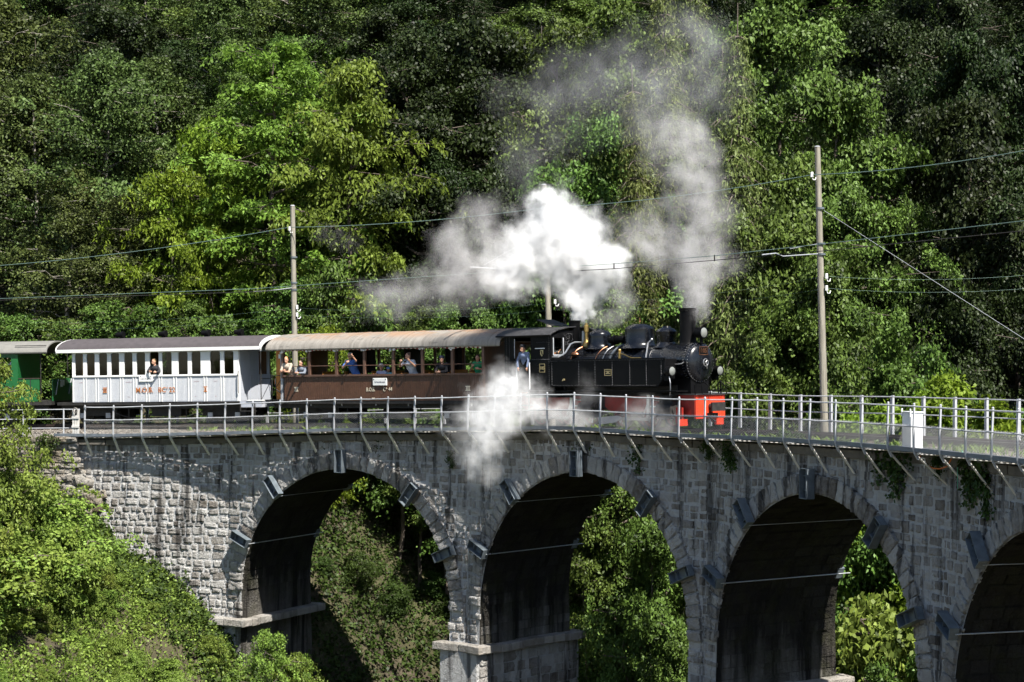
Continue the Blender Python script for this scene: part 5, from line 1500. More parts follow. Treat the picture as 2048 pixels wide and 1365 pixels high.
    for q in range(5): hc.append(('e', hd - f * 0.02 + up * 0.105 + rt * random.uniform(-0.05, 0.05) + f * random.uniform(-0.04, 0.05), (0.04, 0.04, 0.022)))
    if hat is None or hat[0] != 'bald':
        me = caps_mesh(hc, 0.014); me.materials.clear(); me.materials.append(cloth(hair)); lnk(bpy.data.objects.new('hair', me), p)
    b = MB()
    for q in (-1, 1): b.sphere(hd + f * 0.088 + rt * 0.03 * q + up * 0.008, (0.011, 0.011, 0.008), 8, 5)
    b.build('eyes', cloth((0.02, 0.015, 0.012)), p)
    if hat and hat[0] in ('cap', 'brim', 'kepi'):
        b = MB(); T = hd + up * 0.055
        if hat[0] == 'brim': b.lathe([(0.0, 0.10), (0.07, 0.10), (0.092, 0.06), (0.096, 0.0), (0.16, -0.015), (0.165, -0.008), (0.10, 0.012)], T, 'z', 20)
        else:
            b.lathe([(0.0, 0.085), (0.08, 0.08), (0.108 if hat[0] == 'kepi' else 0.096, 0.045), (0.098, 0.0), (0.092, -0.01)], T, 'z', 20)
            b.prism([(rt.x * -0.07, rt.y * -0.07), (f.x * 0.09 + rt.x * -0.06, f.y * 0.09 + rt.y * -0.06), (f.x * 0.155, f.y * 0.155), (f.x * 0.09 + rt.x * 0.06, f.y * 0.09 + rt.y * 0.06), (rt.x * 0.07, rt.y * 0.07)], 0, 0.012, 'z')
            for i in range(len(b.v) - 10, len(b.v)): b.v[i] = tuple(Vector(b.v[i]) + T)
        b.build('hat', cloth(hat[1]), p, True)
    if extra == 'glasses':
        b = MB()
        for q in (-1, 1): b.sphere(hd + f * 0.096 + rt * 0.031 * q + up * 0.010, (0.027, 0.016, 0.02), 8, 5)
        b.tube([hd + f * 0.10 - rt * 0.03 + up * 0.014, hd + f * 0.10 + rt * 0.03 + up * 0.014], 0.005, 5); b.build('sunglasses', cloth((0.01, 0.01, 0.012)), p)
    if extra == 'dress':
        b = MB(); b.lathe([(0.20, 0.06), (0.21, -0.05), (0.26, -0.4)], (0, 0, 0), 'z', 18); b.build('skirt', cloth(shirt), p, True)
    return p
bpy.context.view_layer.update()
LM, BM_, WM, GM = (Matrix(o_.matrix_world) for o_ in (lo, bc, wc, gc))
person('train driver in blue jacket and dark cap leaning out of the cab window', lo, LM, (-3.22, -1.02, 2.02), (0.05, -0.16), 1.0, (0.16, 0.20, 0.31), 'long', (0.04, 0.05, 0.08), (0.05, 0.04, 0.03), ('kepi', (0.012, 0.013, 0.018)), (((-0.09, -0.05, -0.22), (-0.03, -0.10, -0.46)), ((0.09, -0.05, -0.22), (0.06, -0.10, -0.46))), (-0.25, -0.9, -0.35))
person('blond passenger in dark top leaning out of a white coach window', wc, WM, (0.42, -1.02, 1.80), (-0.05, -0.22), 0.98, (0.02, 0.02, 0.025), 'long', hair=(0.42, 0.26, 0.12), arms=(((-0.08, -0.12, -0.2), (0.02, -0.18, -0.20)), ((0.06, -0.1, -0.2), (0.0, -0.22, -0.22))), face=(-0.35, -0.9, -0.2))
person('ginger-haired passenger in beige shirt leaning on the sill with folded arms', bc, BM_, (-3.78, -1.0, 1.76), (-0.08, -0.28), 1.02, (0.42, 0.36, 0.29), 'short', (0.06, 0.07, 0.05), (0.50, 0.26, 0.10), None, (((-0.02, -0.16, -0.26), (0.20, -0.27, -0.22)), ((0.02, -0.16, -0.26), (-0.20, -0.24, -0.24))), (0.25, -0.9, -0.35))
person('passenger in grey hooded jacket resting both hands on the sill', bc, BM_, (-3.10, -0.98, 1.70), (-0.08, -0.28), 0.92, (0.17, 0.19, 0.23), 'long', (0.1, 0.1, 0.12), (0.10, 0.06, 0.04), None, (((-0.05, -0.14, -0.22), (0.08, -0.32, -0.22)), ((0.05, -0.14, -0.22), (-0.1, -0.32, -0.22))), (-0.1, -0.9, -0.45))
person('grey-haired man in blue shirt and sunglasses with one fist raised', bc, BM_, (-0.78, -0.98, 1.84), (-0.10, -0.18), 1.04, (0.05, 0.13, 0.40), 'short', (0.10, 0.14, 0.30), (0.35, 0.32, 0.30), None, (((-0.02, -0.20, -0.22), (0.20, -0.26, -0.06)), ((0.16, -0.12, 0.02), (0.16, -0.3, 0.16))), (0.3, -0.9, -0.2), True, 'glasses')
person('seated passenger in white brimmed hat and pale lilac shirt', bc, BM_, (0.32, -0.86, 1.47), (0.05, -0.06), 0.95, (0.42, 0.42, 0.58), 'short', (0.1, 0.1, 0.12), (0.2, 0.15, 0.1), ('brim', (0.62, 0.60, 0.54)), (((-0.07, -0.05, -0.22), (0.05, -0.20, -0.12)), ((0.07, -0.05, -0.22), (-0.02, -0.20, -0.14))), (0.3, -0.9, -0.3), False)
person('child in blue cap sitting beside the passenger in the white hat', bc, BM_, (0.70, -0.86, 1.52), (-0.02, -0.06), 0.74, (0.10, 0.35, 0.42), 'short', (0.1, 0.1, 0.12), (0.2, 0.15, 0.1), ('cap', (0.18, 0.33, 0.62)), (((-0.07, -0.05, -0.22), (0.05, -0.20, -0.12)), ((0.07, -0.05, -0.22), (-0.02, -0.20, -0.14))), (0.1, -0.95, -0.2), False)
ph = person('man in pale striped T-shirt holding up a phone with both hands', bc, BM_, (1.90, -0.98, 1.80), (-0.06, -0.18), 1.05, (0.50, 0.54, 0.62), 'short', (0.12, 0.14, 0.2), (0.12, 0.08, 0.06), None, (((-0.14, -0.10, -0.16), (0.02, -0.28, -0.02)), ((0.14, -0.10, -0.16), (0.06, -0.28, 0.0))), (-0.25, -0.9, -0.25))
b = MB(); b.box(-0.08, 0.08, -0.006, 0.006, -0.04, 0.04); phone = b.build('phone', M['black_paint'], None, bevel=0.004)
phone.matrix_world = BM_ @ Matrix.Translation((1.90, -1.50, 2.31)) @ Matrix.Rotation(-0.2, 4, 'Z'); tag(phone, 'dark phone held up sideways by the man in the pale T-shirt', 'phone')
person('passenger in black top and dark cap at the coach window', bc, BM_, (3.42, -0.96, 1.70), (-0.05, -0.25), 1.0, (0.012, 0.012, 0.016), 'long', hair=(0.1, 0.06, 0.05), hat=('cap', (0.03, 0.035, 0.07)), arms=(((-0.05, -0.12, -0.24), (0.10, -0.30, -0.26)), ((0.05, -0.12, -0.24), (-0.08, -0.30, -0.26))), face=(0.1, -0.95, -0.2))
person('dark-haired woman in green dress with a hand at her chest', bc, BM_, (4.72, -0.90, 1.74), (0.05, -0.12), 0.97, (0.02, 0.26, 0.11), 'short', (0.03, 0.2, 0.1), (0.045, 0.022, 0.02), None, (((-0.10, -0.05, -0.24), (0.08, -0.22, -0.12)), ((0.09, -0.02, -0.22), (-0.02, -0.18, -0.20))), (0.3, -0.9, -0.1), True, 'dress', True)
person('passenger with white hat in the green coach window', gc, GM, (4.32, -0.86, 1.76), (0.02, -0.08), 0.95, (0.10, 0.10, 0.18), 'short', hair=(0.3, 0.25, 0.2), hat=('brim', (0.78, 0.77, 0.74)), face=(0.3, -0.9, -0.2))
person('passenger in yellow top in the green coach window', gc, GM, (3.45, -0.86, 1.74), (0.02, -0.08), 0.95, (0.60, 0.40, 0.04), 'short', hair=(0.15, 0.1, 0.06), face=(0.1, -0.9, -0.2))
# ------------------------------------------------------------------ poles, wires, cabinet, cables
def s_at(px, n):
    best = None
    for i in range(-400, 1000):
        s_ = i * 0.06; x, y = P(s_, n)
        e = abs(1024 + FPX * x / y - px)
        if best is None or e < best[0]: best = (e, s_)
    return best[1]
def depth_at(px, n): return P(s_at(px, n), n)[1]
NP_ = 5.75
POLES = []
def pole(px_b, py_b, px_t, py_t, label, r0=0.14, r1=0.10, n=NP_):
    Y = depth_at(px_b, n); b0 = at(px_b, py_b, Y); t0 = at(px_t, py_t, Y)
    d = (t0 - b0)
    o = empty('catenary_pole', b0); tag(o, label, 'pole', 'timber poles of the overhead line')
    b = MB(); b.cyl((0, 0, -1.2), d, r0, r1, 14); b.build('shaft', M['pole'], o, True)
    b = MB(); b.cyl(d, d + Vector((0, 0, 0.03)), r1 + 0.01, r1 * 0.6, 14); b.build('cap', M['steel_grey'], o)
    POLES.append((o, b0, t0, Y))
    return o, Y
def on(o, *ws): return [Vector(w) - Vector(o.location) for w in ws]
pA, YA = pole(592, 800, 585, 412, 'timber pole rising behind the gap between white and brown coaches', 0.13, 0.095)
pC, YC = pole(1105, 800, 1088, 370, 'timber pole behind the locomotive cab half hidden in steam', 0.13, 0.095)
pB, YB = pole(1651, 862, 1635, 294, 'tall timber pole standing behind the far railing ahead of the locomotive', 0.125, 0.09, 5.6)
def insul(o, px, py, Y, side=-1):
    q, = on(o, at(px, py, Y - 0.12))
    b = MB(); b.cyl(q + Vector((0, 0, -0.07)), q + Vector((0, 0, 0.09)), 0.05, 0.045, 10); b.build('insulator', M['porcelain'], o)
    b = MB(); b.tube([q + Vector((0, 0, -0.06)), q + Vector((0.04, 0, -0.16)), q + Vector((0.10, 0, -0.16)), q + Vector((0.14, 0.08, -0.08))], 0.016, 6); b.build('insulator_pin', M['porcelain'], o)
insul(pA, 579, 458, YA); insul(pB, 1624, 350, YB); insul(pA, 594, 615, YA); insul(pA, 594, 630, YA); insul(pB, 1653, 553, YB); insul(pB, 1653, 577, YB); insul(pC, 1110, 604, YC)
for o, px, pys, Y in ((pA, 588, (515, 566, 580), YA), (pB, 1640, (417, 488, 509), YB)):
    for py in pys:
        q, = on(o, at(px + (py - 400) * 0.025 * (o is pB), py, Y)); b = MB(); b.cyl(q - Vector((0, 0, 0.03)), q + Vector((0, 0, 0.03)), 0.135, seg=14); b.build('clamp_band', M['bracket_steel'], o)
def arm(o, pts, r, m, name='arm'):
    b = MB(); b.tube(on(o, *pts), r, 8); b.build(name, m, o, True)
def armpts(px0, py0, Y0_, px1, py1, Y1_): return [at(px0, py0, Y0_), at(px1, py1, Y1_)]
# registration arms reach over the track
arm(pB, [at(1638, 508, YB), at(1566, 513, YB - 1.6), at(1552, 507, YB - 1.9), at(1524, 510, YB - 2.4)], 0.018, M['wire_pale'])
arm(pB, [at(1636, 488, YB), at(1580, 498, YB - 1.4)], 0.008, M['wire_pale'], 'stay')
arm(pA, [at(585, 576, YA), at(540, 582, YA - 1.3), at(507, 584, YA - 2.3)], 0.018, M['wire_pale'])
arm(pC, [at(1098, 546, YC), at(1050, 541, YC - 1.2), at(941, 535, YC - 3.7)], 0.035, M['steel_grey'], 'cantilever')
arm(pC, [at(1092, 460, YC), at(967, 531, YC - 3.1)], 0.010, M['wire_pale'], 'stay')
arm(pC, [at(1000, 553, YC - 2.2), at(1048, 549, YC - 1.6)], 0.016, M['steel_grey'], 'steady_arm')
for px, py in ((998, 541), (1045, 541), (1042, 552)):
    q, = on(pC, at(px, py, YC - (1098 - px) * 0.0237)); b = MB(); b.cyl(q - Vector((0, 0, 0.09)), q + Vector((0, 0, 0.03)), 0.06, 0.05, 10); b.build('insulator', M['bracket_steel'], pC)
def wire(name, pts, r, m, label, sag=0.0, group=None):
    out = []
    for a, c in zip(pts[:-1], pts[1:]):
        for k in range(10):
            t = k / 10; p = a.lerp(c, t); p.z -= 4 * sag * t * (1 - t) * (a - c).length / 20; out.append(p)
    out.append(pts[-1])
    org = Vector(pts[0]); b = MB(); b.tube([p - org for p in out], r, 5)
    o = b.build(name, m); o.location = org; tag(o, label, 'wire', group); return o
def dn(px, n): return depth_at(px, n)
wire('feeder_wire', [at(-60, 536, dn(5, NP_) + 1), at(579, 455, YA - 0.12), at(1088, 416, YC - 0.1), at(1624, 350, YB - 0.12), at(2048, 302, dn(2044, 5.5)), at(2190, 288, 44)], 0.013, M['wire'], 'greenish feeder wire running along the pole tops', 0.25)
wire('messenger_wire', [at(-60, 600, dn(5, NT) + 1), at(507, 578, YA - 2.4), at(719, 563, dn(719, NT)), at(919, 549, dn(919, NT)), at(1075, 538, dn(1075, NT)), at(1228, 528, dn(1228, NT)), at(1429, 512, dn(1429, NT)), at(1640, 489, dn(1640, NT)), at(2048, 442, dn(2044, NT)), at(2190, 430, 42)], 0.011, M['wire'], 'thin upper catenary wire above the contact wire')
wire('contact_wire', [at(-60, 603, dn(5, NT) + 1), at(507, 584, YA - 2.4), at(719, 570, dn(719, NT)), at(919, 557, dn(919, NT)), at(1075, 546, dn(1075, NT)), at(1228, 538, dn(1228, NT)), at(1429, 521, dn(1429, NT)), at(1640, 503, dn(1640, NT)), at(2048, 462, dn(2044, NT)), at(2190, 450, 42)], 0.012, M['under_dark'], 'dark contact wire hanging over the track')
for k, px in enumerate((719, 919, 1075, 1228, 1429)):
    y0 = np.interp(px, (719, 919, 1075, 1228, 1429), (563, 549, 538, 528, 512)); D = dn(px, NT)
    org = at(px, y0 + 9, D); b = MB(); b.cyl((0, 0, -0.03), (0, 0, 0.17), 0.02, seg=6); o = b.build('dropper', M['under_dark']); o.location = org
    tag(o, 'short dropper joining the catenary wire to the contact wire', 'wire dropper', 'droppers of the overhead line')
wire('guy_wire', [at(1646, 420, YB), at(2048, 678, YB - 5), at(2420, 920, YB - 10)], 0.007, M['wire_pale'], 'pale guy wire slanting down from the tall pole')
wire('telephone_wire', [at(-60, 640, dn(5, NP_) + 4), at(592, 616, YA), at(1110, 606, YC), at(1653, 553, YB), at(2060, 550, 62)], 0.0025, M['wire'], 'upper of two thin telephone wires low on the poles', 0.35)
wire('telephone_wire', [at(-60, 655, dn(5, NP_) + 4), at(594, 630, YA), at(1110, 620, YC), at(1653, 577, YB), at(2060, 577, 62)], 0.0025, M['wire'], 'lower of two thin telephone wires low on the poles', 0.35)

sb = s_at(1824, 0.3)
cb = empty('cable_cabinet', PT(sb, 0.30, zw(sb) - 0.02), (0, 0, -heading(sb)))
tag(cb, 'white metal cable cabinet fixed behind the walkway railing', 'cabinet')
bx('casing', M['white_box'], cb, (-0.20, 0.22, -0.17, 0.17, 0.0, 0.90), bevel=0.008); bx('lid', M['white_box'], cb, (-0.22, 0.24, -0.19, 0.19, 0.901, 0.925)); bx('fixing_lug', M['white_box'], cb, (-0.2, -0.17, -0.20, -0.17, 0.8, 1.0), (0.2, 0.23, -0.20, -0.17, 0.8, 1.0))
def cable(px_py, n, r, m, name, label):
    pts = [at(px, py, depth_at(px, n)) for px, py in px_py]; org = Vector(pts[0]); b = MB(); b.tube([p - org for p in pts], r, 6)
    o = b.build(name, m, None, True); o.location = org; tag(o, label, 'cable')
cable([(1836, 896), (1840, 910), (1843, 920), (1852, 930), (1866, 937), (1880, 938), (1893, 934), (1899, 925), (1904, 915)], 0.45, 0.018, M['orange_cable'], 'orange_cable', 'orange cable looping below the white cabinet')
cable([(1842, 917), (1849, 917), (1851, 925), (1848, 934), (1849, 937)], 0.4, 0.016, M['porcelain'], 'white_cable', 'short white cable hanging below the white cabinet')
cable([(1923, 901), (1928, 911), (1938, 919), (1950, 920), (1962, 915)], 0.25, 0.010, M['green_cord'], 'green_cord', 'green cord sagging under the walkway edge')
cable([(1915, 935), (1915, 950), (1915, 978)], 0.4, 0.008, M['green_cord'], 'green_cord', 'thin green cord hanging straight down the wall')

# ------------------------------------------------------------------ vegetation
def norm(a): return a / np.maximum(1e-6, np.linalg.norm(a, axis=-1, keepdims=True))
def leaf_mesh(name, cen, nor, rad, per, L, W, m, droop=0.3, hang=0.25, seed=1, thick=0.25, curl=0.55):
    r = np.random.default_rng(seed); N = len(cen)
    cen = np.repeat(cen, per, 0); nor = np.repeat(norm(nor), per, 0); rad = np.repeat(rad, per)
    n = len(cen)
    ref = np.where(np.abs(nor[:, 2:3]) < 0.9, np.array([[0, 0, 1.0]]), np.array([[1.0, 0, 0]]))
    t1 = norm(np.cross(nor, ref)); t2 = np.cross(nor, t1)
    th = r.uniform(0, 2 * np.pi, n); rho = np.sqrt(r.uniform(0, 1, n))
    out = t1 * np.cos(th)[:, None] + t2 * np.sin(th)[:, None]
    pos = cen + out * (rho * rad)[:, None] + nor * (r.normal(0, thick, n) * rad)[:, None]
    pos[:, 2] -= droop * rho ** 2 * rad
    ax = norm(out * 0.8 + r.normal(0, curl, (n, 3)) + np.array([0, 0, -hang]))
    nn_ = norm(nor + r.normal(0, curl, (n, 3)))
    sd = norm(np.cross(ax, nn_))
    l = (L * r.uniform(0.65, 1.25, n))[:, None]; w = (W * r.uniform(0.7, 1.2, n))[:, None]
    up = np.cross(sd, ax)
    v = np.stack([pos - ax * l * 0.5, pos + sd * w * 0.5 - ax * l * 0.05 + up * w * 0.15, pos + ax * l * 0.5, pos - sd * w * 0.5 - ax * l * 0.05 + up * w * 0.15], 1).reshape(-1, 3)
    q = np.arange(n * 4).reshape(-1, 4)
    tint = np.repeat(np.clip(np.repeat(r.uniform(0, 1, N), per) * 0.5 + r.uniform(0, 0.55, n), 0, 1), 4)
    return np_mesh(name, v, q, m, tint)
def broad(seed, H, R, base, limbs, spl, srad, per, L, W, m, bark, flat=0.8, up=0.5, droop=0.35, trunk_r=0.2, hang=0.25, thick=0.2, vs_=0.15):
    r = np.random.default_rng(seed); tb = MB()
    tp = []; x = y = 0.0
    for k in range(9):
        tp.append(Vector((x, y, H * 0.84 * k / 8))); x += r.normal(0, 0.018) * H * 0.4; y += r.normal(0, 0.018) * H * 0.4
    tb.tube(tp, [trunk_r * (1 - 0.115 * k) if k < 8 else 0.012 for k in range(9)], 8)
    cen = []; nor = []; rad = []
    for i in range(limbs):
        t = (i + r.uniform(0, 1)) / limbs
        h = base + (0.99 - base) * t
        p0 = tp[0].lerp(tp[-1], h); k = h * 8; a_ = tp[min(8, int(k))]; c_ = tp[min(8, int(k) + 1)]; p0 = a_.lerp(c_, k - int(k))
        az = i * 2.399 + r.normal(0, 0.4)
        env = R * max(0.15, math.sin(PI * (0.16 + 0.80 * t)) ** 0.75) * r.uniform(0.62, 1.25)
        rise = up * (0.5 + t) * r.uniform(0.6, 1.4)
        d = Vector((math.cos(az), math.sin(az), rise)).normalized()
        pts = [p0]
        for q in range(1, 5):
            f = q / 4; pts.append(p0 + Vector((d.x * env * f, d.y * env * f, d.z * env * f - 0.15 * env * f * f + r.normal(0, 0.04) * env)))
        tb.tube(pts, [trunk_r * 0.42 * (1 - h * 0.5), trunk_r * 0.3, trunk_r * 0.2, trunk_r * 0.12, 0.015], 5)
        for q in range(spl):
            f = r.uniform(0.3, 1.05); kk = min(3, int(f * 4)); b0 = pts[kk].lerp(pts[kk + 1], min(1.2, f * 4 - kk))
            spread = env * 0.26 * (0.5 + f)
            c = np.array(b0) + r.normal(0, 1, 3) * np.array([spread * 0.75, spread * 0.75, spread * vs_])
            cen.append(c); od = np.array([c[0], c[1], 0.0]); od = od / max(0.1, np.linalg.norm(od))
            nor.append(np.array([0, 0, flat]) + od * 0.55 + r.normal(0, 0.28, 3)); rad.append(srad * r.uniform(0.6, 1.3))
            if q % 3 == 0: tb.tube([b0, Vector(c)], [0.022, 0.008], 4)
    me = leaf_mesh('crown', np.array(cen), np.array(nor), np.array(rad), per, L, W, m, droop, hang, seed + 1, thick)
    return tb.mesh('trunk', bark, True), me, H, R
def spruce(seed, H, R, m, bark, levels=34, sp=9):
    r = np.random.default_rng(seed); tb = MB(); tb.tube([(0, 0, 0), (0.05, 0, H * 0.5), (0, 0.05, H)], [0.26, 0.16, 0.02], 8)
    cen = []; nor = []; rad = []
    for i in range(levels):
        t = i / levels; z_ = H * (0.06 + 0.92 * t); L = R * (1 - t) ** 0.75 * r.uniform(0.8, 1.15) + 0.25
        for k in range(sp - int(4 * t)):
            az = i * 1.1 + k * 2 * PI / (sp - int(4 * t)) + r.normal(0, 0.2); d = np.array([math.cos(az), math.sin(az), 0])
            LL = L * r.uniform(0.75, 1.1)
            pts = [Vector((d[0] * LL * f, d[1] * LL * f, z_ + LL * (0.15 * f - 0.45 * f * f))) for f in (0, 0.35, 0.7, 1.0)]
            tb.tube(pts, [0.05, 0.035, 0.02, 0.008], 4)
            for f in np.arange(0.25, 1.05, 0.45 / max(0.8, LL)):
                c = np.array([d[0] * LL * f, d[1] * LL * f, z_ + LL * (0.15 * f - 0.45 * f * f)])
                side = np.array([-d[1], d[0], 0])
                for q in (-1, 0, 1):
                    cc = c + side * q * 0.30 * (1.2 - 0.5 * f) + np.array([0, 0, -0.22]) + r.normal(0, 0.07, 3)
                    cen.append(cc); nor.append(d * 0.9 + side * 0.5 * q + np.array([0, 0, 0.25]) + r.normal(0, 0.2, 3)); rad.append(0.36 * r.uniform(0.7, 1.2))
    me = leaf_mesh('crown', np.array(cen), np.array(nor), np.array(rad), 15, 0.20, 0.06, m, 0.5, 0.7, seed, 0.3, 0.55)
    return tb.mesh('trunk', bark, True), me, H, R

PROTO = {
 'acacia': broad(21, 17, 4.2, 0.12, 30, 13, 0.66, 66, 0.24, 0.11, M['leaf_bright'], M['bark'], 1.1, 0.35, 0.45, 0.2, 0.45, 0.16),
 'acacia2': broad(22, 15, 3.8, 0.08, 28, 13, 0.64, 66, 0.24, 0.11, M['leaf_bright'], M['bark'], 1.1, 0.3, 0.45, 0.18, 0.45, 0.16),
 'yellow': broad(23, 9, 3.0, 0.15, 22, 11, 0.6, 60, 0.22, 0.10, M['leaf_yellow'], M['bark'], 1.1, 0.3, 0.4, 0.12, 0.4, 0.16),
 'mid': broad(24, 20, 5.2, 0.07, 26, 24, 0.66, 108, 0.185, 0.12, M['leaf_mid'], M['bark'], 0.8, 0.45, 0.35, 0.26),
 'mid2': broad(25, 18, 4.6, 0.05, 25, 24, 0.62, 108, 0.18, 0.115, M['leaf_mid'], M['bark'], 0.7, 0.5, 0.35, 0.24),
 'dark': broad(26, 20, 5.0, 0.05, 26, 20, 0.70, 100, 0.18, 0.12, M['leaf_dark'], M['bark'], 0.9, 0.4, 0.4, 0.26),
 'dark2': broad(27, 18, 4.4, 0.04, 25, 20, 0.68, 100, 0.18, 0.12, M['leaf_dark'], M['bark'], 0.7, 0.45, 0.4, 0.24),
 'birch': broad(28, 18, 3.6, 0.10, 34, 14, 0.58, 70, 0.17, 0.11, M['leaf_olive'], M['bark_pale'], 0.35, 0.5, 0.8, 0.16, 0.9, 0.35),
 'spruce': spruce(29, 21, 3.6, M['needles'], M['bark']),
 'fir': spruce(39, 24, 3.3, M['fir_needles'], M['bark'], 34, 9),
 'slim': broad(40, 20, 2.6, 0.25, 30, 13, 0.55, 80, 0.17, 0.11, M['leaf_mid'], M['bark'], 0.8, 0.45, 0.35, 0.14),
 'slimy': broad(41, 22, 2.5, 0.45, 26, 16, 0.50, 84, 0.155, 0.095, M['leaf_yellow'], M['bark'], 0.8, 0.45, 0.35, 0.14),
 'small': broad(34, 8, 2.7, 0.06, 26, 9, 0.50, 60, 0.16, 0.105, M['leaf_mid'], M['bark'], 0.8, 0.6, 0.35, 0.10),
 'smalls': broad(35, 8, 2.7, 0.05, 26, 9, 0.46, 66, 0.14, 0.085, M['leaf_scrub'], M['bark'], 0.8, 0.6, 0.35, 0.09),
 'smally': broad(36, 8, 2.7, 0.05, 26, 9, 0.46, 66, 0.14, 0.085, M['leaf_yellow'], M['bark'], 0.8, 0.6, 0.35, 0.09),
 'bush': broad(30, 3.0, 1.5, 0.05, 16, 10, 0.34, 46, 0.14, 0.085, M['leaf_scrub'], M['bark'], 0.7, 0.8, 0.3, 0.05),
 'bush2': broad(31, 2.6, 1.6, 0.04, 16, 10, 0.32, 50, 0.12, 0.075, M['leaf_scrub'], M['bark'], 0.6, 0.9, 0.3, 0.05),
 'bushm': broad(32, 3.4, 1.7, 0.05, 18, 11, 0.36, 48, 0.15, 0.10, M['leaf_mid'], M['bark'], 0.7, 0.8, 0.3, 0.06),
 'bush_shade': broad(37, 3.2, 1.7, 0.05, 18, 11, 0.36, 48, 0.15, 0.10, M['ivy'], M['bark'], 0.7, 0.8, 0.3, 0.06),  # leaf colour darkened to stand for shade behind the arches
 'bushy': broad(33, 3.2, 1.8, 0.05, 20, 11, 0.34, 48, 0.15, 0.085, M['leaf_yellow'], M['bark'], 0.8, 0.7, 0.35, 0.05),
}
LBL = {
 'acacia': ('acacia_tree', 'bright green acacia tree with layered feathery foliage behind the train', 'tree', 'bright acacia trees behind the train'),
 'acacia2': ('acacia_tree', 'bright green acacia tree with layered feathery foliage behind the train', 'tree', 'bright acacia trees behind the train'),
 'yellow': ('young_tree', 'small yellow-green tree among the darker wood above the white coach', 'tree', 'yellow-green young trees above the coaches'),
 'mid': ('broadleaf_tree', 'mid green broadleaf tree with dense sunlit crown on the wooded slope', 'tree', 'mid green broadleaf trees on the slope'),
 'mid2': ('broadleaf_tree', 'mid green broadleaf tree with dense sunlit crown on the wooded slope', 'tree', 'mid green broadleaf trees on the slope'),
 'dark': ('broadleaf_tree', 'dark green broadleaf tree deep in the wood on the slope, leaves toned for shade', 'tree', 'dark broadleaf trees deep in the wood'),
 'dark2': ('broadleaf_tree', 'dark green broadleaf tree deep in the wood on the slope, leaves toned for shade', 'tree', 'dark broadleaf trees deep in the wood'),
 'birch': ('birch_tree', 'olive green birch with hanging twigs on the slope above the coaches', 'tree', 'olive birches on the slope'),
 'spruce': ('spruce_tree', 'spruce with drooping yellow-green branches behind the locomotive chimney', 'tree', 'drooping spruces behind the locomotive'),
 'fir': ('fir_tree', 'dark pointed fir standing among the broadleaf trees on the slope', 'tree', 'dark firs on the slope'),
 'slim': ('slender_tree', 'slender mid green tree rising out of the gorge behind the viaduct', 'tree', 'slender trees rising out of the gorge'),
 'slimy': ('yellow_tree', 'yellow-green leafy crown rising behind the far railing beside the white cabinet', 'tree', 'yellow-green crowns behind the railing'),
 'small': ('young_tree', 'mid green young tree at the foot of the wood', 'tree', 'young trees at the foot of the wood'),
 'smalls': ('tall_shrub', 'tall sunlit shrub with light green leaves', 'shrub', 'tall light green shrubs'),
 'smally': ('yellow_shrub', 'bright yellow-green shrub behind the far railing', 'shrub', 'yellow-green shrubs behind the railing'),
 'bush': ('scrub_bush', 'sunlit light green scrub bush on the bank below the retaining wall', 'bush', 'sunlit scrub on the bank'),
 'bush2': ('scrub_bush', 'sunlit light green scrub bush on the bank below the retaining wall', 'bush', 'sunlit scrub on the bank'),
 'bushm': ('undergrowth_bush', 'mid green bush in the undergrowth at the foot of the wood', 'bush', 'undergrowth bushes at the foot of the wood'),
 'bush_shade': ('shade_toned_bush', 'bush on the slope behind the arches, leaves darkened to stand for shade', 'bush', 'bushes darkened for shade behind the arches'),
 'bushy': ('yellow_bush', 'bright yellow-green bush behind the far railing', 'bush', 'yellow-green bushes behind the railing'),
}
random.seed(17)
def plant(kind, x, y, h, rad, base=None, label=None, group=None, rot=None):
    tm, cm, H, R = PROTO[kind]
    nm, lb, cat, gr = LBL[kind]
    z_ = (gz(x, y) - 0.15) if base is None else base
    o = empty(nm, (x, y, z_), (random.uniform(-0.04, 0.04), random.uniform(-0.04, 0.04), random.uniform(0, 6.28) if rot is None else rot))
    k_ = h / H; q_ = min(max(rad / R, k_ * 0.66), k_ * 1.45)
    o.scale = (q_, q_, k_)
    t = lnk(bpy.data.objects.new('trunk', tm), o); c = lnk(bpy.data.objects.new('crown', cm), o)
    tag(o, label or lb, cat, group or (gr if label is None else None))
    return o
def tree_px(kind, px, Y, top_py, rad, label=None, hmin=3.0):
    x = (px - 1024) / FPX * Y; b_ = gz(x, Y) - 0.2; top = (695 - top_py) / FPX * Y
    return plant(kind, x, Y, max(hmin, (top - b_) / (0.97 if kind in ('spruce', 'fir') else 0.87)), rad, b_, label)
# the trees one can tell apart
tree_px('acacia', 545, 86, 70, 4.3, 'tall bright green acacia behind the timber pole between the white and brown coaches'); tree_px('acacia2', 705, 85, 110, 3.6, 'bright green acacia standing behind the middle of the brown open coach'); tree_px('acacia2', 620, 90, 190, 4.0); tree_px('acacia', 480, 92, 250, 3.4)
tree_px('yellow', 425, 87, 235, 2.6); tree_px('yellow', 345, 85.5, 330, 2.3)
tree_px('birch', 205, 90, 90, 4.0); tree_px('birch', 320, 93, 105, 3.8); tree_px('birch', 60, 92, 130, 3.8); tree_px('birch', 130, 87, 330, 3.0); tree_px('birch', 268, 86, 380, 2.6)
tree_px('spruce', 1385, 84, -30, 3.4); tree_px('spruce', 1345, 88, -80, 3.4); tree_px('spruce', 1465, 77, 40, 3.0); tree_px('spruce', 1310, 80, 160, 2.8); tree_px('spruce', 1420, 79, 120, 3.0)
tree_px('mid', 1600, 86, -30, 5.4); tree_px('mid2', 1660, 82, 150, 4.4); tree_px('mid2', 1540, 80, 300, 3.4); tree_px('mid', 1690, 79, 330, 3.6); tree_px('mid2', 1640, 76, 480, 3.2); tree_px('mid', 1500, 90, 60, 4.2)
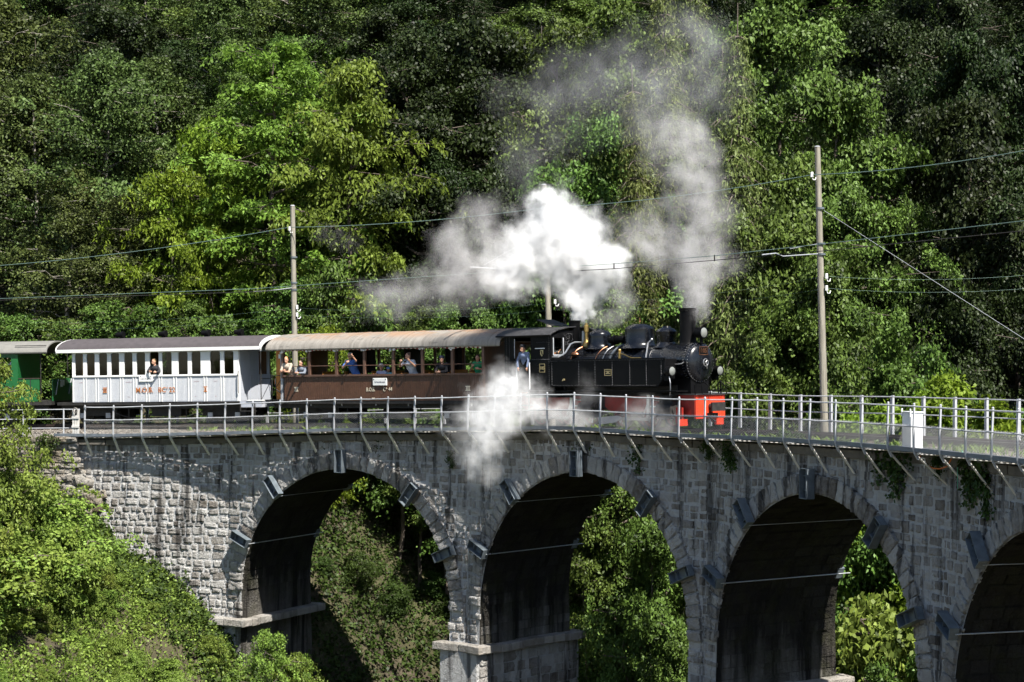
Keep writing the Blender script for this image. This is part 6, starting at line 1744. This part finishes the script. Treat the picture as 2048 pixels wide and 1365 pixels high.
tree_px('dark', 850, 88, 60, 4.6); tree_px('dark2', 960, 90, 20, 4.8); tree_px('mid2', 1100, 90, 40, 4.4); tree_px('mid', 1190, 88, 10, 4.4); tree_px('mid2', 1240, 84, 220, 3.2); tree_px('dark', 900, 86, 300, 3.8); tree_px('dark2', 1010, 85, 300, 3.6); tree_px('dark', 780, 92, 20, 4.4); tree_px('mid2', 1140, 84, 330, 3.2)
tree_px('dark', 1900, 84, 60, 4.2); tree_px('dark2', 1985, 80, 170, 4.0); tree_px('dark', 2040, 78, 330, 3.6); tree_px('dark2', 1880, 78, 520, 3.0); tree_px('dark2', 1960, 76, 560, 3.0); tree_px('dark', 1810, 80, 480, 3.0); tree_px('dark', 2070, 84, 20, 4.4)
# the closed wood behind
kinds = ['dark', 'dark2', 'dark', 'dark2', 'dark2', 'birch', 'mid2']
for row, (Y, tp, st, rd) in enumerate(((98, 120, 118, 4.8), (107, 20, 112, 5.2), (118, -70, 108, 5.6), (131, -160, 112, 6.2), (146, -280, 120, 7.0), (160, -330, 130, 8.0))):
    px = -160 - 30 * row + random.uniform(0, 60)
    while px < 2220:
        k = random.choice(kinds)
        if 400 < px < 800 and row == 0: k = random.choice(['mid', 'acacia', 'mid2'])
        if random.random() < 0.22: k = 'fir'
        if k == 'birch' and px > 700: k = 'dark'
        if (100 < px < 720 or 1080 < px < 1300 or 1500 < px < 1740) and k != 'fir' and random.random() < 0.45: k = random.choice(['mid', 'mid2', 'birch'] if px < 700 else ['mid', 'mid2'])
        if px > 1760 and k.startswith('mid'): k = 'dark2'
        if 760 < px < 1020 and k.startswith('mid'): k = 'dark'  # dark kinds put the overshadowed parts of the wood into leaf colour
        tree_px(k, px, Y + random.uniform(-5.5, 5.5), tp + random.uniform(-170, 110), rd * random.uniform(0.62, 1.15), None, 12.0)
        px += st * random.uniform(0.75, 1.25)
# shrubs at the foot of the wood, behind the train and under the arches
def bush_px(kind, px, Y, top_py, rad, **k):
    x = (px - 1024) / FPX * Y; b_ = gz(x, Y) - 0.1; top = (695 - top_py) / FPX * Y
    h = max(1.2, (top - b_))
    if h > 11: kind = {'bushm': 'slim', 'bushy': 'slimy'}.get(kind, 'slim')
    elif h > 4.2: kind = {'bushm': 'small', 'bush': 'smalls', 'bush2': 'smalls', 'bushy': 'smally'}.get(kind, kind)
    return plant(kind, x, Y, h / (0.87 if h > 4.2 else 1.0), rad, b_, **k)
px = -40
while px < 1010:
    bush_px(random.choice(['bushm', 'bushm', 'bush', 'bushm']) if False else 'bushm', px, 82.5 + random.uniform(-0.6, 2.2), random.uniform(585, 650), random.uniform(1.5, 2.1)); px += random.uniform(36, 60)
for px, Y, tp, rd in ((650, 82, 540, 1.9), (590, 83, 560, 1.8), (840, 82, 600, 1.7), (1250, 78, 560, 2.0), (1180, 78, 590, 1.8), (930, 81, 600, 1.9), (1560, 72, 640, 2.0), (1700, 70, 690, 2.0), (1800, 68, 660, 1.9), (1770, 70, 620, 2.2), (1905, 66, 760, 1.6), (2010, 66, 790, 1.6), (1480, 72, 720, 1.8)):
    bush_px('bushm', px, Y, tp, rd)
for px, Y, tp, rd in ((1855, 64, 715, 3.0), (1785, 65, 750, 2.8), (1910, 63, 765, 2.6), (1735, 66, 775, 2.6), (1690, 67, 800, 2.4), (650, 80.6, 648, 0.8)):
    bush_px('bushy', px, Y, tp, rd)
# seen through the arches
tree_px('mid2', 1290, 69, 1025, 2.3, 'leafy young tree seen through the middle arch')
tree_px('mid', 1790, 64, 1000, 2.4, 'leafy young tree seen through the arch below the white cabinet'); tree_px('smalls', 1770, 60, 1200, 2.2, 'low bright tree growing in the gorge behind the viaduct')
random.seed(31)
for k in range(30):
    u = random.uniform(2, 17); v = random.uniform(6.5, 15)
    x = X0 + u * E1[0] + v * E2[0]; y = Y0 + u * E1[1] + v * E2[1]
    h = random.uniform(0.8, 1.7); plant('bush_shade', x, y, h, h * random.uniform(0.5, 0.7))
for px, Y, tp, rd in ((1330, 67, 1230, 1.6), (1230, 66, 1320, 1.4), (1750, 58, 1290, 1.5), (1810, 58, 1270, 1.4)):
    bush_px('bushm', px, Y, tp, rd)
# unseen trees added beyond the right edge to shade the slope there
for k in range(9):
    x = 32 + 3.5 * (k % 3) + random.uniform(-1, 1); y = 52 + 6.5 * (k // 3) + random.uniform(-2, 2) + 3 * (k % 2)
    plant(random.choice(['dark', 'dark2']), x, y, random.uniform(30, 36), random.uniform(5.5, 7), gz(x, y) - 0.2)
# scrub on the sunny bank
random.seed(23)
cnt = 0
for k in range(1600):
    u = random.uniform(-13, 8.5); v = random.uniform(-17, -0.9)
    x = X0 + u * E1[0] + v * E2[0]; y = Y0 + u * E1[1] + v * E2[1]
    if y < 40: continue
    z_ = gz(x, y); px = 1024 + FPX * x / y; py = 695 - FPX * z_ / y
    if not (-60 < px < 620 and 880 < py < 1480): continue
    # keep the wall free: low plants close to it
    lim = 0.9 if v > -2.2 else (1.5 if v > -4 else 2.8)
    if u > 3.0: lim = min(lim, 0.9)
    if v > -4.0 and u < 0: lim = min(lim, 0.55)
    h = lim * random.choice((random.uniform(0.25, 0.5), random.uniform(0.5, 1.15)))
    tb_ = np.interp(px, (0, 100, 190, 300, 400), (905, 955, 990, 1045, 1150))
    h = min(h, (py - tb_) / 55.0)
    if h < 0.18: continue
    bnd = np.interp(py - h * 30, (880, 990, 1040, 1130, 1200, 1290, 1365), (120, 150, 250, 290, 360, 430, 540))
    if px > bnd + 40: continue
    if random.random() > (0.5 if v > -3 else 0.6): continue
    plant(random.choice(['bush', 'bush2']), x, y, h * 1.1, h * random.uniform(0.55, 0.8)); cnt += 1
    if cnt > 150: break
for px, Y, tp, rd, kd in ((-12, 66, 715, 0.9, 'bush'), (5, 66, 935, 0.9, 'bush'), (540, 67, 1262, 0.7, 'bush'), (600, 68, 1310, 1.0, 'bush2')):
    bush_px(kd, px, Y, tp, rd, label={-12: 'tall leafy shrub in front of the green coach reaching above the pipe railing', 540: 'leafy shrub growing at the foot of the first pier'}.get(px), group=None)
# hanging plants on the masonry
def ivy_mesh(seed, n=26):
    r = np.random.default_rng(seed); c = []; nr = []; rd = []
    for k in range(n):
        t = r.uniform(0, 1); c.append((r.normal(0, 0.22) * (1 - 0.4 * t), -0.08 - 0.12 * (1 - t) * r.random(), -0.75 * t + 0.1)); nr.append((r.normal(0, 0.4), -0.8, 0.6)); rd.append(0.16 * r.uniform(0.6, 1.2))
    return leaf_mesh('foliage', np.array(c), np.array(nr, float), np.array(rd), 22, 0.085, 0.06, M['ivy'], 0.5, 0.6, seed, 0.3)
IV = [ivy_mesh(50 + k) for k in range(3)]
for px, py, sz in ((655, 872, 1.0), (762, 868, 1.1), (798, 872, 0.8), (1150, 868, 1.0), (1172, 885, 1.2), (1282, 888, 1.2), (1420, 872, 0.9), (1462, 884, 1.1), (1572, 868, 0.9), (1600, 872, 0.7), (1690, 884, 0.8), (1770, 896, 1.3), (1803, 908, 1.5), (1950, 925, 1.4), (1985, 930, 1.6), (1880, 905, 0.8), (338, 985, 0.7), (1505, 995, 0.6), (905, 905, 0.7), (95, 875, 1.2), (70, 905, 0.8), (1208, 875, 0.8)):
    n_ = 0.80 if px > 150 else 0.15
    s_ = s_at(px, n_); D = P(s_, n_)[1]
    o = empty('wall_plant', at(px, py, D), (0, 0, -heading(s_))); o.scale = (sz, sz, sz)
    tag(o, 'tuft of ivy and ferns hanging from the top of the viaduct wall', 'plant', 'tufts of plants growing on the masonry')
    lnk(bpy.data.objects.new('foliage', random.choice(IV)), o)
# ground cover: low leaves and grass (uncountable)
def cover(name, N, m, L, W, hgt, region, label, cat, blade=False, seed=3):
    r = np.random.default_rng(seed)
    u = r.uniform(region[0], region[1], N * 3); v = r.uniform(region[2], region[3], N * 3)
    x = X0 + u * E1[0] + v * E2[0]; y = Y0 + u * E1[1] + v * E2[1]
    dens = np.sin(x * 1.3 + 1) + np.sin(y * 1.1 + x * 0.6) + np.sin(2.7 * x - 1.9 * y) * 0.6
    keep = (dens + r.normal(0, 0.7, len(x)) > (-9 if seed == 6 else (-1.2 if not blade else -0.4))) & (y > 42)
    nr_ = np.hypot(x - (X0 - R0 * math.sin(A0)), y - (Y0 - R0 * math.cos(A0))) - R0
    keep &= ~((nr_ > 0.55) & (nr_ < 6.2) & (u < 6.3)) & ~((nr_ > -0.3) & (nr_ < 6) & (u < -1.2))
    x, y = x[keep][:N], y[keep][:N]; n = len(x)
    z_ = ground(x, y)
    if blade:
        a = r.uniform(0, 6.28, n); h = hgt * r.uniform(0.5, 1.3, n); ln = r.normal(0, 0.35, (n, 2))
        b0 = np.stack([x, y, z_ - 0.03], -1); w = np.stack([np.cos(a), np.sin(a), np.zeros(n)], -1) * W
        tip = b0 + np.stack([ln[:, 0] * h, ln[:, 1] * h, h], -1); md = b0 + np.stack([ln[:, 0] * h * 0.3, ln[:, 1] * h * 0.3, h * 0.6], -1)
        vv = np.stack([b0 - w, b0 + w, md + w * 0.7, tip], 1).reshape(-1, 3); tint = np.repeat(r.uniform(0, 1, n), 4)
        me = np_mesh(name, vv, np.arange(n * 4).reshape(-1, 4), m, tint)
    else:
        c = np.stack([x, y, z_ + np.abs(r.normal(0, hgt, n))], -1)
        me = leaf_mesh(name, c, np.tile([[0.15, -0.35, 1.0]], (n, 1)) + r.normal(0, 0.3, (n, 3)), np.full(n, 0.22), 5, L, W, m, 0.2, 0.1, seed, 0.4)
    o = lnk(bpy.data.objects.new(name, me)); tag(o, label, cat, kind='stuff')
cover('bank_undergrowth', 30000, M['leaf_scrub'], 0.12, 0.08, 0.16, (-14, 9, -17, 0.6), 'low leafy undergrowth covering the sunny bank', 'undergrowth', seed=4)
cover('bank_grass', 46000, M['grass'], 0, 0.012, 0.25, (-13, 9, -15.0, 0.6), 'long yellow-green grass on the bank beside the viaduct', 'grass', True, 5)
cover('woodland_undergrowth', 36000, M['ivy'], 0.18, 0.12, 0.25, (-4, 30, -2, 19), 'low undergrowth in shade-dark leaf colour on the wooded slope behind the viaduct', 'undergrowth', seed=6)  # dark leaf colour stands for the shade seen through the arches

# weeds along the edge of the ballast on the viaduct
r = np.random.default_rng(77); n = 5200
sw = r.uniform(4, 48, n); cl = np.sin(sw * 2.1) + np.sin(sw * 5.3 + 1); k_ = (cl + r.normal(0, 0.5, n)) > 0.2; sw = sw[k_]; n = len(sw); nw = r.uniform(0.72, 1.55, n)
c_ = np.array([(*P(a_, b_), max(zt(a_) - 0.21, zw(a_) - 0.10 if b_ < 1 else -99)) for a_, b_ in zip(sw, nw)])
hh = r.uniform(0.06, 0.22, n); ln = r.normal(0, 0.5, (n, 2)); an = r.uniform(0, 6.28, n); w_ = np.stack([np.cos(an), np.sin(an), np.zeros(n)], -1) * 0.014
tp_ = c_ + np.stack([ln[:, 0] * hh, ln[:, 1] * hh, hh], -1); md_ = c_ + np.stack([ln[:, 0] * hh * 0.3, ln[:, 1] * hh * 0.3, hh * 0.6], -1)
o = lnk(bpy.data.objects.new('track_weeds', np_mesh('track_weeds', np.stack([c_ - w_, c_ + w_, md_ + w_ * 1.4, tp_], 1).reshape(-1, 3), np.arange(n * 4).reshape(-1, 4), M['grass'], np.repeat(r.uniform(0, 1, n), 4))))
tag(o, 'small green weeds growing along the edge of the ballast', 'weeds', kind='stuff')

# ------------------------------------------------------------------ steam and smoke
def plume(name, label, cat, blobs, dens, rad, color, Yf, aniso=0.2, amp=0.55, nscale=1.1, res=90, step=0.35, seed=1, pts_per=14, thr=0.0):
    """cloud: vertices scattered through the plume give a density field, broken up by noise"""
    r = np.random.default_rng(seed); pts = []
    for px, py, rp, w in blobs:
        Y = Yf(px, py); c = at(px, py, Y); R = rp / FPX * Y
        k = max(1, int(pts_per * w))
        d = r.normal(0, 0.5, (k, 3)); d[:, 1] *= 0.8
        for q in d: pts.append((c.x + q[0] * R, c.y + q[1] * R, c.z + q[2] * R))
    pts = np.array(pts); lo_ = pts.min(0) - rad * 2.2; hi_ = pts.max(0) + rad * 2.2
    cen = (lo_ + hi_) / 2; half = (hi_ - lo_) / 2
    b = MB(); b.box(-half[0], half[0], -half[1], half[1], -half[2], half[2])
    for p in pts: b.v.append(tuple(p - cen))
    m = bpy.data.materials.new(name); m.use_nodes = True; nt = m.node_tree; nt.nodes.clear()
    o = b.build(name, m); o.location = cen
    tag(o, label, cat, kind='stuff')
    out = nn(nt, 'ShaderNodeOutputMaterial'); pv = nn(nt, 'ShaderNodeVolumePrincipled')
    pv.inputs['Color'].default_value = (*color, 1); pv.inputs['Anisotropy'].default_value = aniso
    g = nn(nt, 'ShaderNodeNewGeometry')
    pd = nn(nt, 'ShaderNodeTexPointDensity'); pd.point_source = 'OBJECT'; pd.object = o; pd.space = 'WORLD'; pd.radius = rad; pd.resolution = res; pd.interpolation = 'Linear'
    def nz(sc_, dt):
        n = nn(nt, 'ShaderNodeTexNoise'); n.inputs['Scale'].default_value = sc_; n.inputs['Detail'].default_value = dt; n.inputs['Roughness'].default_value = 0.6
        nt.links.new(g.outputs['Position'], n.inputs['Vector']); return n
    n1 = nz(nscale, 4)
    sub = nn(nt, 'ShaderNodeVectorMath', operation='SUBTRACT'); nt.links.new(n1.outputs['Color'], sub.inputs[0]); sub.inputs[1].default_value = (0.5, 0.5, 0.5)
    scl = nn(nt, 'ShaderNodeVectorMath', operation='SCALE'); nt.links.new(sub.outputs[0], scl.inputs[0]); scl.inputs['Scale'].default_value = amp * 2
    add = nn(nt, 'ShaderNodeVectorMath', operation='ADD'); nt.links.new(g.outputs['Position'], add.inputs[0]); nt.links.new(scl.outputs[0], add.inputs[1])
    nt.links.new(add.outputs[0], pd.inputs['Vector'])
    d = mathn(nt, 'SUBTRACT', pd.outputs['Density'], thr); d = mathn(nt, 'MAXIMUM', d, 0.0)
    n2 = nz(nscale * 2.4, 5)
    f2 = mathn(nt, 'MULTIPLY', mathn(nt, 'SUBTRACT', n2.outputs['Fac'], 0.33, True), 3.2)
    d = mathn(nt, 'MULTIPLY', d, f2)
    # fade out before the faces of the box
    sp = nn(nt, 'ShaderNodeSeparateXYZ'); tc = nn(nt, 'ShaderNodeTexCoord'); nt.links.new(tc.outputs['Object'], sp.inputs[0])
    for i, ax in enumerate('XYZ'):
        e = mathn(nt, 'SUBTRACT', float(half[i]), mathn(nt, 'ABSOLUTE', sp.outputs[ax])); e = mathn(nt, 'MULTIPLY', mathn(nt, 'SUBTRACT', e, rad * 1.05), 1.0 / (rad * 0.6), True)
        d = mathn(nt, 'MULTIPLY', d, e)
    nt.links.new(mathn(nt, 'MULTIPLY', d, dens), pv.inputs['Density'])
    nt.links.new(pv.outputs[0], out.inputs['Volume'])
    m.cycles.volume_step_rate = step
    return o
YS = (LM @ Vector((-1.9, 0, 3.6))).y; YCH = (LM @ Vector((3.38, 0, 3.8))).y; YL = (LM @ Vector((-2.0, -1.9, 1.0))).y
W_ = [(1151, 634, 2, 1.6), (1152, 622, 5, 1.6), (1152, 606, 9, 2.0), (1151, 590, 15, 2.2), (1148, 570, 26, 2.6), (1140, 545, 42, 3.5), (1125, 515, 56, 5), (1115, 480, 58, 5.5), (1108, 448, 46, 4), (1098, 420, 34, 2.6), (1090, 398, 20, 1.2), (1160, 505, 56, 5), (1160, 465, 36, 2.2), (1190, 530, 46, 3.4), (1222, 535, 34, 1.5), (1190, 572, 22, 1.2), (1180, 600, 12, 0.7), (1176, 620, 6, 0.4), (1065, 525, 50, 3.2), (1030, 545, 46, 2.6), (1000, 555, 40, 1.8), (1045, 490, 36, 1.6)]
plume('steam_plume', 'dense white steam billowing up from the locomotive behind the cab', 'steam', W_, 1.05, 0.35, (0.99, 0.99, 0.99), lambda px, py: YS + 0.1, 0.0, 0.70, 1.15, 120, 0.6, 1, 44, 0.05)
G_ = [(1380, 608, 7, 0.8), (1383, 590, 18, 1.2), (1392, 555, 40, 2.0), (1402, 510, 52, 2.4), (1400, 455, 58, 2.4), (1390, 400, 58, 2.2), (1378, 350, 56, 2.0), (1360, 305, 52, 1.8), (1330, 275, 44, 1.4), (1390, 270, 44, 1.2), (1330, 510, 46, 1.3), (1290, 495, 44, 1.6), (1255, 470, 40, 1.0), (1310, 440, 40, 0.7), (985, 545, 50, 2.2), (945, 550, 48, 2.2), (900, 548, 46, 1.9), (860, 570, 40, 1.4), (800, 588, 38, 1.1), (745, 600, 34, 0.8), (940, 470, 46, 1.3), (955, 425, 36, 0.9), (900, 500, 40, 1.0), (1000, 490, 40, 1.2), (660, 470, 38, 0.3), (1236, 610, 16, 0.5), (1215, 635, 10, 0.5)]
plume('smoke_plume', 'grey smoke rising from the chimney and drifting back over the coaches', 'smoke', G_, 0.115, 0.60, (0.88, 0.86, 0.86), lambda px, py: (YCH if px > 1230 else YS) + 0.1, 0.0, 1.0, 0.7, 100, 0.9, 2, 34, 0.3)
T_ = [(1375, 200, 70, 1.4), (1320, 180, 80, 1.4), (1250, 160, 80, 1.2), (1170, 150, 80, 1.0), (1385, 120, 54, 1.1), (1395, 75, 40, 0.7), (1080, 170, 80, 0.7), (1060, 240, 80, 1.0), (1040, 320, 66, 0.8), (1160, 250, 80, 0.7), (1280, 260, 70, 0.9), (1430, 180, 44, 0.6)]
plume('smoke_haze', 'thin blue-grey smoke hanging in front of the trees above the locomotive', 'smoke', T_, 0.045, 1.2, (0.84, 0.84, 0.88), lambda px, py: YS + 3, 0.0, 1.3, 0.45, 60, 1.1, 3, 12, 0.15)
L_ = [(1000, 795, 48, 3), (965, 825, 46, 3), (950, 865, 42, 2.4), (952, 905, 34, 1.5), (962, 945, 24, 0.6), (1035, 805, 42, 3), (1075, 825, 30, 2.4), (1110, 838, 24, 1.8), (1145, 842, 20, 1.0), (1005, 765, 26, 1.0), (1010, 840, 36, 2.4), (985, 870, 34, 1.2), (1180, 845, 20, 0.5), (1025, 770, 18, 0.6)]
plume('steam_cloud', 'white steam from the cylinder drains pouring over the walkway edge', 'steam', L_, 0.42, 0.38, (0.985, 0.985, 0.985), lambda px, py: YL - 1.2 - max(0, (1040 - px)) * 0.004, 0.0, 0.6, 1.3, 90, 0.5, 4, 30, 0.12)
H_ = [(1190, 790, 26, 0.7), (1185, 760, 18, 0.4), (1300, 838, 28, 0.8), (1260, 840, 26, 0.6), (1340, 848, 24, 0.5)]
plume('steam_wisps', 'thin steam wisps drifting past the locomotive wheels', 'steam', H_, 0.5, 0.45, (0.95, 0.94, 0.94), lambda px, py: YL - 1.0 - (px - 1190) * 0.025, 0.1, 0.5, 1.0, 56, 0.9, 5, 12)
